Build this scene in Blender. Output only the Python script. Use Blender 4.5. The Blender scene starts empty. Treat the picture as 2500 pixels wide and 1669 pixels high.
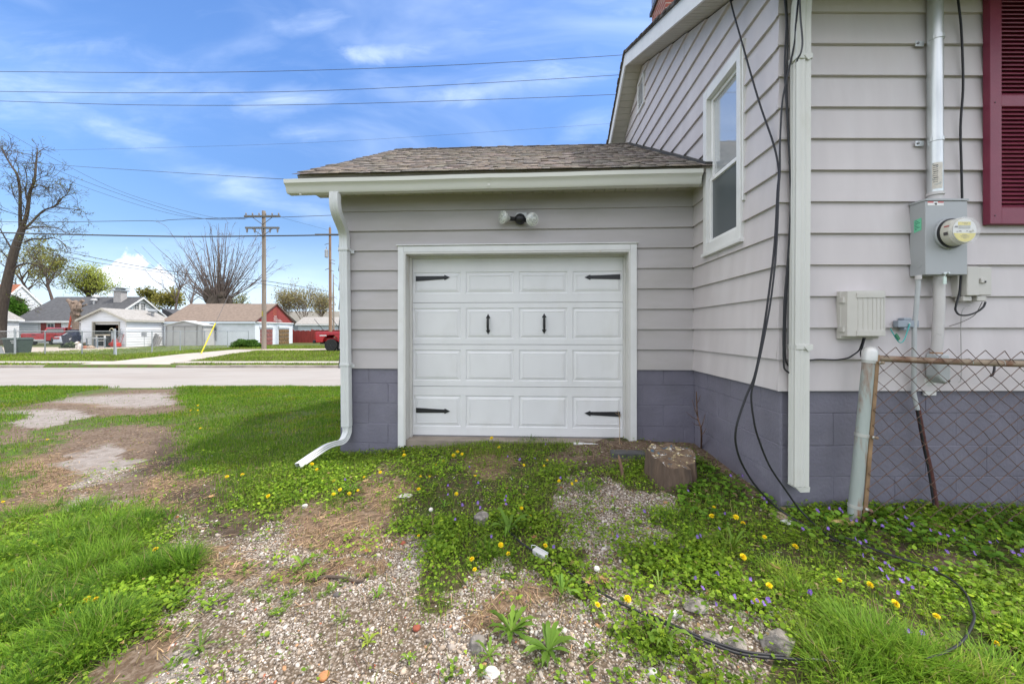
import bpy, math, random
import numpy as np
from mathutils import Vector, Matrix
random.seed(7)
rng = np.random.default_rng(7)
SC = bpy.context.scene
COL = SC.collection
# ------------------------------------------------------------------ camera
F, CX, HY, HC = 920.0, 1250.0, 808.0, 1.08      # focal length / horizon measured in 2500 px wide photo, eye height
cam_d = bpy.data.cameras.new('camera'); cam = bpy.data.objects.new('camera', cam_d); COL.objects.link(cam)
cam_d.sensor_width = 36.0; cam_d.lens = F / 2500 * 36; cam_d.shift_y = -26.5 / 2500
cam_d.clip_start = 0.05; cam_d.clip_end = 2000
cam.location = (0, 0, HC); cam.rotation_euler = (math.radians(90), 0, 0)
SC.camera = cam
# ------------------------------------------------------------------ light
SUN_EL, SUN_AZ = 60.0, 93.0          # azimuth clockwise from +Y
sun_d = bpy.data.lights.new('sun', 'SUN'); sun = bpy.data.objects.new('sun', sun_d); COL.objects.link(sun)
sun_d.energy = 2.1; sun_d.angle = math.radians(3.0); sun_d.color = (1.0, 0.95, 0.87)
el, az = math.radians(SUN_EL), math.radians(SUN_AZ)
sdir = Vector((math.sin(az) * math.cos(el), math.cos(az) * math.cos(el), math.sin(el)))
sun.rotation_euler = sdir.to_track_quat('Z', 'Y').to_euler()
SC.view_settings.view_transform = 'Standard'; SC.view_settings.look = 'None'
SC.view_settings.exposure = 0.95; SC.view_settings.gamma = 1.0
SC.view_settings.use_curve_mapping = False
SC.cycles.max_bounces = 8; SC.cycles.diffuse_bounces = 4; SC.cycles.transparent_max_bounces = 12
SC.cycles.use_denoising = True

W = bpy.data.worlds.new('World'); SC.world = W; W.use_nodes = True
wt = W.node_tree; wt.nodes.clear()
def wn(t, **k):
    n = wt.nodes.new(t)
    for a, b in k.items(): setattr(n, a, b)
    return n
def wm(op, a, b=None, c=None):
    n = wn('ShaderNodeMath', operation=op)
    for i, x in enumerate((a, b, c)):
        if x is None: continue
        if isinstance(x, (int, float)): n.inputs[i].default_value = x
        else: wt.links.new(x, n.inputs[i])
    return n.outputs[0]
def wnoise(vec, scale, detail=6, rough=.55, dist=0.0, mscale=(1, 1, 1), rot=0.0, off=(0, 0, 0)):
    mp = wn('ShaderNodeMapping'); wt.links.new(vec, mp.inputs[0])
    mp.inputs['Scale'].default_value = mscale; mp.inputs['Rotation'].default_value = (0, 0, rot); mp.inputs['Location'].default_value = off
    n = wn('ShaderNodeTexNoise'); wt.links.new(mp.outputs[0], n.inputs['Vector'])
    n.inputs['Scale'].default_value = scale; n.inputs['Detail'].default_value = detail
    n.inputs['Roughness'].default_value = rough; n.inputs['Distortion'].default_value = dist
    return n.outputs['Fac']
def wramp(x, a, b, lo=0.0, hi=1.0):
    n = wn('ShaderNodeMapRange', interpolation_type='SMOOTHSTEP'); wt.links.new(x, n.inputs[0])
    for i, v in enumerate((a, b, lo, hi)): n.inputs[i + 1].default_value = v
    return n.outputs[0]
sky = wn('ShaderNodeTexSky', sky_type='NISHITA'); sky.sun_disc = False
sky.sun_elevation = el; sky.sun_rotation = az; sky.air_density = 1.0; sky.dust_density = .55; sky.ozone_density = 1.6
tc = wn('ShaderNodeTexCoord'); sx = wn('ShaderNodeSeparateXYZ'); wt.links.new(tc.outputs['Generated'], sx.inputs[0])
dx, dy, dz = sx.outputs
ay = wm('MAXIMUM', wm('ABSOLUTE', dy), 0.12)
cu = wm('DIVIDE', dx, ay); cv = wm('DIVIDE', dz, ay)
cb = wn('ShaderNodeCombineXYZ'); wt.links.new(cu, cb.inputs[0]); wt.links.new(cv, cb.inputs[1]); wt.links.new(wm('SIGN', dy), cb.inputs[2])
dirv = cb.outputs[0]
# thin cirrus everywhere, denser wisps in a few directions
soft = wramp(wnoise(dirv, 1.5, 5, .5, .6, (1, 2.6, 1), .35, (3.1, .4, 0)), .48, .84, 0, .26)
fine = wramp(wnoise(dirv, 3.2, 8, .62, 1.2, (.8, 2.4, 1), .45, (1.7, 2.2, 0)), .54, .85, 0, .10)
cov = wm('ADD', soft, wm('MULTIPLY', fine, .7))
wob = wnoise(dirv, 4.0, 7, .6, .8, (.8, 2.0, 1), .2)
wisp = wramp(wnoise(dirv, 4.5, 6, .56, 1.2, (.6, 2.2, 1), .22, (5, 1, 0)), .34, .74)
for (pu, pv, ru, rv, rot, amt) in ((930, 128, 110, 26, .05, .75), (690, 250, 120, 40, .12, .60), (780, 320, 110, 26, .10, .50), (1250, 205, 210, 46, .12, .55),
                              (60, 190, 520, 120, -.1, .32), (250, 300, 330, 34, -.42, .42), (620, 470, 330, 40, -.35, .36), (1180, 70, 160, 60, .3, .16),
                              (780, 60, 120, 34, .1, .30), (1430, 300, 100, 40, .2, .32), (20, 560, 90, 30, 0, .75), (1480, 40, 130, 120, .3, .22), (400, 640, 900, 70, 0, .12)):
    a = wm('SUBTRACT', cu, (pu - CX) / F); b = wm('SUBTRACT', cv, (HY - pv) / F)
    c, s = math.cos(rot), math.sin(rot)
    p = wm('MULTIPLY', wm('ADD', wm('MULTIPLY', a, c), wm('MULTIPLY', b, s)), F / ru)
    q = wm('MULTIPLY', wm('SUBTRACT', wm('MULTIPLY', b, c), wm('MULTIPLY', a, s)), F / rv)
    r = wm('SQRT', wm('ADD', wm('MULTIPLY', p, p), wm('MULTIPLY', q, q)))
    r = wm('ADD', r, wm('MULTIPLY', wm('SUBTRACT', wob, .5), 2.4))
    g = wramp(r, -0.25, 1.45, amt, 0.0)
    cov = wm('MAXIMUM', cov, wm('MULTIPLY', wm('MULTIPLY', g, wm('MULTIPLY_ADD', wisp, .75, .25)), wramp(dy, 0, .01)))
deck = wramp(wnoise(tc.outputs['Generated'], 2.2, 6, .55, .5, (1, 1, 1.6)), .34, .56, .25, 1.0)  # unseen cloud cover overhead and behind the camera, added as neutral fill light
deck = wm('MULTIPLY', wm('MULTIPLY', deck, wramp(dz, .02, .50, .30, 1.0)), wm('MAXIMUM', wramp(dy, .12, -.25), wramp(cv, 1.05, 2.0)))
# one cumulus low over the roofs
a = wm('MULTIPLY', wm('SUBTRACT', cu, (320 - CX) / F), F / 108); b = wm('MULTIPLY', wm('SUBTRACT', cv, (HY - 700) / F), F / 86)
rr = wm('SQRT', wm('ADD', wm('MULTIPLY', a, a), wm('MULTIPLY', b, b)))
puff = wnoise(dirv, 13, 5, .55, .2)
cum = wm('MULTIPLY', wramp(wm('ADD', rr, wm('MULTIPLY', wm('SUBTRACT', puff, .5), 1.5)), .80, .97, 1, 0), wramp(dy, 0, .01))
cum = wm('MULTIPLY', cum, wramp(cv, (HY - 735) / F, (HY - 665) / F, .25, .95))
mx = wn('ShaderNodeMix', data_type='RGBA'); hs = wn('ShaderNodeHueSaturation'); hs.inputs['Saturation'].default_value = 1.22
hs.inputs['Hue'].default_value = .507
wt.links.new(sky.outputs[0], hs.inputs['Color']); wt.links.new(wramp(cv, 0.0, .75, 0.55, .98), hs.inputs['Value'])
wt.links.new(wm('MINIMUM', cov, .9), mx.inputs[0]); hz = wn('ShaderNodeMix', data_type='RGBA'); wt.links.new(wramp(cv, .30, -.02, 0, .85), hz.inputs[0]); wt.links.new(hs.outputs[0], hz.inputs[6]); hz.inputs[7].default_value = (3.1, 3.95, 5.1, 1)
wt.links.new(hz.outputs[2], mx.inputs[6]); mx.inputs[7].default_value = (4.9, 5.5, 6.4, 1)
mx2 = wn('ShaderNodeMix', data_type='RGBA'); wt.links.new(cum, mx2.inputs[0]); wt.links.new(mx.outputs[2], mx2.inputs[6]); mx2.inputs[7].default_value = (4.5, 4.8, 5.3, 1)
mx3 = wn('ShaderNodeMix', data_type='RGBA'); wt.links.new(wm('MULTIPLY', deck, .88), mx3.inputs[0]); wt.links.new(mx2.outputs[2], mx3.inputs[6]); mx3.inputs[7].default_value = (8.8, 8.55, 8.4, 1)
bg = wn('ShaderNodeBackground'); bg.inputs['Strength'].default_value = 0.15; wt.links.new(mx3.outputs[2], bg.inputs[0])
wo = wn('ShaderNodeOutputWorld'); wt.links.new(bg.outputs[0], wo.inputs[0])

# ------------------------------------------------------------------ materials
MATS = {}
def pm(name, base, rough=.6, var=.12, scale=6.0, bump=0.0, bscale=60.0, metal=0.0, attr=False, spec=.5, tint=None, tscale=3.0, tamt=.5, stretch=(1, 1, 1), trans=0.0, lines=None, coat=0.0, tedge=(.45, .7)):
    """principled material: base colour varied by noise, optional second tint in patches, optional per-face colour attribute, optional bump"""
    if name in MATS: return MATS[name]
    m = bpy.data.materials.new(name); m.use_nodes = True; t = m.node_tree; N, L = t.nodes, t.links
    p = N['Principled BSDF']; p.inputs['Roughness'].default_value = rough; p.inputs['Metallic'].default_value = metal
    p.inputs['Specular IOR Level'].default_value = spec
    if coat: p.inputs['Coat Weight'].default_value = coat
    co = N.new('ShaderNodeTexCoord'); mp = N.new('ShaderNodeMapping'); mp.inputs['Scale'].default_value = stretch; L.new(co.outputs['Object'], mp.inputs[0])
    n1 = N.new('ShaderNodeTexNoise'); n1.inputs['Scale'].default_value = scale; n1.inputs['Detail'].default_value = 6; L.new(mp.outputs[0], n1.inputs['Vector'])
    r1 = N.new('ShaderNodeMapRange'); r1.inputs[1].default_value = .3; r1.inputs[2].default_value = .7; r1.inputs[3].default_value = 1 - var; r1.inputs[4].default_value = 1 + var
    L.new(n1.outputs['Fac'], r1.inputs[0])
    if attr:
        src = N.new('ShaderNodeAttribute'); src.attribute_name = 'Col'; col = src.outputs['Color']
    else:
        src = N.new('ShaderNodeRGB'); src.outputs[0].default_value = (*base, 1); col = src.outputs[0]
    if tint is not None:
        n2 = N.new('ShaderNodeTexNoise'); n2.inputs['Scale'].default_value = tscale; n2.inputs['Detail'].default_value = 7; n2.inputs['Roughness'].default_value = .62
        L.new(mp.outputs[0], n2.inputs['Vector'])
        r2 = N.new('ShaderNodeMapRange'); r2.inputs[1].default_value = tedge[0]; r2.inputs[2].default_value = tedge[1]; r2.inputs[4].default_value = tamt; L.new(n2.outputs['Fac'], r2.inputs[0])
        x = N.new('ShaderNodeMix'); x.data_type = 'RGBA'; L.new(r2.outputs[0], x.inputs[0]); L.new(col, x.inputs[6]); x.inputs[7].default_value = (*tint, 1); col = x.outputs[2]
    v = N.new('ShaderNodeVectorMath'); v.operation = 'SCALE'; L.new(col, v.inputs[0]); L.new(r1.outputs[0], v.inputs['Scale'])
    L.new(v.outputs[0], p.inputs['Base Color'])
    h = None
    if bump:
        nb = N.new('ShaderNodeTexNoise'); nb.inputs['Scale'].default_value = bscale; nb.inputs['Detail'].default_value = 4; L.new(mp.outputs[0], nb.inputs['Vector']); h = nb.outputs['Fac']
    if lines:      # lap boards: saw-tooth height along z
        sp = N.new('ShaderNodeSeparateXYZ'); L.new(co.outputs['Object'], sp.inputs[0])
        d = N.new('ShaderNodeMath'); d.operation = 'DIVIDE'; L.new(sp.outputs[2], d.inputs[0]); d.inputs[1].default_value = lines
        fr = N.new('ShaderNodeMath'); fr.operation = 'FRACT'; L.new(d.outputs[0], fr.inputs[0])
        iv = N.new('ShaderNodeMath'); iv.operation = 'SUBTRACT'; iv.inputs[0].default_value = 1; L.new(fr.outputs[0], iv.inputs[1]); h = iv.outputs[0]
    if h is not None:
        b = N.new('ShaderNodeBump'); b.inputs['Strength'].default_value = bump if not lines else .6; b.inputs['Distance'].default_value = .004 if not lines else lines * .25
        L.new(h, b.inputs['Height']); L.new(b.outputs[0], p.inputs['Normal'])
    if trans:
        tb = N.new('ShaderNodeBsdfTranslucent'); L.new(v.outputs[0], tb.inputs['Color']); ms = N.new('ShaderNodeMixShader'); ms.inputs[0].default_value = trans
        L.new(p.outputs[0], ms.inputs[1]); L.new(tb.outputs[0], ms.inputs[2]); L.new(ms.outputs[0], N['Material Output'].inputs['Surface'])
    MATS[name] = m
    return m
def glass_mat(name, base, rough=.03, spec=1.0, ior=1.6, alpha=1.0, trans=0.0):
    if name in MATS: return MATS[name]
    m = bpy.data.materials.new(name); m.use_nodes = True; p = m.node_tree.nodes['Principled BSDF']
    p.inputs['Base Color'].default_value = (*base, 1); p.inputs['Roughness'].default_value = rough; p.inputs['IOR'].default_value = ior
    p.inputs['Specular IOR Level'].default_value = spec; p.inputs['Alpha'].default_value = alpha; p.inputs['Transmission Weight'].default_value = trans
    MATS[name] = m
    return m

# ------------------------------------------------------------------ mesh helpers
class MB:
    def __init__(self): self.v = []; self.f = []
    def add(self, vs, fs):
        o = len(self.v); self.v += [tuple(x) for x in vs]; self.f += [tuple(i + o for i in f) for f in fs]; return self
    def quad(self, *p): return self.add(p, [tuple(range(len(p)))])
    def box(self, x0, x1, y0, y1, z0, z1, M=None):
        vs = [(x, y, z) for z in (z0, z1) for y in (y0, y1) for x in (x0, x1)]
        if M: vs = [M(*q) for q in vs]
        return self.add(vs, [(0, 2, 3, 1), (4, 5, 7, 6), (0, 1, 5, 4), (2, 6, 7, 3), (0, 4, 6, 2), (1, 3, 7, 5)])
    def prism(self, poly, h0, h1, M):
        n = len(poly); vs = [M(a, b, h0) for a, b in poly] + [M(a, b, h1) for a, b in poly]
        return self.add(vs, [tuple(range(n))[::-1], tuple(range(n, 2 * n))] + [(i, (i + 1) % n, n + (i + 1) % n, n + i) for i in range(n)])
    def tube(self, pts, r, n=8, cap=True):
        pts = [Vector(p) for p in pts]; k = len(pts)
        rs = r if isinstance(r, (list, tuple)) else [r] * k
        d0 = (pts[1] - pts[0]).normalized(); up = Vector((0, 0, 1)) if abs(d0.z) < .9 else Vector((1, 0, 0))
        a = d0.cross(up).normalized(); vs = []
        for i, p in enumerate(pts):
            d = (pts[min(i + 1, k - 1)] - pts[max(i - 1, 0)])
            d = d.normalized() if d.length > 1e-9 else d0
            a = (a - d * a.dot(d)); a = a.normalized() if a.length > 1e-6 else d.orthogonal().normalized()
            b = d.cross(a)
            for j in range(n):
                t = 2 * math.pi * j / n; vs.append(p + (a * math.cos(t) + b * math.sin(t)) * rs[i])
        fs = [(i * n + j, i * n + (j + 1) % n, (i + 1) * n + (j + 1) % n, (i + 1) * n + j) for i in range(k - 1) for j in range(n)]
        if cap: fs += [tuple(range(n))[::-1], tuple(range((k - 1) * n, k * n))]
        return self.add(vs, fs)
    def lathe(self, prof, c, axis=(0, 0, 1), n=20):
        ax = Vector(axis).normalized(); a = ax.orthogonal().normalized(); b = ax.cross(a); c = Vector(c); vs = []
        for r, h in prof:
            for j in range(n):
                t = 2 * math.pi * j / n; vs.append(c + ax * h + (a * math.cos(t) + b * math.sin(t)) * r)
        k = len(prof)
        fs = [(i * n + j, i * n + (j + 1) % n, (i + 1) * n + (j + 1) % n, (i + 1) * n + j) for i in range(k - 1) for j in range(n)]
        fs += [tuple(range(n))[::-1], tuple(range((k - 1) * n, k * n))]
        return self.add(vs, fs)
    def blob(self, c, sx, sy, sz, sub=2, amp=.15, seed=0, flat=None):
        r = random.Random(seed); ph = [r.uniform(0, 6.28) for _ in range(9)]; fr = [r.uniform(1.5, 4.5) for _ in range(9)]
        vs, fs = ico(sub)
        out = []
        for v in vs:
            k = 1 + amp * sum(math.sin(fr[i] * v[i % 3] + ph[i]) * (.5 if i > 5 else .8) for i in range(9)) / 3
            z = v[2] * sz * k
            if flat is not None: z = min(z, flat * sz)
            out.append((c[0] + v[0] * sx * k, c[1] + v[1] * sy * k, c[2] + z))
        return self.add(out, fs)
    def rough(self, c, sx, sy, sz, seed):
        """angular broken stone: a ball cut by random flat planes"""
        r = random.Random(seed); vs, fs = ico(4); P = [(Vector((r.gauss(0, 1), r.gauss(0, 1), r.gauss(0, .8))).normalized(), r.uniform(.55, .92)) for _ in range(15)]; out = []
        for v in vs:
            q = Vector(v)
            for n, d in P:
                k = q.dot(n)
                if k > d: q = q - n * (k - d) * .93
            q += Vector((math.sin(31 * v[1] + 7 * v[2]), math.sin(29 * v[2] + 5 * v[0]), math.sin(27 * v[0] + 11 * v[1]))) * .012
            out.append((c[0] + q.x * sx * 1.25, c[1] + q.y * sy * 1.25, c[2] + q.z * sz * 1.25))
        return self.add(out, fs)
_ico = {}
def ico(sub):
    if sub not in _ico:
        import bmesh
        b = bmesh.new(); bmesh.ops.create_icosphere(b, subdivisions=sub, radius=1)
        _ico[sub] = ([tuple(v.co) for v in b.verts], [tuple(v.index for v in f.verts) for f in b.faces]); b.free()
    return _ico[sub]
def tag(o, label=None, cat=None, group=None, kind=None):
    for k, v in (('label', label), ('category', cat), ('group', group), ('kind', kind)):
        if v is not None: o[k] = v
    return o
def thing(name, label, cat, loc=(0, 0, 0), rotz=0.0, group=None):
    o = bpy.data.objects.new(name, None); COL.objects.link(o); o.location = loc; o.rotation_euler = (0, 0, rotz); o.empty_display_size = .1
    return tag(o, label, cat, group)
def root_of(o):
    while o.parent: o = o.parent
    return o
def build(name, mb, mat, parent=None, label=None, cat=None, group=None, kind=None, local=False, smooth=False, bevel=0.0, org=None):
    """links the collected shape as one mesh object; shapes given in world space are moved into the thing's own space"""
    off = Vector((0, 0, 0))
    if parent is not None and not local: off = root_of(parent).location
    if parent is None and org is not None: off = Vector(org)
    vs = mb.v if off.length == 0 else [(x - off.x, y - off.y, z - off.z) for x, y, z in mb.v]
    me = bpy.data.meshes.new(name); me.from_pydata([tuple(v) for v in vs], [], mb.f); me.update()
    if smooth:
        me.shade_smooth()
        try: me.set_sharp_from_angle(angle=math.radians(40))
        except Exception: pass
    o = bpy.data.objects.new(name, me); COL.objects.link(o); me.materials.append(mat)
    if parent is not None: o.parent = parent
    elif org is not None: o.location = off
    if bevel:
        b = o.modifiers.new('bevel', 'BEVEL'); b.width = bevel; b.segments = 2; b.limit_method = 'ANGLE'; b.angle_limit = math.radians(35)
    return tag(o, label, cat, group, kind)
def dup(o, loc, rotz=None, scale=None, parent=None):
    c = o.copy(); COL.objects.link(c)
    if parent is not None: c.parent = parent
    if loc is not None: c.location = loc
    if rotz is not None: c.rotation_euler = (0, 0, rotz)
    if scale is not None: c.scale = scale
    for ch in [x for x in bpy.data.objects if x.parent is o]: dup(ch, None, parent=c)
    return c
class Cloud:
    """many small triangles pieces with a colour each, gathered into one mesh"""
    def __init__(self): self.V = []; self.T = []; self.C = []; self.n = 0
    def add(self, tv, tf, P, yaw=0, tilt=0, roll=0, S=1.0, C=None, xf=None):
        tv = np.asarray(tv, float); P = np.asarray(P, float).reshape(-1, 3); m = len(P); k = len(tv)
        if m == 0: return
        S = np.asarray(S, float); S = np.broadcast_to(S.reshape(-1, 1) if S.ndim == 1 else S, (m, 3)) if S.ndim else np.full((m, 3), float(S))
        yaw, tilt, roll = (np.broadcast_to(np.asarray(q, float), (m,)) for q in (yaw, tilt, roll))
        v = tv[None] * S[:, None]
        def rot(v, i, j, t):
            c, s = np.cos(t)[:, None], np.sin(t)[:, None]; a, b = v[..., i].copy(), v[..., j].copy()
            v[..., i] = a * c - b * s; v[..., j] = a * s + b * c
        v = v.copy(); rot(v, 1, 2, roll); rot(v, 2, 0, tilt); rot(v, 0, 1, yaw)
        v += P[:, None]; v = v.reshape(-1, 3)
        if xf is not None: v = xf(v)
        tris = []
        for f in tf: tris += [(f[0], f[i], f[i + 1]) for i in range(1, len(f) - 1)]
        T = (np.asarray(tris)[None] + (np.arange(m) * k)[:, None, None]).reshape(-1, 3) + self.n
        C = np.full((m, 3), .5) if C is None else np.broadcast_to(np.asarray(C, float), (m, 3))
        self.V.append(v); self.T.append(T); self.C.append(np.repeat(C, k, 0)); self.n += m * k
    def build(self, name, mat, parent=None, label=None, cat=None, kind=None, group=None, smooth=False):
        V = np.concatenate(self.V).astype(np.float32); T = np.concatenate(self.T).astype(np.int32); C = np.concatenate(self.C)
        if parent is not None: V = V - np.array(root_of(parent).location, np.float32)
        me = bpy.data.meshes.new(name); me.vertices.add(len(V)); me.vertices.foreach_set('co', V.ravel())
        me.loops.add(T.size); me.loops.foreach_set('vertex_index', T.ravel())
        me.polygons.add(len(T)); me.polygons.foreach_set('loop_start', np.arange(0, T.size, 3, dtype=np.int32))
        try: me.polygons.foreach_set('loop_total', np.full(len(T), 3, np.int32))
        except Exception: pass
        me.update(calc_edges=True)
        at = me.color_attributes.new('Col', 'FLOAT_COLOR', 'POINT'); at.data.foreach_set('color', np.c_[C, np.ones(len(C))].astype(np.float32).ravel())
        if smooth: me.shade_smooth()
        o = bpy.data.objects.new(name, me); COL.objects.link(o); me.materials.append(mat)
        if parent is not None: o.parent = parent
        return tag(o, label, cat, group, kind)
BOXV = [(x, y, z) for z in (0, 1) for y in (0, 1) for x in (0, 1)]
BOXF = [(0, 2, 3, 1), (4, 5, 7, 6), (0, 1, 5, 4), (2, 6, 7, 3), (0, 4, 6, 2), (1, 3, 7, 5)]
def bez(pts, k=6):
    """smooth curve through points (Catmull-Rom)"""
    P = [Vector(p) for p in pts]; P = [P[0] * 2 - P[1]] + P + [P[-1] * 2 - P[-2]]; out = []
    for i in range(1, len(P) - 2):
        for j in range(k):
            t = j / k; a, b, c, d = P[i - 1:i + 3]
            out.append(.5 * ((2 * b) + (c - a) * t + (2 * a - 5 * b + 4 * c - d) * t * t + (3 * b - a - 3 * c + d) * t ** 3))
    return out + [P[-2]]
def at(u, v, Y): return Vector(((u - CX) / F * Y, Y, HC - (v - HY) / F * Y))    # a measured photo point at its real distance
# value noise for terrain and patches
_perm = np.random.default_rng(3).random((256, 256))
def vnoise(x, y):
    x = np.asarray(x, float); y = np.asarray(y, float); i, j = np.floor(x).astype(int), np.floor(y).astype(int); a, b = x - i, y - j
    a, b = a * a * (3 - 2 * a), b * b * (3 - 2 * b); g = lambda p, q: _perm[p & 255, q & 255]
    return (g(i, j) * (1 - a) + g(i + 1, j) * a) * (1 - b) + (g(i, j + 1) * (1 - a) + g(i + 1, j + 1) * a) * b
def fbm(x, y, s=1.0, o=4):
    t = 0; w = .5; n = 0
    for k in range(o): t = t + w * vnoise(np.asarray(x) * s + 17.3 * k, np.asarray(y) * s + 9.1 * k); n += w; s *= 2.03; w *= .5
    return t / n

# ------------------------------------------------------------------ terrain
_HX = [-5.0, -2.0, 0.0, 1.6, 3.2]
_HYs = [[0, 2, 4, 6, 8, 10.7], [0, 2, 3.5, 6, 8, 10.7], [0, 1.4, 2.5, 3.8, 6, 10.7], [0, 1.4, 2.5, 3.8, 6, 10.7], [0, 1.4, 2.5, 3.8, 6, 10.7]]
_HZ = [[-.42, -.42, -.42, -.45, -.48, -.53], [-.32, -.29, -.19, -.33, -.42, -.53], [-.25, -.22, -.13, -.055, -.2, -.53], [-.2, -.165, -.085, -.03, -.2, -.53], [-.16, -.13, -.08, -.04, -.2, -.53]]
def H(x, y):
    x = np.asarray(x, float); y = np.asarray(y, float)
    cols = [np.interp(y, a, b) for a, b in zip(_HYs, _HZ)]
    z = np.zeros(np.broadcast(x, y).shape); xc = np.clip(x, _HX[0], _HX[-1])
    for k in range(4):
        a, b = _HX[k], _HX[k + 1]; t = np.clip((xc - a) / (b - a), 0, 1); t = t * t * (3 - 2 * t)
        z = np.where((xc >= a) & (xc <= b), cols[k] * (1 - t) + cols[k + 1] * t, z)
    far = np.interp(y, [10.7, 11.3, 16.8, 16.95, 17.7, 21, 23, 35, 60, 100, 500], [-.53, -.62, -.62, -.455, -.43, -.37, -.33, -.33, -.3, -.3, -.3])
    z = np.where(y > 10.7, far, z)
    near = np.clip((11.5 - y) / 3, 0, 1)
    z = z + near * ((fbm(x, y, 1.6, 3) - .5) * .06 + (fbm(x + 40, y, 7, 2) - .5) * .02)
    return z
def h1(x, y): return float(H(np.array([x]), np.array([y]))[0])
def gpt(u, v, dz=0.0):
    z = -.2; Y = 2.
    for _ in range(40):
        Y = .5 * Y + .5 * F * (HC - z) / max(v - HY, 8); X = (u - CX) / F * Y; z = h1(X, Y)
    return Vector((X, Y, z + dz))
def proj(x, y, z):
    y = np.maximum(np.asarray(y, float), .2); return CX + F * np.asarray(x) / y, HY - F * (np.asarray(z) - HC) / y
def inpoly(u, v, poly):
    c = np.zeros(np.shape(u), bool); n = len(poly)
    for i in range(n):
        (x0, y0), (x1, y1) = poly[i], poly[(i + 1) % n]
        if y0 == y1: continue
        c ^= ((y0 > v) != (y1 > v)) & (u < (x1 - x0) * (v - y0) / (y1 - y0) + x0)
    return c
BARE = [[(0, 1285), (0, 1225), (45, 1165), (110, 1105), (150, 1050), (300, 1035), (430, 1040), (480, 1130), (510, 1210), (530, 1320), (420, 1335), (355, 1262), (200, 1258)],
        [(170, 1669), (235, 1590), (315, 1515), (415, 1480), (505, 1395), (480, 1330), (500, 1210), (560, 1245), (640, 1258), (760, 1232), (830, 1235), (900, 1180), (960, 1120), (1010, 1150), (960, 1210), (1000, 1250), (1000, 1350), (1080, 1440), (1170, 1440), (1200, 1400), (1260, 1390), (1330, 1420), (1420, 1440), (1480, 1500), (1560, 1540), (1640, 1600), (1700, 1669)],
        [(0, 1075), (60, 1005), (150, 962), (250, 945), (445, 938), (455, 1005), (350, 1012), (230, 1018), (120, 1040), (60, 1090)],
        [(1325, 1250), (1360, 1185), (1400, 1150), (1480, 1150), (1560, 1200), (1670, 1240), (1625, 1290), (1540, 1310), (1500, 1350), (1580, 1400), (1640, 1440), (1560, 1470), (1450, 1460), (1380, 1400)],
        [(1600, 1430), (1700, 1410), (1790, 1500), (1900, 1530), (1930, 1590), (1850, 1640), (1700, 1620), (1600, 1520), (1560, 1480)]]
DIRT = [[(1420, 1078), (1700, 1066), (1720, 1095), (1600, 1105), (1500, 1130), (1400, 1180), (1370, 1130)], [(1700, 1070), (1910, 1235), (1880, 1245), (1690, 1095)], [(2040, 1300), (2300, 1330), (2420, 1390), (2330, 1400), (2150, 1345)]]
PALE = [(240, 1130, 85, 45), (215, 1232, 120, 26), (330, 975, 110, 22), (120, 1020, 110, 30), (450, 1640, 170, 40)]
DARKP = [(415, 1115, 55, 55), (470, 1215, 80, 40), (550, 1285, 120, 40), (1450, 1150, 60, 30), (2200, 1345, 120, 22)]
STRAWP = [(110, 1160, 110, 60), (400, 1180, 60, 60), (520, 1350, 70, 60), (840, 1290, 130, 70), (800, 1410, 120, 40), (600, 1390, 60, 60), (280, 1250, 200, 30), (90, 1250, 120, 40), (1180, 1130, 80, 50), (960, 1210, 60, 50), (330, 1590, 60, 80), (1280, 1470, 50, 40), (300, 985, 90, 12)]
def gell(u, v, L): return np.max([np.exp(-((u - a) / c) ** 2 - ((v - b) / d) ** 2) for a, b, c, d in L], 0)
def masks(x, y, z):
    """what covers the ground at these points: bare amount, gravel, straw, pale pad (0..1)"""
    wx = x + (fbm(x + 5, y, 2.6, 3) - .5) * .55 + (fbm(x, y + 8, 11, 2) - .5) * .16
    wy = y + (fbm(x + 25, y + 3, 2.6, 3) - .5) * .55 + (fbm(x + 9, y, 11, 2) - .5) * .16
    u, v = proj(wx, wy, z); u = np.clip(u, 1, 2499); v = np.clip(v, 812, 1668)
    bare = np.zeros(np.shape(x), bool); dirt = np.zeros(np.shape(x), bool)
    for p in BARE: bare |= inpoly(u, v, p)
    for p in DIRT: dirt |= inpoly(u, v, p)
    ok = (y < 11.4)
    bare &= ok; dirt &= ok
    straw = gell(u, v, STRAWP) * ok; pale = gell(u, v, PALE) * ok
    g = np.where(bare & (v > 1275) & (u > 380), 1.0, 0) ; g = np.maximum(g, bare * (u > 1330))
    gravel = np.clip(g - .75 * straw, 0, 1)
    gravel = np.maximum(gravel, bare * np.clip(pale * 1.3 - .3, 0, 1) * .6)
    return bare | dirt, gravel, straw, pale * bare, u, v
# ------------------------------------------------------------------ ground sheet
def axis(*segs):
    out = [segs[0][0]]
    for a, b, s in segs: out += list(np.linspace(a, b, max(2, int(round((b - a) / s)) + 1))[1:])
    return np.array(out)
gx = axis((-400, -60, 40), (-60, -9, 3), (-9, -5, .12), (-5, 4.2, .045), (4.2, 10, .4), (10, 60, 5), (60, 400, 40))
gy = axis((-60, -2, 6), (-2, .7, .3), (.7, 5.2, .045), (5.2, 11.6, .09), (11.6, 16.6, 1.0), (16.6, 17.2, .05), (17.2, 24, .6), (24, 60, 3), (60, 600, 45))
GX, GY = np.meshgrid(gx, gy); GZ = H(GX, GY)
bare_, grav_, straw_, pale_, _, _ = masks(GX, GY, GZ)
nx, ny = len(gx), len(gy)
me = bpy.data.meshes.new('ground')
V = np.stack([GX, GY, GZ], -1).reshape(-1, 3).astype(np.float32)
I = np.arange(nx * ny).reshape(ny, nx); Q = np.stack([I[:-1, :-1], I[:-1, 1:], I[1:, 1:], I[1:, :-1]], -1).reshape(-1, 4).astype(np.int32)
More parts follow.
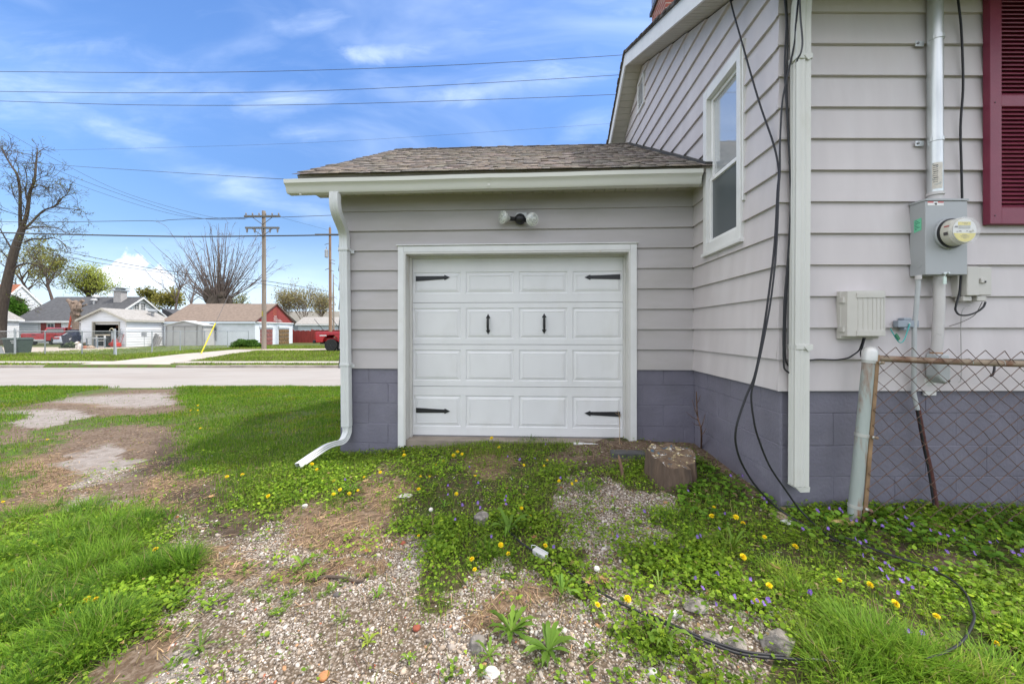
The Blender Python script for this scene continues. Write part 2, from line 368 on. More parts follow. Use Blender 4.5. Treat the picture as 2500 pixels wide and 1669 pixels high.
me.vertices.add(len(V)); me.vertices.foreach_set('co', V.ravel()); me.loops.add(Q.size); me.loops.foreach_set('vertex_index', Q.ravel())
me.polygons.add(len(Q)); me.polygons.foreach_set('loop_start', np.arange(0, Q.size, 4, dtype=np.int32)); me.update(calc_edges=True); me.shade_smooth()
ca = me.color_attributes.new('cover', 'FLOAT_COLOR', 'POINT')
ca.data.foreach_set('color', np.stack([bare_ * 1.0, grav_, straw_, pale_], -1).reshape(-1, 4).astype(np.float32).ravel())
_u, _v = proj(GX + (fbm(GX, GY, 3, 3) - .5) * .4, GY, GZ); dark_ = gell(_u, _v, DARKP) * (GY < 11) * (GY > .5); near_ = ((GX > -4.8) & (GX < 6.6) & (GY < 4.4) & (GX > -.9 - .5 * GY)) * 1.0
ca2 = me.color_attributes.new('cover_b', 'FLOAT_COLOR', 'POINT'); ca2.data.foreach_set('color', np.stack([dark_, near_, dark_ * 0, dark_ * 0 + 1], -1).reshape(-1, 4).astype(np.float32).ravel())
gm = bpy.data.materials.new('ground_soil'); gm.use_nodes = True; t = gm.node_tree; N, L = t.nodes, t.links; P_ = N['Principled BSDF']; P_.inputs['Roughness'].default_value = .95; P_.inputs['Specular IOR Level'].default_value = .2
def nd(tp, **k):
    n = N.new(tp)
    for a, b in k.items(): setattr(n, a, b)
    return n
def tmix(fac, a, b):
    m = nd('ShaderNodeMix', data_type='RGBA')
    for i, q in ((0, fac), (6, a), (7, b)):
        if isinstance(q, (tuple, float)): m.inputs[i].default_value = (*q, 1) if isinstance(q, tuple) else q
        else: L.new(q, m.inputs[i])
    return m.outputs[2]
def tn(scale, detail=6, rough=.6, stretch=None):
    n = nd('ShaderNodeTexNoise'); n.inputs['Scale'].default_value = scale; n.inputs['Detail'].default_value = detail; n.inputs['Roughness'].default_value = rough
    L.new(oc.outputs['Object'], n.inputs['Vector']); return n.outputs['Fac']
def tr(x, a, b, lo=0., hi=1.):
    n = nd('ShaderNodeMapRange'); L.new(x, n.inputs[0])
    for i, q in enumerate((a, b, lo, hi)): n.inputs[i + 1].default_value = q
    return n.outputs[0]
oc = nd('ShaderNodeTexCoord'); cov_ = nd('ShaderNodeAttribute'); cov_.attribute_name = 'cover'
sp = nd('ShaderNodeSeparateColor'); L.new(cov_.outputs['Color'], sp.inputs[0])
soil = tmix(tr(tn(4), .35, .7), (.075, .047, .03), (.15, .105, .07))
soil = tmix(tr(tn(38), .45, .62), soil, (.21, .16, .12))
strawc = tmix(tr(tn(45, 8, .7), .35, .65), (.11, .07, .042), (.27, .19, .125))
grass = tmix(tr(tn(1.1), .35, .65), (.055, .11, .015), (.10, .165, .025))
grass = tmix(tr(tn(9, 8), .40, .60), grass, (.10, .075, .045))
grass = tmix(tr(tn(45, 4), .5, .75, 0, .55), grass, (.03, .06, .01))
vo = nd('ShaderNodeTexVoronoi'); vo.inputs['Scale'].default_value = 95; L.new(oc.outputs['Object'], vo.inputs['Vector'])
vs2 = nd('ShaderNodeSeparateColor'); L.new(vo.outputs['Color'], vs2.inputs[0])
gr = nd('ShaderNodeValToRGB'); L.new(vs2.outputs[0], gr.inputs[0]); e = gr.color_ramp.elements; e[0].color = (.10, .075, .055, 1); e[1].color = (.43, .38, .33, 1)
for p, c in ((.25, (.17, .125, .09, 1)), (.5, (.25, .20, .155, 1)), (.75, (.34, .285, .235, 1))): e.new(p).color = c
grit = tmix(tr(vo.outputs['Distance'], .3, .75), gr.outputs[0], (.10, .075, .05))
pale = tmix(tr(tn(9, 8, .7), .35, .65), (.215, .185, .16), (.34, .305, .28)); pale = tmix(tr(tn(120, 3), .5, .7), pale, (.17, .14, .12))
fine = tn(16, 5, .7)
def edge(ch, k=.5):
    a = nd('ShaderNodeMath', operation='ADD'); L.new(ch, a.inputs[0])
    b = nd('ShaderNodeMath', operation='MULTIPLY_ADD'); L.new(fine, b.inputs[0]); b.inputs[1].default_value = k; b.inputs[2].default_value = -k / 2; L.new(b.outputs[0], a.inputs[1]); return tr(a.outputs[0], .38, .62)
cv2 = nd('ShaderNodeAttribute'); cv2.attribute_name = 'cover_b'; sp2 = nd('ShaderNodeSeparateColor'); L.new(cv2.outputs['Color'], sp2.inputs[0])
grass = tmix(sp2.outputs[1], grass, tmix(tr(tn(14, 6), .38, .6), (.045, .075, .012), (.085, .06, .038)))
c = tmix(edge(sp.outputs[0]), grass, soil)
c = tmix(edge(sp.outputs[1], .7), c, grit)
c = tmix(edge(sp.outputs[2], .8), c, strawc)
c = tmix(edge(cov_.outputs['Alpha'], .7), c, pale)
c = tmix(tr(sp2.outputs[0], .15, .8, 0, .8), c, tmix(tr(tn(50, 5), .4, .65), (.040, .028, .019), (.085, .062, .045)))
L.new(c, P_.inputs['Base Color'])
bp = nd('ShaderNodeBump'); bp.inputs['Strength'].default_value = .7; bp.inputs['Distance'].default_value = .012; L.new(tn(60, 6, .7), bp.inputs['Height']); L.new(bp.outputs[0], P_.inputs['Normal'])
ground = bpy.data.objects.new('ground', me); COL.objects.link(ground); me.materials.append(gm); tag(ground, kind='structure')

asphalt = pm('street_asphalt', (.30, .275, .25), .92, .06, 3, .4, 160, tint=(.25, .215, .185), tscale=.5, tamt=.75, stretch=(.3, 1, 1))
concrete = pm('old_concrete', (.40, .36, .31), .9, .10, 1.3, .35, 90, tint=(.33, .30, .26), tscale=.9, tamt=.55)
beige_concrete = pm('beige_concrete', (.43, .37, .30), .9, .08, 1.3, .3, 90)
kerbm = pm('kerb_concrete', (.36, .32, .28), .9, .2, 2.0, .4, 60, tint=(.20, .17, .14), tscale=1.2, tamt=.7)
m = MB()
for k in range(40): m.quad((-120 + k * 6, 10.85, -.555), (-114 + k * 6, 10.85, -.555), (-114 + k * 6, 16.86, -.555), (-120 + k * 6, 16.86, -.555))
build('street', m, asphalt, kind='structure')
def strip(name, left, right, mat, dz=.012, thick=True):
    """paved strip laid on the terrain between two edge lines"""
    m = MB(); n = len(left); k = 5; vs = []
    for (a, b) in zip(left, right):
        for j in range(k + 1):
            x = a[0] + (b[0] - a[0]) * j / k; y = a[1] + (b[1] - a[1]) * j / k; vs.append((x, y, h1(x, y) + dz))
    m.add(vs, [(i * (k + 1) + j, i * (k + 1) + j + 1, (i + 1) * (k + 1) + j + 1, (i + 1) * (k + 1) + j) for i in range(n - 1) for j in range(k)])
    return build(name, m, mat, kind='structure', smooth=True)
def lerp_line(a, b, n): return [(a[0] + (b[0] - a[0]) * i / n, a[1] + (b[1] - a[1]) * i / n) for i in range(n + 1)]
m = MB()
kr = random.Random(5); x = -60.0
while x < 20:
    w = 2.4 if x > -18 else 3.0; dz = kr.uniform(-.008, .008)
    if not (-19.6 < x + w / 2 < -15.6): m.box(x + .006, x + w - .006, 16.80 + kr.uniform(-.01, .01), 16.98, -.75, -.452 + dz)
    x += w
build('kerb', m, kerbm, kind='structure', bevel=.02)
strip('sidewalk', lerp_line((-60, 17.7), (20, 17.7), 60), lerp_line((-60, 18.55), (20, 18.55), 60), concrete, .014)
strip('driveway_apron', [(-20.4, 16.82), (-19.7, 17.4), (-19.5, 18.9)], [(-14.9, 16.82), (-15.8, 17.4), (-16.0, 18.9)], concrete, .024)
strip('driveway', lerp_line((-19.5, 18.7), (-20.9, 28.6), 14), lerp_line((-16.0, 18.7), (-18.3, 27.0), 14), concrete, .018)
strip('gravel_lane', lerp_line((-20.9, 28.6), (-4, 32.5), 12), lerp_line((-18.3, 27.0), (-4, 28.0), 12), pm('lane_gravel', (.40, .34, .27), .95, .15, 3, .4, 60), .03)
strip('neighbour_driveway', lerp_line((-60, 23.2), (-27.8, 23.8), 14), lerp_line((-60, 33), (-31.5, 32.6), 14), beige_concrete, .02)
strip('neighbour_driveway_entry', lerp_line((-44, 18.6), (-44, 23.6), 6), lerp_line((-32.2, 18.6), (-31.2, 23.6), 6), beige_concrete, .022)

# ------------------------------------------------------------------ frames of the two buildings
def GF(x, d, z): return Vector((x + .048 * d, 3.867 - .048 * x + d, z))         # garage frame: along the front, into the depth
def FRONT(a, o, z): return GF(a, -o, z)                                       # garage front wall, o = outward
def SIDE(a, o, z): return GF(1.824 - o, a, z)                                 # house gable wall beside the garage (a = depth)
def RIGHT(a, o, z): return Vector((a, 2.474 - o + .004 * (a - 1.76), z))           # house wall with the meter
def GLEFT(a, o, z): return GF(-1.80 - o, a, z)                                # garage gable wall to the lawn
EX = .204; ZS = .695
def clip_int(segs, h0, h1_):
    out = []
    for a, b in segs:
        if h1_ <= a or h0 >= b: out.append((a, b)); continue
        if h0 > a: out.append((a, h0))
        if h1_ < b: out.append((h1_, b))
    return out
def siding(mb, M, a0, a1, z0, ztop, rng_at=None, holes=(), e=EX, ob=.024, ot=.003, joints=0, seed=1):
    r = random.Random(seed); i = 0
    while z0 + i * e < ztop - 1e-4:
        zb = z0 + i * e; zt = min(zb + e, ztop); cuts = sorted({zb, zt} | {h for q in holes for h in q[2:4] if zb + 1e-4 < h < zt - 1e-4})
        jit = r.uniform(-.0015, .0015)
        for k in range(len(cuts) - 1):
            za, zc = cuts[k], cuts[k + 1]; zm = (za + zc) / 2; segs = [(a0, a1)]
            for h in holes:
                if h[2] <= zm <= h[3]: segs = clip_int(segs, h[0], h[1])
            if joints:
                for _ in range(joints):
                    if r.random() < .45:
                        j = r.uniform(a0 + .3, a1 - .3); segs = clip_int(segs, j - .0012, j + .0012)
            oo = lambda z: ob + (ot - ob) * (z - zb) / e + jit
            for (p, q) in segs:
                pb, qb, pt, qt = p, q, p, q
                if rng_at:
                    lb, hb = rng_at(za); lt, ht = rng_at(zc); pb, qb, pt, qt = max(p, lb), min(q, hb), max(p, lt), min(q, ht)
                    if pb >= qb: continue
                    if pt > qt: pt = qt = (pt + qt) / 2
                zz = za - (.004 if k == 0 else 0)
                mb.add([M(pb, oo(za), zz), M(qb, oo(za), zz), M(qt, oo(zc), zc), M(pt, oo(zc), zc)], [(0, 1, 2, 3)])
                if k == 0: mb.add([M(pb, oo(za), zz), M(qb, oo(za), zz), M(qb, -.012, zz), M(pb, -.012, zz)], [(3, 2, 1, 0)])
        i += 1
def blocks(mb, M, a0, a1, rows, L=.406, seed=2, phase=0.0, o=.0):
    r = random.Random(seed)
    for i in range(len(rows) - 1):
        zt, zb = rows[i], rows[i + 1]; a = a0 - (L * (.5 if i % 2 else 0) + phase) % L; g = .0018
        while a < a1:
            p, q = max(a + g, a0), min(a + L - g, a1)
            if q - p > .02: mb.box(p, q, -.03, o + r.uniform(-.002, .003), zb + g, zt - g, lambda x, y, z: M(x, y, z))
            a += L
    mb.box(a0, a1, -.035, -.0026 + o, rows[-1], rows[0], lambda x, y, z: M(x, y, z))
sid_m = pm('house_siding', (.545, .505, .505), .55, .05, 2.2, .15, 220, tint=(.62, .60, .60), tscale=1.6, tamt=.4, stretch=(3.0, 3.0, .6), tedge=(.50, .75))
sid_g = pm('garage_siding', (.45, .422, .420), .55, .05, 2.2, .15, 220, tint=(.34, .32, .28), tscale=1.6, tamt=.5, stretch=(.6, .6, 2.2))
found_m = pm('foundation_paint', (.165, .158, .200), .62, .12, 4.0, 1.0, 45, tint=(.205, .20, .235), tscale=7, tamt=.5, tedge=(.5, .8))
slab_m = pm('raw_concrete_edge', (.26, .22, .18), .9, .2, 6, .6, 60)
trim_m = pm('white_trim_paint', (.70, .70, .69), .5, .06, 5, .15, 120, tint=(.50, .47, .42), tscale=4, tamt=.35, tedge=(.58, .8))
gut_m = pm('cream_gutter', (.66, .655, .60), .4, .05, 2, tint=(.50, .50, .40), tscale=2, tamt=.3, stretch=(1, 3, 3), tedge=(.55, .8))
soffit_m = pm('soffit_board', (.48, .465, .40), .6, .08, 3, tint=(.42, .40, .32), tscale=2.5, tamt=.4)
door_m = pm('garage_door_paint', (.72, .72, .72), .45, .03, 3, .22, 260, tint=(.56, .55, .50), tscale=2.2, tamt=.4, stretch=(1.5, 1.5, .8), tedge=(.52, .8))
white_m = pm('vinyl_white', (.78, .78, .78), .35, .03, 4)
black_m = pm('black_metal', (.012, .012, .014), .45, .1, 20)
rubber_m = pm('black_cable', (.012, .012, .015), .5, .1, 20)
glass_up = glass_mat('window_glass_upper', (.42, .44, .45), .02, 1.0, 2.6)
glass_dn = glass_mat('window_glass_screened', (.085, .10, .108), .28, .6, 1.5)

# ------------------------------------------------------------------ garage
garage = thing('attached_garage', 'low garage with lilac-grey lap siding, brown shingle roof and closed white panel door', 'garage', GF(0, 0, 0))
DX0, DX1, DZ1 = -1.115, 1.19, 1.90      # opening
m = MB(); siding(m, FRONT, -1.80, 1.824, ZS, 2.56, holes=[(DX0 - .06, DX1 + .06, 0, 1.955)], seed=3)
wall = build('wall', m, sid_g, garage)
rz = lambda d: 2.594 + .564 * (d + .33)         # top of the roof slope
def grange(z):
    if z < 2.6: return (-.0, 5.1)
    k = (z - 2.5) / .564; return (k, 4.76 - k)
m = MB(); siding(m, GLEFT, 0.0, 4.76, ZS, 3.95, rng_at=grange, seed=4); build('wall', m, sid_g, garage)
rows_g = [.695, .537, .331, .118, -.085, -.29, -.5]
m = MB(); blocks(m, FRONT, -1.80, -1.178, rows_g, seed=5, phase=.1); build('foundation', m, found_m, garage, bevel=.004); m = MB(); blocks(m, FRONT, 1.25, 1.83, rows_g, seed=6, phase=.13); build('foundation', m, found_m, garage, bevel=.004); m = MB()
blocks(m, GLEFT, .0, 4.76, rows_g, seed=7); build('foundation', m, found_m, garage, bevel=.004)
# door surround
m = MB(); TW = .062
for (a, b, z0, z1) in ((DX0 - TW, DX0, -.12, 1.955), (DX1, DX1 + TW, -.05, 1.955)): m.box(a, b, .0, .036, z0, z1, FRONT)
m.box(DX0 + .001, DX1 - .001, .0, .0355, 1.893, 1.955, FRONT)
m.box(DX0 - TW - .012, DX1 + TW + .012, .0, .050, 1.957, 1.968, FRONT)
frame = build('door_frame', m, trim_m, garage, bevel=.003)
jm = pm('door_jamb_paint', (.60, .59, .56), .55, .06, 5, .2, 120, tint=(.42, .26, .13), tscale=3.2, tamt=.55, tedge=(.60, .74), stretch=(1, 1, .5))
m = MB(); m.box(DX0, DX0 + .018, -.17, .034, -.1, 1.892, FRONT); m.box(DX1 - .018, DX1, -.17, .034, -.05, 1.892, FRONT); m.box(DX0 + .018, DX1 - .018, -.17, .033, 1.874, 1.892, FRONT)
m.box(DX0 + .019, DX0 + .042, -.135, -.10, -.1, 1.873, FRONT); m.box(DX1 - .034, DX1 - .019, -.135, -.10, -.05, 1.873, FRONT); m.box(DX0 + .043, DX1 - .035, -.135, -.10, 1.857, 1.873, FRONT)
build('jamb', m, jm, frame)
m = MB(); m.box(DX0 + .02, DX1 - .02, -.6, .02, -.3, -.048, FRONT); build('slab_edge', m, slab_m, garage)
m = MB(); m.box(.62, 1.34, .03, .08, -.058, -.042, FRONT); build('threshold_strip', m, trim_m, garage)
# door sections with raised panels, in door plane o = -.14
EDG = DX0 + .03, DX1 - .027
gd = MB(); gd.box(EDG[0] - .01, EDG[1] + .01, -.22, -.175, -.05, 1.87, FRONT); gd.box(EDG[0], EDG[1], -.172, -.146, -.052, -.038, FRONT)
door = build('garage_door', gd, pm('door_backing', (.25, .25, .25), .7), garage)
zs = [-.036, .489, .937, 1.384, 1.868]; wd = EDG[1] - EDG[0]; pw, gp, ed = .512, .0, .018
gp = (wd - 2 * ed - 4 * pw) / 3
for i in range(4):
    m = MB(); z0, z1 = zs[i] + .0022, zs[i + 1] - .0022; D0 = -.14
    pz0, pz1 = (z0 + .092, z1 - .095) if i == 0 else (z0 + .095, z1 - .155) if i == 3 else (z0 + .058, z1 - .056)
    cols = [(EDG[0] + ed + k * (pw + gp), EDG[0] + ed + k * (pw + gp) + pw) for k in range(4)]
    xs = sorted({EDG[0], EDG[1]} | {q for c in cols for q in c}); zz = [z0, pz0, pz1, z1]
    P = lambda x, o, z: FRONT(x, D0 + o, z)
    for a in range(len(xs) - 1):
        for b in range(3):
            if b == 1 and any(abs(xs[a] - c[0]) < 1e-6 for c in cols): continue
            m.quad(P(xs[a], 0, zz[b]), P(xs[a + 1], 0, zz[b]), P(xs[a + 1], 0, zz[b + 1]), P(xs[a], 0, zz[b + 1]))
    for (p, q) in cols:
        ring = [(0, 0), (.005, -.009), (.013, -.009), (.042, .001), (.047, -.0035), (.050, -.001)]
        pts = [[P(p + s, o, pz0 + s), P(q - s, o, pz0 + s), P(q - s, o, pz1 - s), P(p + s, o, pz1 - s)] for s, o in ring]
        for r0, r1 in zip(pts, pts[1:]):
            for k in range(4): m.quad(r0[k], r0[(k + 1) % 4], r1[(k + 1) % 4], r1[k])
        m.quad(*pts[-1])
    m.quad(P(EDG[0], 0, z0), P(EDG[0], -.03, z0), P(EDG[1], -.03, z0), P(EDG[1], 0, z0)); m.quad(P(EDG[0], 0, z1), P(EDG[1], 0, z1), P(EDG[1], -.03, z1), P(EDG[0], -.03, z1))
    build('door_section', m, door_m, door)
def px_door(u, v):      # a photo point on the door plane
    Y = 4.02
    for _ in range(6): X = (u - CX) / F * Y; Y = 3.867 + .14 - .048 * (X - .048 * .14)
    return X - .048 * .14, HC - (v - HY) / F * Y
for (u0, u1, v0, s) in ((1015.4, 1098.8, 679, 1), (1514, 1427, 676, -1), (1015.8, 1099, 1001.7, 1), (1514, 1427, 1010, -1)):
    xa, z = px_door(u0, v0); xb, _ = px_door(u1, v0); m = MB(); L_ = abs(xb - xa)
    tilt = {679: -.035, 676: .01, 1001.7: .02, 1010: -.02}[v0]
    poly = [(0, -.027), (L_ * .83, -.017), (L_ * .84, -.028), (L_, 0), (L_ * .84, .028), (L_ * .83, .017), (0, .027)]
    m.prism([(xa + s * a, z + b + tilt * (L_ * .5 - a)) for a, b in (poly if s > 0 else poly[::-1])], -.141, -.134, lambda a, b, h: FRONT(a, h, b))
    build('hinge_strap', m, black_m, door, bevel=.0015)
for (u, va, vb) in ((1191.7, 766, 816), (1328.5, 764.4, 815)):
    x, za = px_door(u, va); _, zb = px_door(u, vb); m = MB(); h = za - zb; zc = (za + zb) / 2
    for s in (1, -1):
        m.prism([(x, zc + s * h / 2), (x + s * .024, zc + s * (h / 2 - .045)), (x + s * .009, zc + s * (h / 2 - .047)), (x + s * .009, zc + s * (h / 2 - .06)), (x - s * .009, zc + s * (h / 2 - .06)), (x - s * .009, zc + s * (h / 2 - .047)), (x - s * .024, zc + s * (h / 2 - .045))], -.141, -.133, lambda a, b, q: FRONT(a, q, b))
    m.tube([FRONT(x, -.14 + o, zc + f * h) for f, o in ((.36, .0), (.30, .022), (.15, .034), (-.15, .034), (-.30, .022), (-.36, 0))], [.009, .010, .0135, .0135, .010, .009], 8)
    build('handle', m, black_m, door, smooth=True)
# roof
RX0, RX1, RD = -2.06, 1.815, 2.38
deck_m = pm('roof_deck_edge', (.30, .27, .24), .8, .1, 6)
m = MB(); RT = .05
def RP(s, t, n=0.0): # s along eave, t up the slope, n off the surface
    L1 = math.sqrt(1 + .564 ** 2); d = -.36 + t / L1 - n * .564 / L1; return GF(s, d, 2.594 + .564 * (-.03) + t * .564 / L1 + n / L1 - .0)
SL = (RD + .36) * math.sqrt(1 + .564 ** 2)
m.box(RX0 + .02, RX1, .0, SL, -RT, -.004, lambda s, t, n: RP(s, t, n))
def RB(s, t, n=0.0):
    L1 = math.sqrt(1 + .564 ** 2); d = 2 * RD + .36 - t / L1 + n * .564 / L1; return GF(s, d, 2.594 + .564 * (-.03) + t * .564 / L1 + n / L1)
m.box(RX0 + .02, RX1, .0, SL, -RT, -.004, lambda s, t, n: RB(s, t, n))
roof = build('roof', m, deck_m, garage)
cl = Cloud(); rows = int(SL / .117)
base = np.array([.215, .190, .168])
for side in (0, 1):
    Pp, Ss, Cc, Rr = [], [], [], []
    for i in range(rows + 1):
        s = RX0 - .015 + rng.uniform(-.008, .008); t0 = i * .117 - .035
        while s < RX1:
            w = rng.choice([.06, .08, .11, .14, .19]) * rng.uniform(.85, 1.15); w = min(w, RX1 - s)
            thick = rng.choice([.0025, .004, .008, .011], p=[.3, .2, .25, .25]); k = rng.uniform(.78, 1.18)
            Pp.append((s, t0 + rng.uniform(-.006, .006), rng.uniform(.0, .002))); Ss.append((w + .003, .165, thick)); Rr.append(-.035)
            Cc.append(base * k * np.array([1 + rng.uniform(-.05, .08), 1, 1 + rng.uniform(-.08, .06)])); s += w
    Pp = np.array(Pp); Pp[:, 2] += .006
    f = RP if side == 0 else RB
    def xf(v, f=f):
        L1 = math.sqrt(1 + .564 ** 2); sg = 1 if side == 0 else -1; d0 = -.36 if side == 0 else 2 * RD + .36
        d = d0 + sg * (v[:, 1] / L1 - v[:, 2] * .564 / L1); z = 2.594 - .564 * .03 + v[:, 1] * .564 / L1 + v[:, 2] / L1
        return np.stack([v[:, 0] + .048 * d, 3.867 - .048 * v[:, 0] + d, z], -1)
    cl.add(BOXV, BOXF, Pp, 0, 0, np.array(Rr), np.array(Ss), np.array(Cc), xf)
shm = pm('asphalt_shingles', (.2, .17, .14), .95, .28, 90, .5, 400, attr=True, spec=.15)
cl.build('shingles', shm, roof)
m = MB()
for s in np.arange(RX0, RX1 - .1, .15): m.box(s, s + .148, -.12, .12, 0, .006, lambda a, b, c: RP(a, SL + .0 - abs(b) * .9, .018 + c) if b <= 0 else RB(a, SL - abs(b) * .9, .018 + c))
build('ridge_cap', m, pm('ridge_shingle', (.13, .115, .10), .95, .25, 60), roof)
m = MB(); dr = lambda s, t, n: RP(s, t, n); m.box(RX1 - .05, RX1 + .012, -.01, SL, -.0, .035, dr); build('flashing', m, pm('dark_flashing', (.05, .048, .045), .7, .3, 15), roof)
# fascia, soffit, drip edge
m = MB(); m.box(RX0 + .03, 1.79, .245, .268, 2.43, 2.552, FRONT); build('fascia', m, trim_m if False else gut_m, garage, bevel=.003)
m = MB(); m.box(RX0 + .01, 1.79, .26, .285, 2.551, 2.585, FRONT); build('drip_edge', m, pm('drip_board', (.36, .30, .25), .8, .15, 8), garage)
m = MB(); s = RX0 + .03
while s < 1.77: m.box(s + .0035, s + .0985, -.02, .243, 2.484, 2.494, FRONT); s += .102
m.box(RX0 + .03, 1.77, -.02, .243, 2.495, 2.499, FRONT); build('soffit', m, soffit_m, garage)
m = MB()      # rake boards on the lawn side
for f, d0, d1 in ((0, -.33, RD), (1, 2 * RD + .33, RD)):
    m.prism([(d0, rz(-.33) - .20), (d0, rz(-.33) - .065), (RD, rz(RD) - .06), (RD, rz(RD) - .2)], RX0 + .024, RX0 + .045, lambda a, b, h: GF(h, a, b))
build('rake_board', m, gut_m, garage)
# gutter: K-style profile swept along the eave, falling a little towards its outlet
GXA, GXB = -2.155, 1.745
prof = [(.268, .118), (.268, .0), (.335, .0), (.350, .022), (.352, .045), (.366, .066), (.385, .082), (.388, .118), (.380, .118), (.378, .088), (.358, .070), (.344, .048), (.330, .008), (.276, .008), (.276, .118)]
m = MB(); n = len(prof); stp = 10; vs = []
for i in range(stp + 1):
    a = GXA + (GXB - GXA) * i / stp; fall = -.022 + .022 * i / stp + .002 * math.sin(i * 1.7)
    vs += [FRONT(a, o, 2.428 + z + fall) for o, z in prof]
m.add(vs, [(i * n + j, (i + 1) * n + j, (i + 1) * n + (j + 1) % n, i * n + (j + 1) % n) for i in range(stp) for j in range(n)])
out = [(.268, .118), (.268, 0), (.335, 0), (.350, .022), (.352, .045), (.366, .066), (.385, .082), (.388, .118)]
m.add([FRONT(GXA, o, 2.406 + z) for o, z in out], [tuple(range(8))]); m.add([FRONT(GXB, o, 2.428 + z) for o, z in out], [tuple(range(8))[::-1]])
gutter = build('gutter', m, gut_m, garage, smooth=True)
for (a) in (-.2,):
    m = MB(); m.add([FRONT(a + s, o + .002, 2.428 - .010 + z) for s in (-.012, .012) for o, z in prof[1:8]], [(j, j + 1, 8 + j, 7 + j) for j in range(6)]); build('gutter_seam', m, gut_m, gutter)
def rect_sweep(mb, pts, w, d, side=Vector((1, 0, 0)), rib=True):
    """rectangular corrugated pipe along points; w across 'side', d the other way"""
    pts = [Vector(p) for p in pts]; n = 0; vs = []; k = len(pts)
    prof = []
    for (sx, sy) in ((-1, -1), (1, -1), (1, 1), (-1, 1)): prof.append((sx * w / 2, sy * d / 2))
    if rib:
        P = []
        for i in range(4):
            (x0, y0), (x1, y1) = prof[i], prof[(i + 1) % 4]; nx_, ny_ = (y1 - y0), -(x1 - x0); l = math.hypot(nx_, ny_); nx_, ny_ = nx_ / l, ny_ / l
            for j in range(6):
                t = j / 6 + (.06 if j == 0 else 0); dd = -.006 if j in (2, 4) else 0.0; P.append((x0 + (x1 - x0) * t + nx_ * dd, y0 + (y1 - y0) * t + ny_ * dd))
        prof = P
    n = len(prof)
    for i, p in enumerate(pts):
        t = (pts[min(i + 1, k - 1)] - pts[max(i - 1, 0)]).normalized(); s = (side - t * side.dot(t)).normalized(); b = t.cross(s)
        vs += [p + s * a + b * c for a, c in prof]
    mb.add(vs, [(i * n + j, i * n + (j + 1) % n, (i + 1) * n + (j + 1) % n, (i + 1) * n + j) for i in range(k - 1) for j in range(n)] + [tuple(range(n))[::-1]])
    return mb
ds_m = pm('downspout_enamel', (.62, .635, .63), .4, .05, 3, tint=(.52, .51, .46), tscale=5, tamt=.4, tedge=(.6, .8))
SXv = Vector((1, -.048, 0))
yl = lambda x, o: FRONT(x, o, 0)
m = MB()
top = FRONT(-1.68, .325, 2.41); 
pts = bez([FRONT(-1.685, .325, 2.41), FRONT(-1.685, .325, 2.31), FRONT(-1.69, .28, 2.22), FRONT(-1.715, .12, 2.12), FRONT(-1.725, .062, 2.04), FRONT(-1.725, .062, 1.9)], 4)
rect_sweep(m, pts, .088, .066, SXv)
spout = build('downspout', m, ds_m, garage, smooth=True)
m = MB(); rect_sweep(m, [FRONT(-1.725 + .004 * k, .062, 1.9 - k * .3) for k in range(7)] , .090, .068, SXv); build('lower_pipe', m, ds_m, spout, smooth=True)
p0 = FRONT(-1.70, .062, .11); ge = gpt(727, 1150); ge.z += .05
pts = bez([FRONT(-1.70, .062, .12), FRONT(-1.70, .064, .03), p0 + Vector((-.03, -.06, -.155)), p0.lerp(ge, .45) + Vector((0, 0, -.045)), ge], 6)
m = MB(); rect_sweep(m, pts, .078, .056, Vector((.85, -.30, .3))); build('elbow', m, ds_m, spout, smooth=True)
for z in (1.92, .735):
    m = MB(); m.box(-1.775 + (1.92 - z) * .012, -1.672 + (1.92 - z) * .012, .015, .1005, z - .014, z + .014, FRONT); m.box(-1.68, -1.64, .015, .03, z - .035, z - .002, FRONT); build('strap', m, ds_m, spout, bevel=.003)
# porch light
fl = thing('flood_light', 'twin flood lamp with two clear reflector bulbs on a black ball mount above garage door', 'lamp', FRONT(.10, .02, 2.17))
c = FRONT(.085, .062, 2.205)
m = MB(); m.prism([(.035, 2.255), (.045, 2.225), (.15, 2.225), (.15, 2.285), (.05, 2.285)], .01, .024, lambda a, b, h: FRONT(a, h, b)); build('mounting_plate', m, trim_m, fl)
m = MB(); m.lathe([(.0, -.06), (.03, -.055), (.048, -.035), (.056, 0), (.048, .033), (.03, .05), (0, .055)], c + Vector((0, -.01, 0)), (0, -1, 0), 24)
body = build('ball_mount', m, black_m, fl, smooth=True)
bulbg = pm('bulb_glass', (.62, .63, .58), .12, .06, 30, spec=.8)
bulbf = pm('bulb_lens', (.42, .44, .41), .06, .35, 60, spec=.9, tint=(.75, .72, .6), tscale=40, tamt=.6)
for (e, ax) in ((FRONT(-.062, .13, 2.205), Vector((-.80, -.66, -.04))), (FRONT(.195, .165, 2.17), Vector((.34, -.92, -.16)))):
    ax.normalize(); b0 = c + Vector((ax.x * .04, ax.y * .04, -.0)); 
    m = MB(); m.tube([c, c.lerp(e - ax * .07, .9), e - ax * .055], [.019, .022, .024], 14); so = build('socket', m, black_m, fl, smooth=True)
    m = MB(); m.lathe([(.018, -.062), (.022, -.045), (.040, -.02), (.060, .018), (.0635, .026), (.0635, .034)], e, ax, 28); lp = build('bulb', m, bulbg, fl, smooth=True)
    m = MB(); m.lathe([(.060, .0345), (.05, .042), (.02, .046), (.0, .0465)], e, ax, 28); build('lens', m, bulbf, lp, smooth=True)
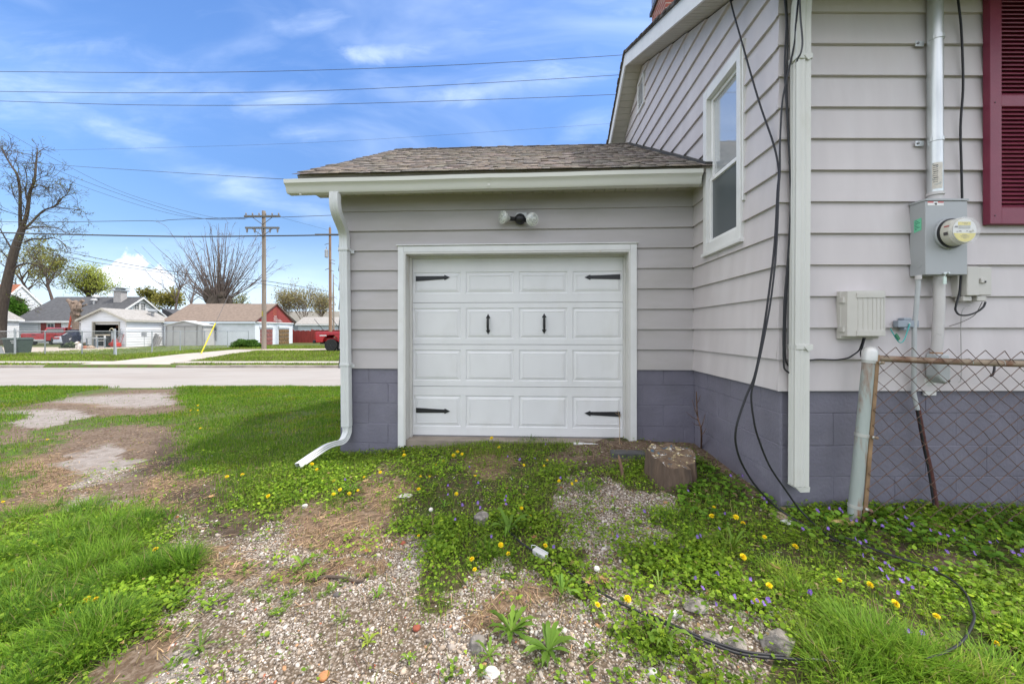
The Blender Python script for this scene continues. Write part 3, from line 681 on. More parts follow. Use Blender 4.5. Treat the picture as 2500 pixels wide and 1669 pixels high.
# ------------------------------------------------------------------ house
house = thing('house', 'lilac-grey lap-sided house with purple block foundation, white gable window and red brick chimney', 'house', SIDE(-1.306, 0, 0))
PD, PZ, S1, S2 = 1.72, 4.95, .49, .62            # gable peak depth / height, slopes
def hrange(z): return (PD - (PZ - z) / S1, PD + (PZ - z) / S2)
WIN = (-.905, -.287, 1.772, 3.27)           # gable window outer trim: depth range, height range
VENT = (1.57, 1.87, 4.33, 4.76)
m = MB(); siding(m, SIDE, -1.300, 4.5, ZS, 4.95, rng_at=hrange, holes=[(WIN[0] + .02, WIN[1] - .02, WIN[2] + .02, WIN[3] - .02), (VENT[0] + .03, VENT[1] - .03, VENT[2] + .03, VENT[3] - .03)], joints=1, seed=11)
build('wall', m, sid_m, house)
WX1 = 7.0
m = MB(); siding(m, RIGHT, 1.748, WX1, ZS, 3.30, holes=[(3.5, 4.3, 1.8, 3.25)], seed=12, e=.2055); build('wall', m, sid_m, house)
rows_r = [.695, .540, .326, .122, -.073, -.28]
m = MB(); blocks(m, RIGHT, 1.772, WX1, rows_r, seed=13, phase=.268, o=-.004); build('foundation', m, found_m, house, bevel=.004); m = MB(); blocks(m, SIDE, -1.296, .0, [.695, .538, .328, .12, -.078, -.28], seed=14, phase=.2, o=-.004)
build('foundation', m, found_m, house, bevel=.004)
m = MB(); m.box(1.70, 2.02, -.03, .045, -.35, -.088, RIGHT); build('footing', m, slab_m, house, bevel=.01)
m = MB()      # corner caps, one per course
for i in range(13):
    z = ZS + i * .2047; m.add([SIDE(-1.235, .0225, z - .006), SIDE(-1.322, .0225, z - .006), RIGHT(1.728, .0235, z - .006), RIGHT(1.86, .0235, z - .006), SIDE(-1.235, .006, z + .200), SIDE(-1.306, .006, z + .200), RIGHT(1.752, .007, z + .200), RIGHT(1.86, .007, z + .200)],
          [(0, 1, 5, 4), (1, 2, 6, 5), (2, 3, 7, 6), (3, 2, 1, 0)])
build('corner_cap', m, sid_m, house)
# roof: two slopes, rake boards, boarded soffit
OH = .257
def zs_(d): return PZ - S1 * (PD - d) if d < PD else PZ - S2 * (d - PD)
def HG(x, d, z): return GF(x, d, z)
XR = 1.824 - OH
m = MB()
for (d0, d1) in ((-1.76, PD), (PD, 4.9)):
    za, zb = zs_(d0), zs_(d1)
    m.prism([(d0, za + .175), (d0, za + .20), (d1, zb + .20), (d1, zb + .175)], XR - .022, 9.0, lambda a, b, h: HG(h, a, b))
hroof = build('roof', m, pm('house_shingles', (.085, .075, .068), .95, .35, 40, .6, 300), house)
cl = Cloud()
for (d0, d1) in ((-1.76, PD), (PD, 4.9)):
    n = 34; Pq = []; Sq = []
    for i in range(n):
        f0 = i / n; d = d0 + (d1 - d0) * f0; Pq.append((XR - .026 + rng.uniform(-.006, .006), d, zs_(d) + .178)); Sq.append((.25, abs(d1 - d0) / n * .95, .026 + rng.uniform(0, .010)))
    sl = S1 if d0 < PD - 1 else -S2
    Pq = np.array(Pq)
    cl.add(BOXV, BOXF, Pq, 0, 0, math.atan(sl), np.array(Sq), np.array([[.085, .075, .07]]) * rng.uniform(.6, 1.4, (n, 1)), lambda v: np.stack([v[:, 0] + .048 * v[:, 1], 3.867 - .048 * v[:, 0] + v[:, 1], v[:, 2]], -1))
cl.build('shingles', shm, hroof)
m = MB()
for (d0, d1) in ((-1.74, PD), (PD, 4.9)):
    za, zb = zs_(d0), zs_(d1); m.prism([(d0, za), (d0, za + .174), (d1, zb + .174), (d1, zb)], XR, XR + .022, lambda a, b, h: HG(h, a, b))
build('rake_board', m, trim_m, house)
m = MB()
for (d0, d1) in ((-1.70, PD), (PD, 4.9)):
    n = int(abs(d1 - d0) / .085)
    for i in range(n):
        a = d0 + (d1 - d0) * i / n; b = d0 + (d1 - d0) * (i + .925) / n
        m.prism([(a, zs_(a) + .012), (a, zs_(a) + .022), (b, zs_(b) + .022), (b, zs_(b) + .012)], XR + .023, 1.822, lambda p, q, h: HG(h, p, q))
    m.prism([(d0, zs_(d0) + .024), (d0, zs_(d0) + .03), (d1, zs_(d1) + .03), (d1, zs_(d1) + .024)], XR + .023, 1.822, lambda p, q, h: HG(h, p, q))
build('soffit', m, soffit_m, house)
m = MB(); m.box(XR + .02, 9.0, -1.74, -1.30, 3.295, 3.305, HG); build('soffit', m, soffit_m, house)
m = MB(); m.box(XR, 9.0, -1.775, -1.75, 3.24, 3.42, HG); build('fascia', m, gut_m, house)
m = MB(); m.add([HG(x, -1.777 - o + .268, 3.33 + z) for x in (XR - .03, 9.0) for o, z in out], [(j, 8 + j, 8 + (j + 1) % 8, (j + 1) % 8) for j in range(8)] + [tuple(range(8))]); build('gutter', m, gut_m, house)
# body of the house behind the walls (closes the volume for light)
m = MB(); m.box(2.0, 8.8, 2.62, 7.9, -.2, 3.28); m.prism([(-.7, 3.3), (PD, 4.7), (4.0, 3.3)], 2.0, 8.8, lambda a, b, h: HG(h, a, b)); build('inner_shell', m, pm('inner_shell', (.06, .06, .06), .9), house)
# gable window
wt_ = .055; a0, a1, z0, z1 = WIN
m = MB(); m.box(a0, a0 + wt_, -.02, .040, z0, z1, SIDE); m.box(a1 - wt_ * 1.15, a1, -.02, .040, z0, z1, SIDE); m.box(a0 + wt_ + .001, a1 - wt_ * 1.15 - .001, -.02, .039, z1 - .09, z1, SIDE); m.box(a0 + wt_ + .001, a1 - wt_ * 1.15 - .001, -.02, .039, z0, z0 + .10, SIDE)
win = build('window', m, trim_m, house, bevel=.003)
m = MB(); m.box(a0 - .012, a1 + .012, -.02, .055, z0 - .012, z0 + .018, SIDE); m.box(a0 - .02, a0 - .003, -.01, .030, z0 + .3, z1 + .03, SIDE); build('sill', m, trim_m, win, bevel=.003)
i0, i1, j0, j1 = a0 + wt_ + .002, a1 - wt_ * 1.15 - .002, z0 + .102, z1 - .092; mid = 2.44
def frame_rect(mb, M, p, q, r, s, w, o0, o1):
    mb.box(p, p + w, o0, o1, r, s, M); mb.box(q - w, q, o0, o1, r, s, M); mb.box(p + w, q - w, o0, o1 - .001, r, r + w, M); mb.box(p + w, q - w, o0, o1 - .001, s - w, s, M)
m = MB(); frame_rect(m, SIDE, i0, i1, mid - .02, j1, .028, -.055, -.004); build('upper_sash', m, white_m, win, bevel=.002)
m = MB(); frame_rect(m, SIDE, i0, i1, j0, mid + .02, .032, -.035, .012); build('lower_sash', m, white_m, win, bevel=.002)
m = MB(); m.box(i0 + .03, i1 - .03, -.030, -.022, mid, j1 - .03, SIDE); build('upper_pane', m, glass_up, win)
m = MB(); m.box(i0 + .03, i1 - .03, -.012, -.004, j0 + .03, mid - .015, SIDE); build('lower_pane', m, glass_dn, win)
m = MB(); m.box(i0 - .01, i1 + .01, -.12, -.085, j0, j1, SIDE); build('interior_shade', m, pm('dark_interior', (.03, .035, .04), .8), win)
# gable vent
m = MB(); frame_rect(m, SIDE, VENT[0], VENT[1], VENT[2], VENT[3], .025, -.01, .035)
for i in range(9):
    z = VENT[2] + .04 + i * .039; m.add([SIDE(VENT[0] + .025, o, z + h) for o, h in ((.03, -.012), (.03, -.005), (-.005, .022), (-.005, .015))] + [SIDE(VENT[1] - .025, o, z + h) for o, h in ((.03, -.012), (.03, -.005), (-.005, .022), (-.005, .015))], [(0, 4, 5, 1), (1, 5, 6, 2), (2, 6, 7, 3), (3, 7, 4, 0)])
vent = build('gable_vent', m, trim_m, house)
m = MB(); m.box(VENT[0] + .02, VENT[1] - .02, -.04, -.03, VENT[2] + .02, VENT[3] - .02, SIDE); build('vent_cavity', m, pm('vent_dark', (.02, .02, .02), .9), vent)
# chimney
def brick_mat(name, c1, c2, mortar, scale=1.0, bw=.2, rh=.067, white=None):
    m = bpy.data.materials.new(name); m.use_nodes = True; t = m.node_tree; p = t.nodes['Principled BSDF']; p.inputs['Roughness'].default_value = .85
    co = t.nodes.new('ShaderNodeTexCoord'); s = t.nodes.new('ShaderNodeSeparateXYZ'); t.links.new(co.outputs['Object'], s.inputs[0])
    ad = t.nodes.new('ShaderNodeMath'); ad.operation = 'ADD'; t.links.new(s.outputs[0], ad.inputs[0]); t.links.new(s.outputs[1], ad.inputs[1])
    cb = t.nodes.new('ShaderNodeCombineXYZ'); t.links.new(ad.outputs[0], cb.inputs[0]); t.links.new(s.outputs[2], cb.inputs[1])
    b = t.nodes.new('ShaderNodeTexBrick'); t.links.new(cb.outputs[0], b.inputs['Vector']); b.inputs['Scale'].default_value = scale
    b.inputs['Color1'].default_value = (*c1, 1); b.inputs['Color2'].default_value = (*c2, 1); b.inputs['Mortar'].default_value = (*mortar, 1)
    b.inputs['Brick Width'].default_value = bw; b.inputs['Row Height'].default_value = rh; b.inputs['Mortar Size'].default_value = .008
    t.links.new(b.outputs['Color'], p.inputs['Base Color']); return m
ch_c = GF(2.33, 1.75, 0)
m = MB(); m.box(2.06, 2.62, 1.46, 2.04, 4.7, 5.93, GF)
chim = build('chimney', m, brick_mat('chimney_brick', (.30, .085, .055), (.24, .065, .045), (.33, .26, .22)), hroof)
capm = pm('chimney_cap_metal', (.10, .10, .11), .5, .2, 10, metal=.6)
# ------------------------------------------------------------------ downspout at the house corner
m = MB(); rect_sweep(m, [RIGHT(1.845, .10, 3.36), RIGHT(1.845, .10, 3.24), RIGHT(1.843, .075, 3.16), RIGHT(1.842, .068, 3.05), RIGHT(1.839, .068, 2.0), RIGHT(1.832, .068, 1.0), RIGHT(1.827, .070, .10)], .094, .07, Vector((1, 0, 0)))
ds2_m = pm('old_downspout', (.60, .60, .565), .45, .06, 3, tint=(.40, .38, .30), tscale=6, tamt=.45, stretch=(1, 1, .4), tedge=(.56, .8))
spout2 = build('downspout', m, ds2_m, house, smooth=True)
m = MB(); m.add([RIGHT(1.828 + a, .070 + b, z) for a, b, z in ((-.047, -.035, .10), (.047, -.035, .10), (.047, .035, .10), (-.047, .035, .10), (-.045, -.03, .094), (.046, -.035, .072), (.044, .034, .068), (-.010, .030, .064), (-.044, .02, .092))], [(0, 1, 5, 4), (1, 2, 6, 5), (2, 3, 7, 6), (3, 8, 7), (3, 0, 4, 8)]); build('bent_outlet', m, ds2_m, spout2)
for z in (2.81, .98):
    m = MB(); m.box(1.787, 1.893, .03, .107, z - .016, z + .016, RIGHT); m.prism([(1.835, z), (1.862, z + .022), (1.888, z + .012), (1.888, z - .014), (1.86, z - .03)], .107, .112, lambda a, b, h: RIGHT(a, h, b)); build('strap', m, ds2_m, spout2, bevel=.003)
# ------------------------------------------------------------------ shutter at the picture's edge, with its window
shut_m = pm('burgundy_shutter', (.185, .022, .052), .45, .08, 6, .2, 90, tint=(.22, .035, .06), tscale=8, tamt=.5)
m = MB(); sx0, sx1, sz0, sz1 = 3.068, 3.46, 1.768, 3.30
m.box(sx0, sx0 + .075, .022, .062, sz0, sz1, RIGHT); m.box(sx1 - .075, sx1, .022, .062, sz0, sz1, RIGHT)
for a, b in ((sz0, sz0 + .105), (2.522, 2.594), (sz1 - .08, sz1)): m.box(sx0 + .076, sx1 - .076, .022, .060, a, b, RIGHT)
shutter = build('shutter', m, shut_m, house, bevel=.003)
m = MB()
for a, b in ((sz0 + .105, 2.522), (2.594, sz1 - .08)):
    n = int((b - a) / .0262)
    for i in range(n):
        z = a + (i + .5) * (b - a) / n; q = ((.056, -.013), (.058, -.008), (.036, .014), (.034, .009))
        m.add([RIGHT(sx0 + .076, o, z + h) for o, h in q] + [RIGHT(sx1 - .076, o, z + h) for o, h in q], [(0, 4, 5, 1), (1, 5, 6, 2), (2, 6, 7, 3), (3, 7, 4, 0)])
    m.box(sx0 + .076, sx1 - .076, .022, .026, a, b, RIGHT)
build('louvers', m, shut_m, shutter)
for z in (1.82, 2.545): m = MB(); m.lathe([(.004, 0), (.004, .002), (.0, .003)], RIGHT(sx0 + .03, .0622, z), (0, -1, 0), 8); build('screw', m, black_m, shutter)
m = MB(); frame_rect(m, RIGHT, 3.48, 4.32, 1.77, 3.28, .07, -.02, .04); w2 = build('window', m, trim_m, house); m = MB(); m.box(3.55, 4.25, -.02, -.01, 1.84, 3.21, RIGHT); build('pane', m, glass_up, w2)
# ------------------------------------------------------------------ chimney cap
m = MB(); m.box(2.03, 2.65, 1.43, 2.07, 5.93, 5.99, GF); m.box(2.02, 2.66, 1.42, 2.08, 6.30, 6.34, GF)
for i in range(13):
    for d in (1.46, 2.04): m.tube([GF(2.06 + i * .0467, d, 5.99), GF(2.06 + i * .0467, d, 6.30)], .006, 4)
    for x in (2.06, 2.62): m.tube([GF(x, 1.46 + i * .0483, 5.99), GF(x, 1.46 + i * .0483, 6.30)], .006, 4)
build('chimney_cap', m, capm, chim)
# ------------------------------------------------------------------ electric service
galv = pm('galvanised_steel', (.62, .64, .64), .38, .16, 9, metal=.75, tint=(.42, .50, .48), tscale=6, tamt=.6, stretch=(1, 1, .25))
mg = pm('meter_box_grey', (.36, .375, .385), .42, .03, 4, .1, 200)
pvc = pm('grey_pvc', (.42, .44, .45), .5, .06, 6, tint=(.52, .52, .50), tscale=8, tamt=.5)
pvc_w = pm('painted_conduit', (.52, .50, .49), .5, .06, 6, tint=(.28, .27, .26), tscale=14, tamt=.7, tedge=(.62, .7))
mast = thing('conduit_mast', 'galvanised steel service pipe strapped upright to siding above the electric meter', 'pipe', RIGHT(2.72, .055, 1.95))
m = MB(); m.tube([RIGHT(2.72, .055, z) for z in (1.965, 2.3, 2.7, 3.1, 3.6, 4.4)], .0375, 20); pipe = build('pipe', m, galv, mast, smooth=True)
m = MB(); m.tube([RIGHT(2.72, .055, z) for z in (1.905, 1.945, 1.95, 1.968)], [.035, .035, .043, .041], 20); build('hub', m, pvc_w, mast, smooth=True)
m = MB(); m.prism([(-.9, 1.985), (.15, 1.985), (.15, 2.16), (-.9, 2.16)], 0, 1, lambda a, b, h: RIGHT(2.72 + math.sin(a) * (.0378 + .0004 * h), .055 + math.cos(a) * (.0378 + .0004 * h), b))
m2 = MB(); n = 8
for i in range(n):
    a, b = -1.2 + i * .17, -1.2 + (i + 1) * .17; m2.quad(*[RIGHT(2.72 + math.sin(q) * .0382, .055 + math.cos(q) * .0382, z) for q, z in ((a, 1.985), (b, 1.985), (b, 2.15), (a, 2.15))])
stick = build('sticker', m2, pm('torn_paper', (.62, .58, .52), .8, .15, 30, tint=(.35, .36, .35), tscale=30, tamt=.8, tedge=(.55, .6)), mast)
m2 = MB()
for i in range(9):
    z = 2.13 - i * .013
    for j in range(4): 
        a, b = -1.05 + j * .14, -1.05 + (j + 1) * .14 - (.05 if i % 3 else .0); m2.quad(*[RIGHT(2.72 + math.sin(q) * .0386, .055 + math.cos(q) * .0386, zz) for q, zz in ((a, z), (b, z), (b, z + .005), (a, z + .005))])
build('sticker_lettering', m2, pm('dark_ink', (.09, .08, .08), .8), stick)
for z in (2.95, 2.30):
    ears = []; m = MB()
    m.prism([(2.72 - .095, z - .018), (2.72 - .04, z - .018), (2.72 - .04, z + .016), (2.72 - .095, z + .016)], .021, .027, lambda a, b, h: RIGHT(a, h, b)); ears.append(m); m = MB()
    m.prism([(2.72 + .036, z - .012), (2.72 + .06, z - .012), (2.72 + .06, z + .012), (2.72 + .036, z + .012)], .021, .027, lambda a, b, h: RIGHT(a, h, b)); ears.append(m); m = MB()
    for i in range(10):
        a, b = -1.75 + i * .35, -1.75 + (i + 1) * .35; vs = [RIGHT(2.72 + math.sin(q) * r, .055 + math.cos(q) * r, z + .004 + zz) for q in (a, b) for r in (.038, .042) for zz in (-.012, .012)]
        m.add(vs, [(2, 3, 7, 6), (0, 2, 6, 4), (1, 5, 7, 3)])
    st = build('pipe_strap', m, galv, mast)
    for q in ears: build('strap_ear', q, galv, st, bevel=.001)
    m = MB(); m.lathe([(.008, 0), (.008, .004), (.003, .006)], RIGHT(2.64, .027, z), (0, -1, 0), 10); build('screw', m, pm('steel_dark', (.2, .2, .2), .4, metal=.8), st)
FO = .107         # meter box front
mb_ = thing('meter_box', 'grey steel electric meter box with round glass meter and a green sticker', 'meter', RIGHT(2.733, .02, 1.435))
bx0, bx1, bz0, bz1 = 2.601, 2.866, 1.435, 1.912
m = MB(); m.box(bx0, bx1, .012, FO, bz0, bz1 - .014, RIGHT); case = build('case', m, mg, mb_, bevel=.003)
m = MB(); m.box(bx0 - .004, bx1 + .004, .012, FO + .006, bz1 - .0135, bz1, RIGHT); build('rain_lip', m, mg, mb_, bevel=.002)
mc = (2.745, 1.690)
m = MB(); m.lathe([(.097, 0), (.097, .012), (.088, .020), (.0, .021)], RIGHT(mc[0], FO, mc[1]), (0, -1, 0), 32); build('socket_ring', m, mg, mb_, smooth=True)
m = MB(); m.lathe([(.091, .014), (.093, .020), (.0915, .026), (.082, .027)], RIGHT(mc[0], FO, mc[1]), (0, -1, 0), 32); build('gasket', m, black_m, mb_, smooth=True)
metb = pm('meter_body', (.55, .53, .46), .25, .05, 10)
m = MB(); m.lathe([(.084, .026), (.082, .050), (.079, .076), (.074, .083), (.0, .084)], RIGHT(mc[0], FO, mc[1]), (0, -1, 0), 36); meter = build('meter_body', m, metb, mb_, smooth=True)
facem = pm('meter_face', (.72, .72, .70), .4, .03, 20); yel = pm('yellow_label', (.72, .62, .17), .5, .05, 20); lcd = pm('lcd_window', (.40, .41, .38), .2, .03, 5)
def disc_seg(mb, cx, cz, r, z_lo, z_hi, o, n=20):
    """part of a disc between two heights"""
    pts = []
    for i in range(n + 1):
        z = z_lo + (z_hi - z_lo) * i / n; w = math.sqrt(max(r * r - z * z, 0)); pts.append((w, z))
    poly = [(cx + w, cz + z) for w, z in pts] + [(cx - w, cz + z) for w, z in pts[::-1]]
    mb.add([RIGHT(a, o, b) for a, b in poly], [tuple(range(len(poly)))])
fo = FO + .0855
m = MB(); disc_seg(m, *mc, .073, -.073, .073, fo); fc = build('meter_face', m, facem, mb_)
m = MB(); disc_seg(m, *mc, .070, -.070, -.016, fo + .0012); m.add([RIGHT(mc[0] + a, fo + .0012, mc[1] + b) for a, b in ((-.041, .030), (.036, .030), (.036, .052), (-.041, .052))], [(0, 1, 2, 3)]); build('yellow_label', m, yel, fc)
m = MB(); m.add([RIGHT(mc[0] + a, fo + .002, mc[1] + b) for a, b in ((-.036, .012), (.033, .012), (.033, .031), (-.036, .031))], [(0, 1, 2, 3)]); build('display', m, lcd, fc)
m = MB()
for (z, w, x0) in ((-.028, .030, -.016), (-.034, .050, -.026), (-.043, .042, -.022), (-.049, .016, -.010), (.043, .034, -.018), (.037, .02, -.004)):
    k = 0
    while k < w: 
        l = random.uniform(.003, .007); m.add([RIGHT(mc[0] + x0 + k + a, fo + .0022, mc[1] + z + b) for a, b in ((0, 0), (l, 0), (l, .0024), (0, .0024))], [(0, 1, 2, 3)]); k += l + .0018
for (x, z, w, h) in ((-.062, .017, .018, .010), (-.036, -.008, .014, .006), (.008, -.007, .010, .005), (-.052, -.009, .010, .004)): m.add([RIGHT(mc[0] + x + a, fo + .0024, mc[1] + z + b) for a, b in ((0, 0), (w, 0), (w, h), (0, h))], [(0, 1, 2, 3)])
build('face_lettering', m, pm('grey_ink', (.16, .15, .17), .7), fc)
m = MB(); m.tube([RIGHT(mc[0] + .030, fo + .002, mc[1] - .006), RIGHT(mc[0] + .042, fo + .008, mc[1] - .003)], [.004, .007], 10); build('reset_plug', m, metb, fc, smooth=True)
gl = bpy.data.materials.new('meter_dome'); gl.use_nodes = True; p = gl.node_tree.nodes['Principled BSDF']; p.inputs['Base Color'].default_value = (.9, .9, .9, 1); p.inputs['Roughness'].default_value = .04; p.inputs['Alpha'].default_value = .16; p.inputs['Specular IOR Level'].default_value = .9
m = MB(); m.lathe([(.0855, .074), (.0845, .092), (.080, .099), (.060, .102), (.0, .103)], RIGHT(mc[0], FO, mc[1]), (0, -1, 0), 36); build('glass_cover', m, gl, mb_, smooth=True)
def side_lbl(mb, ang0, ang1, h0, h1, r=.0836):
    for i in range(5):
        a, b = ang0 + (ang1 - ang0) * i / 5, ang0 + (ang1 - ang0) * (i + 1) / 5
        mb.quad(*[RIGHT(mc[0] + math.sin(q) * r, FO + h, mc[1] + math.cos(q) * r) for q, h in ((a, h0), (b, h0), (b, h1), (a, h1))])
m = MB(); side_lbl(m, -1.22, -1.12, .042, .070, .0835); build('red_marking', m, pm('red_ink', (.4, .08, .07), .6), meter)
m = MB(); side_lbl(m, -1.85, -1.62, .045, .068, .0836); build('dark_marking', m, pm('dark_ink', (.09, .08, .08), .8), meter)
m = MB(); m.add([RIGHT(a, FO + .0015, b) for a, b in ((2.612, 1.868), (2.715, 1.868), (2.715, 1.894), (2.612, 1.894))], [(0, 1, 2, 3)]); wl = build('warning_label', m, pm('label_white', (.74, .74, .73), .5), mb_)
for a, b in ((2.613, 2.650), (2.677, 2.714)): m = MB(); m.add([RIGHT(x, FO + .0022, z) for x, z in ((a, 1.886), (b, 1.886), (b, 1.8935), (a, 1.8935))], [(0, 1, 2, 3)]); build('red_band', m, pm('label_red', (.62, .10, .10), .5), wl)
m = MB(); m.add([RIGHT(2.665 + .007 * math.cos(t * .785), FO + .0022, 1.8785 + .008 * math.sin(t * .785)) for t in range(8)], [tuple(range(8))]); m.add([RIGHT(x, FO + .0022, z) for x, z in ((2.654, 1.880), (2.659, 1.880), (2.659, 1.8835), (2.654, 1.8835))], [(0, 1, 2, 3)]); build('pictogram', m, pm('dark_ink', (.09, .08, .08), .8), wl)
m = MB(); m.add([RIGHT(bx0 - .0015, o, z) for o, z in ((.040, 1.712), (.085, 1.722), (.085, 1.800), (.040, 1.792))], [(3, 2, 1, 0)]); gs = build('green_sticker', m, pm('mint_label', (.16, .55, .34), .5, .04, 10), mb_)
m = MB()
for i in range(7):
    z = 1.785 - i * .0095; m.add([RIGHT(bx0 - .0022, o, zz + (.0016 if o > .05 else 0)) for o, zz in ((.045, z), (.058 + .02 * ((i * 7) % 3) / 2, z), (.058 + .02 * ((i * 7) % 3) / 2, z + .0035), (.045, z + .0035))], [(3, 2, 1, 0)])
build('sticker_lettering', m, pm('dark_green_ink', (.03, .16, .10), .7), gs)
m = MB(); m.lathe([(.022, .0), (.022, .0015), (.019, .0015), (.0, .001)], RIGHT(bx0, .062, 1.505), (-1, 0, 0), 20); build('knockout', m, mg, case)
m = MB(); m.box(2.706, 2.742, FO, FO + .010, 1.436, 1.448, RIGHT); m.lathe([(.006, 0), (.006, .006)], RIGHT(2.735, FO + .01, 1.444), (0, -1, 0), 10); build('latch', m, galv, mb_, bevel=.002)
m = MB(); m.tube([RIGHT(2.72, FO + .006, 1.437), RIGHT(2.716, FO + .006, 1.42)], .0016, 6); m.box(2.706, 2.726, FO + .003, FO + .008, 1.375, 1.42, RIGHT); build('seal_tag', m, pm('clear_tag', (.55, .66, .60), .2), mb_)
# conduits below the box
cd1 = thing('ground_conduit', 'thin grey conduit from meter box through a small clamp down behind chain link fence', 'pipe', RIGHT(2.62, .03, -.05))
m = MB(); m.tube([at(2242, 672, 2.40), at(2241, 700, 2.405), at(2236, 762, 2.415), at(2232, 800, 2.425), at(2231, 960, 2.43), at(2240, 1000, 2.42)], .0125, 12); build('pipe', m, pvc, cd1, smooth=True)
m = MB(); m.tube([at(2242, 672, 2.40), at(2242, 682, 2.40)], .0165, 12); build('coupling', m, pvc_w, cd1, smooth=True)
m = MB(); m.box(2.475, 2.61, .028, .062, 1.105, 1.148, RIGHT); m.box(2.515, 2.565, .02, .060, 1.149, 1.165, RIGHT); m.box(2.52, 2.56, .02, .058, 1.085, 1.104, RIGHT); cl_ = build('bonding_clamp', m, pm('clamp_blue_grey', (.27, .31, .36), .5, .06, 8), cd1, bevel=.003)
m = MB(); m.lathe([(.008, 0), (.008, .003)], RIGHT(2.545, .062, 1.127), (0, -1, 0), 10); build('screw', m, galv, cl_)
m = MB(); g2 = at(2288, 1245, 2.40); m.tube(bez([at(2239, 985, 2.425), at(2256, 1080, 2.42), at(2272, 1150, 2.41), g2, g2 + Vector((.02, -.02, -.15))], 3), .013, 10); build('rusty_pipe', m, pm('rusty_maroon', (.085, .030, .025), .8, .35, 30, .4, 80), cd1, smooth=True)
m = MB(); m.tube(bez([at(2238, 985, 2.42), at(2250, 1060, 2.415), at(2266, 1140, 2.41), at(2280, 1235, 2.395)], 3), .006, 8); build('copper_wire', m, rubber_m, cd1, smooth=True)
cd2 = thing('entry_conduit', 'wide painted conduit from meter box bottom into a grey elbow fitting on siding', 'pipe', RIGHT(2.70, .04, .7))
m = MB(); m.tube([RIGHT(2.735, .065, 1.44), RIGHT(2.735, .065, 1.25), RIGHT(2.728, .060, 1.0), RIGHT(2.726, .055, .945)], .0275, 16); build('pipe', m, pvc_w, cd2, smooth=True)
m = MB(); m.tube([RIGHT(2.726, .057, z) for z in (.935, .945)], [.030, .029], 16); build('rusty_ring', m, pm('rust_ring', (.32, .20, .12), .8, .2, 30), cd2)
m = MB(); m.prism([(2.690, .935), (2.765, .935), (2.772, .86), (2.772, .79), (2.765, .755), (2.745, .742), (2.715, .765), (2.690, .79)], .024, .10, lambda a, b, h: RIGHT(a, h, b)); lb = build('elbow_fitting', m, pvc, cd2, bevel=.010, smooth=True)
m = MB(); m.box(2.693, 2.77, .003, .020, .66, .77, RIGHT); build('wall_plate', m, trim_m, cd2, bevel=.003)
m = MB(); m.lathe([(.007, 0), (.006, .004)], RIGHT(2.757, .10, .765), (0, -1, 0), 8); build('screw', m, black_m, lb)
# telephone boxes
tb_m = pm('beige_plastic', (.54, .52, .48), .45, .04, 6, tint=(.45, .43, .39), tscale=5, tamt=.4)
tb = thing('telephone_box', 'beige plastic utility box with ribbed curved cover low on the siding', 'utility box', RIGHT(2.24, .02, 1.04))
x0, x1, z0, z1 = 2.118, 2.378, 1.042, 1.338
m = MB(); m.box(x0, x1 - .01, .012, .045, z0 - .012, z1, RIGHT); back = build('back_plate', m, tb_m, tb, bevel=.004)
m = MB(); prof = [(x0 + .004, .045), (x0 + .012, .082), (x0 + .05, .100), (x0 + .10, .109), (x0 + .15, .110), (x1 - .05, .103), (x1 - .012, .088), (x1, .06), (x1, .045)]
n = len(prof); m.add([RIGHT(a, o, z) for z in (z0 + .006, z1 - .004) for a, o in prof], [(i, i + 1, n + i + 1, n + i) for i in range(n - 1)] + [tuple(range(n))[::-1], tuple(range(n, 2 * n))]); cov = build('cover', m, tb_m, tb, smooth=True)
def pr(x): return np.interp(x, [a for a, o in prof[:7]], [o for a, o in prof[:7]])
m = MB()
for i in range(7):
    x = x0 + .062 + i * .0285; m.tube([RIGHT(x, pr(x) + .0005, z0 + .045), RIGHT(x, pr(x) + .0005, z1 - .05)], .0028, 6)
build('ribs', m, tb_m, cov)
for (a, b) in ((z1 - .048, z1 - .018), (z0 + .008, z0 + .04)): m = MB(); m.add([RIGHT(x, pr(x) + o, z) for x in np.linspace(x0 + .052, x1 - .02, 8) for o, z in ((.006, a), (.007, b), (-.002, b), (-.002, a))], [(i * 4 + j, (i + 1) * 4 + j, (i + 1) * 4 + (j + 1) % 4, i * 4 + (j + 1) % 4) for i in range(7) for j in range(4)] + [(0, 1, 2, 3), (31, 30, 29, 28)]); build('cover_band', m, tb_m, cov)
for z in (z1 - .06, z0 + .05): m = MB(); m.box(x0 - .006, x0 + .014, .035, .07, z - .018, z + .018, RIGHT); build('hinge', m, tb_m, tb, bevel=.002)
m = MB(); m.lathe([(.009, 0), (.009, .003)], RIGHT(2.395, .02, 1.175), (0, -1, 0), 10); build('mounting_hole', m, pm('hole_dark', (.10, .09, .08), .8), tb)
nb = thing('network_box', 'small pale utility box with two bottom stubs beside the meter box', 'utility box', RIGHT(2.96, .02, 1.26))
m = MB(); m.box(2.885, 3.06, .012, .05, 1.315, 1.488, RIGHT); m.box(2.868, 2.884, .012, .055, 1.30, 1.47, RIGHT); build('back_plate', m, tb_m, nb, bevel=.003)
m = MB(); m.box(2.889, 2.965, .051, .088, 1.305, 1.490, RIGHT); build('cover', m, tb_m, nb, bevel=.005)
m = MB(); m.box(2.968, 3.058, .051, .078, 1.308, 1.488, RIGHT); dr_ = build('door', m, tb_m, nb, bevel=.005)
m = MB(); m.box(2.976, 3.012, .078, .090, 1.385, 1.415, RIGHT); build('latch', m, tb_m, dr_, bevel=.003)
m = MB(); m.lathe([(.006, 0), (.006, .002)], RIGHT(3.0, .0905, 1.393), (0, -1, 0), 10); build('lock', m, black_m, dr_)
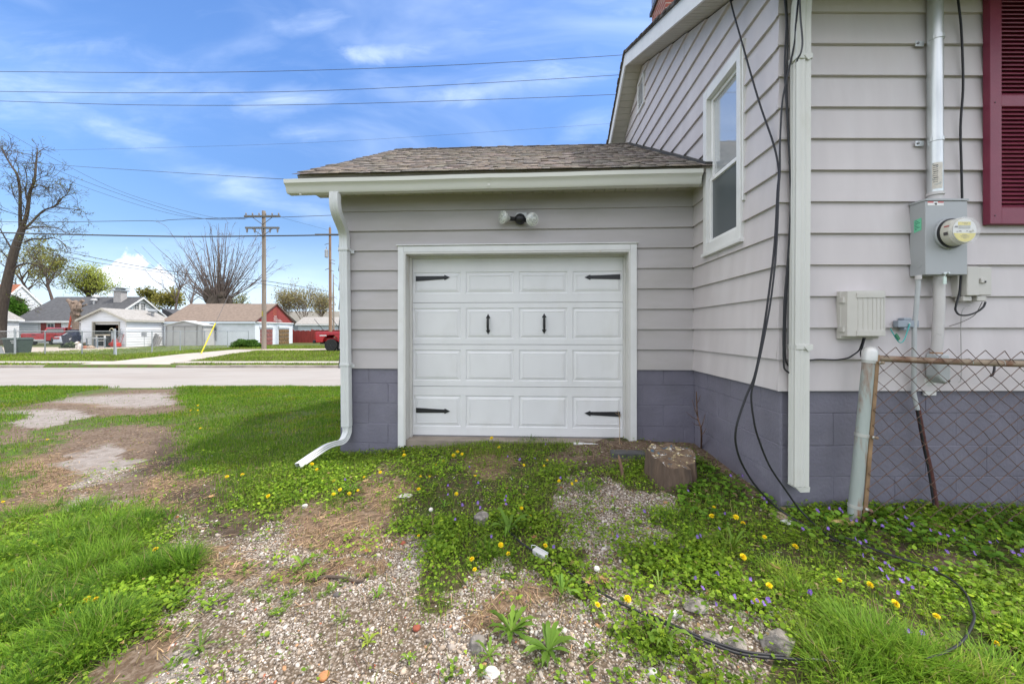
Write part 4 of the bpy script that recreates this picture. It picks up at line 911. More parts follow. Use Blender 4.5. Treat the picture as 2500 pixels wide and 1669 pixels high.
m = MB(); m.box(2.885, 2.94, .02, .07, 1.272, 1.304, RIGHT); build('stub', m, tb_m, nb, bevel=.004); m = MB(); m.box(2.975, 3.035, .02, .07, 1.272, 1.304, RIGHT); build('stub', m, tb_m, nb, bevel=.004)
# ------------------------------------------------------------------ cables on the house
def cable(name, pts, r, label, cat='cable', mat=None, group=None, k=5, n=7):
    m = MB(); P = bez(pts, k); m.tube(P, r, n); return build(name, m, mat or rubber_m, None, label, cat, group, smooth=True, org=P[-1])
A = lambda L: [at(*q) for q in L]
Gd = lambda L, dz=.012: [gpt(u, v, dz) for u, v in L]
cable('service_cable', A([(1770, -90, 3.0), (1783, 0, 2.9), (1809, 96, 2.75), (1852, 245, 2.58), (1889, 354, 2.48), (1901, 420, 2.42), (1898, 468, 2.38), (1891, 596, 2.34), (1876, 724, 2.30), (1860, 830, 2.27), (1842, 918, 2.25), (1821, 969, 2.25), (1797, 1045, 2.25), (1799, 1096, 2.27), (1818, 1144, 2.30), (1853, 1195, 2.32), (1907, 1246, 2.33)]) + Gd([(1987, 1299), (2064, 1336)]), .0062, 'thick black cable hanging from the eave past the gable window to the ground')
cable('service_cable', A([(1952, -30, 2.36), (1943, 60, 2.38), (1939, 109, 2.40), (1919, 201, 2.41), (1909, 258, 2.41), (1904, 359, 2.40), (1904, 420, 2.40), (1901, 468, 2.37), (1896, 596, 2.33), (1883, 724, 2.29), (1864, 830, 2.26), (1845, 915, 2.24), (1834, 965, 2.24), (1840, 1023, 2.24), (1850, 1065, 2.25), (1878, 1135, 2.27), (1920, 1198, 2.28), (1955, 1246, 2.28)]) + Gd([(2003, 1296), (2070, 1340)]), .0055, 'black cable running down the house corner and kinking in front of the purple foundation')
cable('corner_cable', A([(1914, -20, 2.43), (1920, 54, 2.43), (1916, 143, 2.43), (1918, 221, 2.43), (1925, 339, 2.43), (1930, 464, 2.43), (1928, 560, 2.43), (1922, 650, 2.43), (1914, 757, 2.43), (1913, 880, 2.43), (1920, 905, 2.43), (1945, 917, 2.43)]), .0055, 'black cable stapled along the siding corner, ending in a low loop behind the downspout')
cable('corner_cable', A([(1919, -20, 2.44), (1923, 90, 2.44), (1921, 180, 2.44), (1924, 300, 2.44), (1935, 480, 2.44), (1931, 590, 2.44), (1920, 720, 2.44), (1917, 860, 2.44), (1926, 893, 2.44), (1950, 905, 2.44)]), .005, 'thinner black cable beside the stapled corner cable, looping behind the downspout')
cable('downspout_cable', A([(1952, -20, 2.355), (1954, 40, 2.345), (1959, 100, 2.345), (1955, 130, 2.35), (1945, 153, 2.38), (1942, 214, 2.42), (1936, 357, 2.445), (1932, 520, 2.445), (1934, 700, 2.445), (1937, 845, 2.445)]), .0052, 'dark cable crossing the front of the downspout top and dropping behind it', mat=pm('grey_cable', (.06, .06, .065), .5))
cable('drop_wire', A([(1938, 120, 2.45), (1934, 300, 2.45), (1929, 500, 2.45), (1925, 700, 2.45), (1923, 846, 2.45)]), .004, 'faded grey wire hanging straight down between corner and downspout', mat=pm('faded_cable', (.20, .20, .205), .6))
cable('meter_cable', A([(2338, -20, 2.44), (2340, 8, 2.43), (2346, 60, 2.44), (2350, 140, 2.44), (2351, 220, 2.44), (2345, 310, 2.44), (2347, 400, 2.44), (2349, 490, 2.44)]), .0062, 'black cable dropping down the siding between steel pipe and burgundy shutter')
cable('phone_cable', A([(2108, 824, 2.40), (2104, 838, 2.41), (2097, 855, 2.43), (2083, 866, 2.43), (2068, 874, 2.43), (2040, 878, 2.43), (2000, 877, 2.43), (1975, 880, 2.43), (1950, 890, 2.43)]), .0048, 'black cable from the ribbed utility box running level along the siding')
cable('phone_cable', A([(2112, 824, 2.39), (2105, 848, 2.40), (2101, 862, 2.41), (2104, 874, 2.42), (2112, 878, 2.42)]), .0045, 'short black cable under the ribbed utility box dropping behind the fence post')
cable('network_cable', A([(2346, 672, 2.42), (2342, 715, 2.42), (2334, 745, 2.41), (2333, 757, 2.41), (2342, 768, 2.40), (2362, 769, 2.40), (2384, 762, 2.40), (2400, 750, 2.40), (2406, 737, 2.40)]), .0055, 'black cable looping from behind the meter box up into the small utility box')
cable('thin_wire', A([(2398, 737, 2.42), (2380, 768, 2.43), (2350, 785, 2.44), (2318, 796, 2.44)]), .0022, 'thin grey wire sagging across siding under the small utility box', mat=pm('thin_grey_wire', (.14, .13, .12), .6))
cable('thin_wire', A([(2372, 742, 2.43), (2350, 757, 2.44), (2346, 800, 2.445), (2347, 880, 2.445), (2346, 925, 2.445), (2341, 933, 2.44)]), .0025, 'pale thin wire stapled straight down the siding toward the fence rail', mat=pm('pale_wire', (.40, .39, .38), .6))
gw = thing('green_ground_wire', 'teal grounding wire with dark green tag hooked under the ribbed utility box', 'wire', RIGHT(2.42, .03, 1.0))
m = MB(); m.tube(bez(A([(2174, 802, 2.41), (2181, 815, 2.41), (2192, 832, 2.40), (2200, 836, 2.40), (2208, 828, 2.40), (2216, 806, 2.41), (2221, 790, 2.41)]), 5), .003, 7); build('wire', m, pm('teal_wire', (.05, .38, .36), .4), gw, smooth=True)
m = MB(); c = at(2190, 822, 2.395); m.add([c + Vector((a, b, d)) for a, b, d in ((-.016, 0, .010), (-.006, 0, .022), (.016, 0, -.010), (.006, 0, -.022), (-.016, -.006, .010), (-.006, -.006, .022), (.016, -.006, -.010), (.006, -.006, -.022))], [(4, 5, 6, 7), (3, 2, 1, 0), (0, 1, 5, 4), (1, 2, 6, 5), (2, 3, 7, 6), (3, 0, 4, 7)]); build('tag', m, pm('green_plastic', (.02, .16, .07), .4), gw)
# ------------------------------------------------------------------ chain link fence by the meter
fence = thing('chain_link_fence', 'rusty chain link fence with a leaning galvanised end post beneath the meter box', 'fence', at(2082, 1262, 2.33))
pb, pt = at(2081, 1300, 2.33), at(2124, 858, 2.33)
postm = pm('weathered_post', (.36, .40, .38), .6, .14, 8, .2, 90, metal=.25, tint=(.24, .095, .035), tscale=5, tamt=.9, stretch=(1.6, 1, .25), tedge=(.53, .62))
m = MB(); m.tube([pb.lerp(pt, i / 6) for i in range(7)], .0335, 20); post = build('post', m, postm, fence, smooth=True)
ax = (pt - pb).normalized()
m = MB(); m.tube([Vector((4.9, 2.06, -.3)), Vector((4.9, 2.06, .88))], .024, 14); build('post', m, postm, fence, smooth=True)
m = MB(); m.lathe([(.0395, -.055), (.0395, .0), (.034, .016), (.020, .029), (.0, .033)], pt, ax, 20); build('cap', m, pm('aluminium_cap', (.62, .62, .60), .45, .08, 10, metal=.4), post, smooth=True)
rustm = pm('rusty_rail', (.30, .235, .17), .7, .2, 8, .3, 80, metal=.2, tint=(.17, .075, .04), tscale=7, tamt=.8, tedge=(.45, .6))
r0, r1 = at(2135, 874, 2.32), Vector((5.0, 2.015, .822))
m = MB(); m.tube([r0.lerp(r1, i / 10) + Vector((0, 0, -.004 * math.sin(i * .9))) for i in range(11)], .019, 14); rail = build('top_rail', m, rustm, fence, smooth=True)
b0, b1 = at(2143, 866, 2.30), at(2110, 1275, 2.30)
m = MB(); s = Vector((.011, 0, 0)); q = Vector((0, .004, 0)); m.add([b0 - s - q, b0 + s - q, b0 + s + q, b0 - s + q, b1 - s - q, b1 + s - q, b1 + s + q, b1 - s + q], [(0, 1, 2, 3), (7, 6, 5, 4), (0, 4, 5, 1), (1, 5, 6, 2), (2, 6, 7, 3), (3, 7, 4, 0)]); build('tension_bar', m, pm('rusty_bar', (.24, .15, .08), .75, .3, 14, .3, 90), fence)
clampm = pm('clamp_alloy', (.50, .50, .47), .5, .1, 12, metal=.4)
for f in (.94, .49, .055):
    c = pb.lerp(pt, .10 + .9 * f); m = MB(); m.lathe([(.034, -.010), (.0365, -.010), (.0365, .010), (.034, .010)], c, ax, 20)
    bt = b1.lerp(b0, (c.z - b1.z) / (b0.z - b1.z)); d = (bt - c).normalized(); m.tube([c + d * .038 + Vector((0, -.012, -.003)), bt + d * .022 + Vector((0, -.004, -.006))], .008, 8); cp = build('clamp', m, clampm, fence, smooth=True)
    m = MB(); m.lathe([(.009, -.012), (.009, .012), (.006, .016)], bt + d * .012 + Vector((0, -.01, -.004)), (0, -1, .1), 8); build('bolt', m, rustm, cp)
wirem = pm('rusty_wire', (.115, .065, .045), .75, .3, 30)
m = MB(); pit = .048; ns = 16; L_ = (r1 - r0).length; ru = (r1 - r0).normalized(); nh = 24
b00 = b0 + Vector((0, 0, 0))
def mesh_pt(s, h):      # s along the rail, h below its top
    lean = max(0, 1 - s / 1.2) * (b1 - b0).x / (b0.z - b1.z); return b00 + ru * s + Vector((lean * h + .004 * math.sin(s * 23 + h * 31), .006 * math.sin(s * 9 + h * 14), -h))
k = 0
while k * pit < L_ + .1:
    pts = []; hh = -.052 + (0 if True else 0)
    for j in range(25):
        h = -.050 + j * pit + .002 * math.sin(k * 3.1 + j * 1.7); side = ((j + k) % 2)
        pts.append(mesh_pt(k * pit + side * pit * 1.04 - (0 if side else .004) , h) + Vector((0, .0035 if side else -.0035, 0)))
    m.tube(pts, .0022, 5); k += 1
build('wire_mesh', m, wirem, fence)
m = MB()
for u in (2375, 2452): 
    c = r0.lerp(r1, (u - 2135) / 505 * .394); m.tube([c + Vector((-.012 + .02 * i / 8, .021 * math.cos(i * .9), .021 * math.sin(i * .9))) for i in range(9)], .0022, 5)
build('wire_tie', m, clampm, rail)
# things behind the mesh: cut coax ends
cable('cut_cable', A([(2428, 893, 2.40), (2427, 905, 2.385), (2423, 915, 2.38), (2418, 918, 2.38)]), .006, 'short black cable stub with round plug behind the chain link mesh')
# ------------------------------------------------------------------ stump, plank, stake
bark = pm('weathered_stump', (.125, .085, .06), .95, .35, 12, 1.0, 60, tint=(.06, .045, .036), tscale=6, tamt=.8, stretch=(5, 5, .7))
sc_ = Vector((1.235, 2.93, h1(1.235, 2.93)))
stump = thing('tree_stump', 'sawn grey-brown tree stump with paint-flecked top beside the garage corner', 'stump', sc_)
n = 40; vs = []; lev = [(-.08, 1.10), (-.02, 1.06), (.04, 1.03), (.11, 1.0), (.17, .975), (.205, .96)]; r_ = random.Random(4); ph = [r_.uniform(0, 6.28) for _ in range(6)]
def srad(t, f): return .178 * f * (1 + .05 * math.sin(3 * t + ph[0]) + .035 * math.sin(5 * t + ph[1]) + .025 * math.sin(9 * t + ph[2]) + .012 * math.sin(17 * t + ph[3])) - (.05 if abs((t - 5.35)) < .09 else 0)
for z, f in lev:
    for j in range(n):
        t = 2 * math.pi * j / n; r = srad(t, f); vs.append(sc_ + Vector((r * math.cos(t), r * math.sin(t) * 1.15, z + (.10 * math.sin(t) * (r > 0) * .35 if z > .15 else 0) + .012 * math.sin(2 * t + 1) * (z > .15) + .012 * math.sin(7 * t) * (z > .15))))
m = MB(); m.add(vs, [(i * n + j, i * n + (j + 1) % n, (i + 1) * n + (j + 1) % n, (i + 1) * n + j) for i in range(len(lev) - 1) for j in range(n)])
build('trunk', m, bark, stump, smooth=True)
m = MB()
for i in range(7): m.blob(sc_ + Vector((-.02 + .05 * i, .28 + .03 * math.sin(i * 2.3), .06 + .02 * math.cos(i * 1.9))), .07, .07, .05, 2, .35, 90 + i)
build('rotten_root', m, pm('rotten_wood', (.11, .065, .04), .95, .4, 14, 1.0, 50, tint=(.30, .25, .19), tscale=12, tamt=.7, tedge=(.58, .66)), stump)
topm = bpy.data.materials.new('stump_top'); topm.use_nodes = True; t = topm.node_tree; p = t.nodes['Principled BSDF']; p.inputs['Roughness'].default_value = .95
co = t.nodes.new('ShaderNodeTexCoord'); 
def spots(scale, thr, off):
    mp = t.nodes.new('ShaderNodeMapping'); mp.inputs['Location'].default_value = off; t.links.new(co.outputs['Object'], mp.inputs[0])
    nn = t.nodes.new('ShaderNodeTexNoise'); nn.inputs['Scale'].default_value = scale; nn.inputs['Detail'].default_value = 6; nn.inputs['Roughness'].default_value = .7; t.links.new(mp.outputs[0], nn.inputs['Vector'])
    mr = t.nodes.new('ShaderNodeMapRange'); mr.inputs[1].default_value = thr; mr.inputs[2].default_value = thr + .04; t.links.new(nn.outputs['Fac'], mr.inputs[0]); return mr.outputs[0]
cc = None
for col, scale, thr, off in (((.11, .07, .045), 30, .5, (0, 0, 0)), ((.05, .11, .16), 14, .57, (3, 1, 0)), ((.50, .42, .22), 17, .57, (7, 2, 0)), ((.62, .60, .55), 24, .60, (1, 9, 0))):
    x = t.nodes.new('ShaderNodeMix'); x.data_type = 'RGBA'; t.links.new(spots(scale, thr, off), x.inputs[0]); x.inputs[7].default_value = (*col, 1)
    if cc is None: x.inputs[6].default_value = (.15, .105, .068, 1)
    else: t.links.new(cc, x.inputs[6])
    cc = x.outputs[2]
t.links.new(cc, p.inputs['Base Color'])
m = MB(); top_ = [v + Vector((0, 0, .0)) for v in vs[-n:]]; ctr = sc_ + Vector((0, 0, .212)); ring2 = [ctr.lerp(v, .6) + Vector((0, 0, .006 * math.sin(5 * i))) for i, v in enumerate(top_)]
m.add(top_ + ring2 + [ctr], [(i, (i + 1) % n, n + (i + 1) % n, n + i) for i in range(n)] + [(n + i, n + (i + 1) % n, 2 * n) for i in range(n)]); build('sawn_top', m, topm, stump)
wood_grey = pm('weathered_wood', (.085, .085, .085), .9, .3, 10, .6, 60, stretch=(1, 6, 6))
a = gpt(1535, 1112); b = gpt(1500, 1112)
m = MB(); 
def plank(name, u0, u1, v, w, h, mat, label, cat, skew=0.0):
    p, q = gpt(u0, v), gpt(u1, v + skew); d = (q - p); d.normalize(); e = Vector((-d.y, d.x, 0)); m = MB(); pts = []
    for c in (p, q):
        for s_, z in ((0, -.01), (w, -.01), (w, h), (0, h)): pts.append(c + e * s_ + Vector((0, 0, z)))
    m.add(pts, [(0, 1, 2, 3), (7, 6, 5, 4), (0, 4, 5, 1), (1, 5, 6, 2), (2, 6, 7, 3), (3, 7, 4, 0)]); return build(name, m, mat, None, label, cat, bevel=.004, org=p)
plank('board', 1493, 1578, 1118, .11, .045, wood_grey, 'dark weathered board lying on the soil between stump and garage door', 'board', 2)
p, q = gpt(1525, 1172), gpt(1525, 1172) + Vector((-.035, .05, .185)); m = MB(); m.tube([p + Vector((0, 0, -.04)), p.lerp(q, .5), q - (q - p) * .15, q], [.014, .0135, .012, .003], 5); build('wooden_stake', m, pm('stake_wood', (.17, .10, .065), .9, .3, 20, .5, 60), None, 'short pointed brown stake stuck in the ground before the stump', 'stake', org=p)
# bare saplings against the walls
twigm = pm('reddish_twig', (.13, .075, .05), .9, .25, 20)
sap = thing('bare_sapling', 'leafless reddish sapling growing in the corner between garage and house foundation', 'sapling', gpt(1712, 1092))
m = MB(); b_ = gpt(1712, 1092); tp = at(1700, 955, 3.35); M1 = at(1703, 1015, 3.38)
m.tube(bez([b_ + Vector((0, 0, -.03)), at(1712, 1050, 3.36), M1, tp], 4), [.008] * 5 + [.006] * 4 + [.005] * 3 + [.003], 6); build('stem', m, twigm, sap)
m = MB(); rr_ = random.Random(8)
for (u, v, u2, v2) in ((1705, 1025, 1675, 1005), (1703, 1015, 1690, 975), (1711, 1045, 1722, 1010), (1709, 1038, 1690, 1030), (1701, 985, 1710, 965), (1713, 1060, 1724, 1045)): m.tube([at(u, v, 3.37), at((u + u2) / 2, (v + v2) / 2 + 3, 3.36), at(u2, v2, 3.35)], [.004, .003, .0015], 5)
build('twigs', m, twigm, sap)
weed = thing('dry_weed', 'dry tan weed stalk standing against the lower hinge at the door corner', 'weed', gpt(1512, 1082))
m = MB(); m.tube(bez([gpt(1512, 1084), at(1513, 1045, 3.80), at(1511, 1010, 3.80), at(1507, 1002, 3.79)], 4), .003, 5); m.tube([at(1511, 1012, 3.8), at(1502, 1008, 3.79)], .002, 4); m.tube([at(1512, 1025, 3.8), at(1516, 1010, 3.79)], .002, 4); build('stem', m, pm('dry_stalk', (.36, .26, .15), .9, .2, 20), weed)
# ------------------------------------------------------------------ plants and stones on the ground
leafm = pm('grass_blades', (.1, .2, .03), .55, .10, 1.2, attr=True, trans=.45, spec=.25)
stonem = pm('gravel_stone', (.4, .36, .33), .85, .14, 160, attr=True, spec=.25)
strawm = pm('dead_straw', (.35, .25, .15), .8, .15, 3, attr=True, trans=.15, spec=.2)
def blade(bend, n=3, w=1.0):
    vs = []
    for i in range(n):
        t = i / n; vs += [(-.5 * w * (1 - .55 * t), bend * t * t, t * (1 - .25 * bend * t)), (.5 * w * (1 - .55 * t), bend * t * t, t * (1 - .25 * bend * t))]
    vs.append((0, bend, 1 - .25 * bend))
    fs = [(2 * i, 2 * i + 1, 2 * i + 3, 2 * i + 2) for i in range(n - 1)] + [(2 * n - 2, 2 * n - 1, 2 * n)]
    return vs, fs
BL = [blade(b) for b in (.1, .45, .9)]
def green(n, a=(.055, .135, .012), b=(.16, .27, .035), dry=.06):
    t = rng.random((n, 1)); a = np.array(a) * (1.50, 1.20, 1.0); b = np.array(b) * (1.45, 1.22, 1.0); c = np.array(a) * (1 - t) + np.array(b) * t; c = c * rng.uniform(.75, 1.25, (n, 1))
    d = rng.random(n) < dry; c[d] = np.array((.34, .27, .13)) * rng.uniform(.6, 1.2, (d.sum(), 1)); return c
def scatter_blades(cl, X, Y, Z, h, w, col, tilt=.35, yaw=None):
    n = len(X); k = rng.integers(0, 3, n); yaw = rng.uniform(0, 2 * np.pi, n) if yaw is None else yaw
    tl = rng.normal(0, tilt, n); S = np.c_[w, h, h]
    for j in range(3):
        q = k == j; cl.add(*BL[j], np.c_[X, Y, Z][q], yaw[q], 0, tl[q], S[q], col[q])
def cand(n, x0, x1, y0, y1, pad=420):
    x = rng.uniform(x0, x1, n); y = rng.uniform(y0, y1, n); z = H(x, y); u, v = proj(x, y, z)
    k = (u > -pad) & (u < 2500 + pad) & (v < 1669 + (160 if pad < 90 else 330)); return x[k], y[k], z[k]
def outside_walls(x, y):
    d = y - 3.867 + .048 * x
    return ~((d > -.02) & (x > -1.83)) & ~((x > 1.74) & (y > 2.46)) & ~((x - .048 * d > 1.80) & (y > 2.46))
GCAB = [(2003, 1296), (2064, 1333), (2139, 1365), (2194, 1384), (2263, 1408), (2322, 1440), (2357, 1474), (2372, 1512), (2378, 1542), (2352, 1593), (2310, 1623)]
CCAB = [(1233, 1299), (1270, 1335), (1321, 1365), (1400, 1414), (1432, 1435), (1490, 1470), (1560, 1505), (1620, 1533), (1727, 1580), (1812, 1610), (1914, 1621), (1983, 1623)]
CPTS = np.array([[p.x, p.y] for Lc in (GCAB, CCAB) for p in bez([gpt(u, v) for u, v in Lc], 6)])
def clear_cable(x, y, r=.028, keep=.25):
    """few leaves stand right on the cables"""
    d = np.full(len(x), 9.); k = (x > -.5) & (y < 2.8)
    if k.any(): d[k] = np.sqrt(((np.c_[x[k], y[k]][:, None] - CPTS[None]) ** 2).sum(-1)).min(1)
    return (d > r) | (rng.random(len(x)) < keep)
lawn = Cloud()
# mown lawn beside the garage
x, y, z = cand(1100000, -17, -1.5, 1.2, 11.1); bare, gv, sw, pl, u, v = masks(x + rng.normal(0, .09, len(x)), y + rng.normal(0, .13, len(x)), z)
thin = np.exp(-((u - 260) / 260) ** 2 - ((v - 1035) / 30) ** 2) + np.exp(-((u - 60) / 110) ** 2 - ((v - 1110) / 90) ** 2)
dens = np.clip(1.9 * fbm(x, y, 1.3, 3) - .05, .25, 1) * (1 - .86 * np.clip(thin, 0, 1))
keep = outside_walls(x, y) & ((y > 2.4) | (x < -4.0)) & (rng.random(len(x)) < np.where(bare, .035 * (fbm(x, y, 4, 2) > .5), np.clip(dens, 0, 1)) * np.where(y < 5, .9, .62))
x, y, z, bare = x[keep], y[keep], z[keep], bare[keep]; n = len(x)
patch = fbm(x + 3, y, .9, 3)[:, None]
col = green(n, (.036, .130, .008), (.150, .275, .022), .06) * (0.85 + .45 * patch); yl_ = fbm(x, y + 30, 2.2, 2) > .62; col[yl_] = col[yl_] * np.array((1.25, 1.05, .9))
hh = rng.uniform(.025, .065, n) * (.7 + .6 * fbm(x, y, 2.5, 2)) * np.where(bare, .5, 1); edge_ = y > 10.5; hh[edge_] *= 1.5
scatter_blades(lawn, x, y, z - .004, hh, np.maximum(.0045, .0011 * y) * rng.uniform(.7, 1.3, n), col, .5)
# short grass among the ground cover
x, y, z = cand(260000, -4.6, 6.4, .85, 3.9); bare, gv, sw, pl, u, v = masks(x + rng.normal(0, .06, len(x)), y + rng.normal(0, .07, len(x)), z)
g2 = fbm(x + 11, y + 4, 3.0, 3); keep = outside_walls(x, y) & (rng.random(len(x)) < np.where(bare, .012, np.clip((g2 - .35) * 3.2, .06, 1) * .6)) & clear_cable(x, y)
x, y, z = x[keep], y[keep], z[keep]; n = len(x)
scatter_blades(lawn, x, y, z - .004, rng.uniform(.03, .085, n), .0034 * rng.uniform(.7, 1.5, n), green(n, (.06, .15, .015), (.20, .31, .05), .10), .55)
lawn.build('grass', leafm, kind='stuff')
# long unmown tufts
TUFT_L = [(0, 1285), (60, 1262), (200, 1255), (330, 1258), (350, 1300), (430, 1345), (500, 1365), (480, 1410), (330, 1430), (290, 1500), (250, 1560), (170, 1610), (60, 1660), (0, 1669)]
tall = Cloud()
def tuft(cx, cy, r, nb, l0, l1, cols, w=.0038):
    l0, l1 = l0 * .85, l1 * .82
    a = rng.uniform(0, 2 * np.pi, nb); q = np.sqrt(rng.random(nb)) * r; X, Y = cx + q * np.cos(a), cy + q * np.sin(a); Z = H(X, Y)
    out = np.clip(q / r, .05, 1); yaw = a - np.pi / 2 + rng.normal(0, .5, nb); k = rng.choice(3, nb, p=[.25, .45, .3]); h = rng.uniform(l0, l1, nb)
    tl = -(.12 + .55 * out * rng.uniform(.3, 1.2, nb)); S = np.c_[np.full(nb, w) * rng.uniform(.7, 1.3, nb), h, h]; c = green(nb, *cols, .05)
    for j in range(3):
        m_ = k == j; tall.add(*BL[j], np.c_[X, Y, Z - .005][m_], yaw[m_], 0, tl[m_], S[m_], c[m_])
DG, BG, YG = ((.035, .115, .010), (.10, .23, .025)), ((.07, .19, .015), (.17, .33, .04)), ((.12, .24, .03), (.26, .38, .07))
for (u, v, R0, k, big) in ((40, 1262, .22, 5, .55), (140, 1272, .2, 5, .8), (235, 1278, .2, 6, 1.0), (325, 1290, .16, 5, .9), (385, 1290, .08, 2, .6), (60, 1350, .16, 6, .8), (170, 1370, .15, 6, 1.0), (262, 1365, .13, 5, 1.0), (20, 1440, .12, 5, .9), (110, 1440, .13, 6, 1.0), (205, 1450, .10, 4, .8), (345, 1405, .07, 4, .9), (395, 1395, .08, 4, 1.0), (462, 1378, .06, 3, .95), (30, 1530, .10, 5, .9), (120, 1520, .08, 4, .8),
                          (180, 1560, .10, 6, 1.05), (245, 1555, .09, 5, 1.0), (290, 1530, .05, 2, .8), (60, 1610, .09, 4, .8), (150, 1625, .07, 3, .7), (20, 1680, .10, 4, .8), (-60, 1400, .3, 7, .9), (-60, 1560, .25, 7, .9)):
    p = gpt(u, v)
    for i in range(k):
        a = rng.uniform(0, 6.28); q = R0 * math.sqrt(rng.random()); tuft(p.x + q * math.cos(a), p.y + q * math.sin(a), rng.uniform(.05, .085), int(rng.uniform(120, 190)), .05 + .05 * big, .08 + .125 * big, (DG, DG, BG, BG)[int(rng.integers(0, 4))])
for i in range(60):
    u, v = rng.uniform(0, 500), rng.uniform(1262, 1669)
    if inpoly(np.array([u]), np.array([v]), TUFT_L)[0]: p = gpt(u, v); tuft(p.x, p.y, rng.uniform(.05, .1), 60, .02, .06, YG)
for (u, v, r, nb, l0, l1, c) in ((2100, 1575, .10, 420, .10, .20, BG), (2160, 1600, .12, 480, .10, .22, BG), (2230, 1640, .12, 420, .08, .18, BG), (2060, 1655, .10, 380, .08, .18, BG), (1985, 1575, .07, 180, .06, .14, YG), (2480, 1560, .10, 300, .07, .15, BG), (2440, 1660, .14, 420, .07, .16, BG), (2330, 1660, .12, 420, .07, .15, YG),
                                 (1770, 1345, .09, 240, .05, .11, YG), (1700, 1325, .07, 200, .06, .12, BG), (1650, 1275, .09, 260, .05, .10, DG), (1615, 1265, .07, 200, .05, .10, BG), (1935, 1425, .09, 260, .06, .13, YG), (1960, 1460, .08, 200, .06, .12, BG), (1880, 1390, .07, 160, .05, .11, BG), (1215, 1365, .07, 200, .05, .11, BG), (1190, 1350, .05, 130, .05, .12, DG),
                                 (850, 1212, .10, 200, .04, .09, DG), (800, 1185, .10, 180, .04, .09, BG), (1330, 1075, .10, 160, .04, .10, DG), (1290, 1078, .06, 120, .05, .13, DG), (960, 1085, .06, 90, .04, .09, DG), (760, 1120, .08, 160, .05, .10, DG), (820, 1110, .06, 120, .05, .11, DG), (900, 1130, .12, 160, .04, .08, BG), (1430, 1195, .08, 150, .04, .09, BG), (1600, 1590, .06, 100, .05, .11, BG), (2040, 1300, .08, 100, .04, .08, DG), (2290, 1280, .1, 120, .04, .09, BG), (2430, 1300, .1, 120, .04, .09, BG)):
    p = gpt(u, v); tuft(p.x, p.y, r, nb, l0, l1, c)
tall.build('grass', leafm, kind='stuff')
# broad-leaved ground cover: clover-like sprays and rounded leaves
def roundleaf(n=7, fold=.25):
    vs = [(0, 0, 0)]; 
    for i in range(n):
        t = i / (n - 1); a = -2.55 + 5.1 * t; r = .5 * (1 + .12 * math.cos(2 * a)); vs.append((r * math.sin(a), .5 + r * math.cos(a), fold * abs(r * math.sin(a))))
    return vs, [(0, i, i + 1) for i in range(1, n)]
RL = roundleaf()
def lobed(k=5):
    vs = [(0, 0, 0)]; fs = []
    for i in range(k):
        a = -1.9 + 3.8 * i / (k - 1); l = 1 - .25 * abs(a) / 1.9; b = len(vs); vs += [(l * .5 * math.sin(a - .25), l * .5 * math.cos(a - .25), .06), (l * math.sin(a), l * math.cos(a), .02), (l * .5 * math.sin(a + .25), l * .5 * math.cos(a + .25), .06)]; fs.append((0, b, b + 1, b + 2))
    return vs, fs
LB = lobed()
TRI = ([], [])
for i in range(3):
    a = i * 2.094; v_, f_ = roundleaf(6, .3); o = len(TRI[0]); TRI[0].extend([(x * .62 * math.cos(a) - y * .62 * math.sin(a), x * .62 * math.sin(a) + y * .62 * math.cos(a), z * .6) for x, y, z in v_]); TRI[1].extend([tuple(i_ + o for i_ in f) for f in f_])
VIO = [(1690, 1110), (1740, 1150), (1904, 1250), (2070, 1262), (2500, 1235), (2500, 1420), (2250, 1400), (2000, 1350), (1800, 1300), (1640, 1230), (1600, 1205)]
cov_l = Cloud()
x, y, z = [np.concatenate(q) for q in zip(cand(320000, -4.6, 6.4, .85, 4.3), cand(170000, -3.2, 3.4, 1.05, 2.5))]; bare, gv, sw, pl, u, v = masks(x + rng.normal(0, .06, len(x)), y + rng.normal(0, .07, len(x)), z)
g3 = fbm(x + 2, y + 14, 2.4, 3); vio = inpoly(u, v, VIO)
right = x + .5 * (y - 2) > -1.55
rz_ = (u > 1325) & (u < 1680) & (v > 1140) & (v < 1440)
pr_ = np.where(bare, .010 + .05 * (g3 > .60) + .22 * rz_ * (fbm(x + 80, y, 5, 3) > .50), np.where(right, np.clip((g3 - .29) * 3.0, .22, 1) * .70, np.clip((g3 - .34) * 3, .06, .5)))
keep = outside_walls(x, y) & (rng.random(len(x)) < np.where(vio, .10, pr_)); keep[keep] &= clear_cable(x[keep], y[keep])
x, y, z, g3, v_k = x[keep], y[keep], z[keep], g3[keep], vio[keep]; n = len(x)
kind = rng.choice(3, n, p=[.42, .33, .25]); size = rng.uniform(.0058, .0142, n) * (1 + .25 * (g3 > .55)); hgt = rng.uniform(.004, .045, n) * (.5 + 1.1 * g3)
c = green(n, (.070, .180, .012), (.22, .39, .04), .02); c *= (.70 + .55 * fbm(x + 50, y, 3.5, 2)[:, None]); bright_lf = rng.random(n) < .16; c[bright_lf] = c[bright_lf] * np.array((1.35, 1.2, 1.1))  # some leaves, picked at random, get a brighter green
for j, (tv, tf) in enumerate((RL, TRI, LB)):
    q = kind == j; cov_l.add(tv, tf, np.c_[x, y, z + hgt][q], rng.uniform(0, 6.28, q.sum()), rng.normal(0, .38, q.sum()), rng.normal(.1, .42, q.sum()), size[q] * (1.35, 1.0, 1.25)[j], c[q])
cov_l.build('ground_cover', leafm, kind='stuff')
vl = Cloud()
x, y, z = cand(34000, -.2, 6.0, 1.25, 3.6); bare, gv, sw, pl, u, v = masks(x, y, z); g4 = fbm(x + 9, y + 1, 3.2, 3)
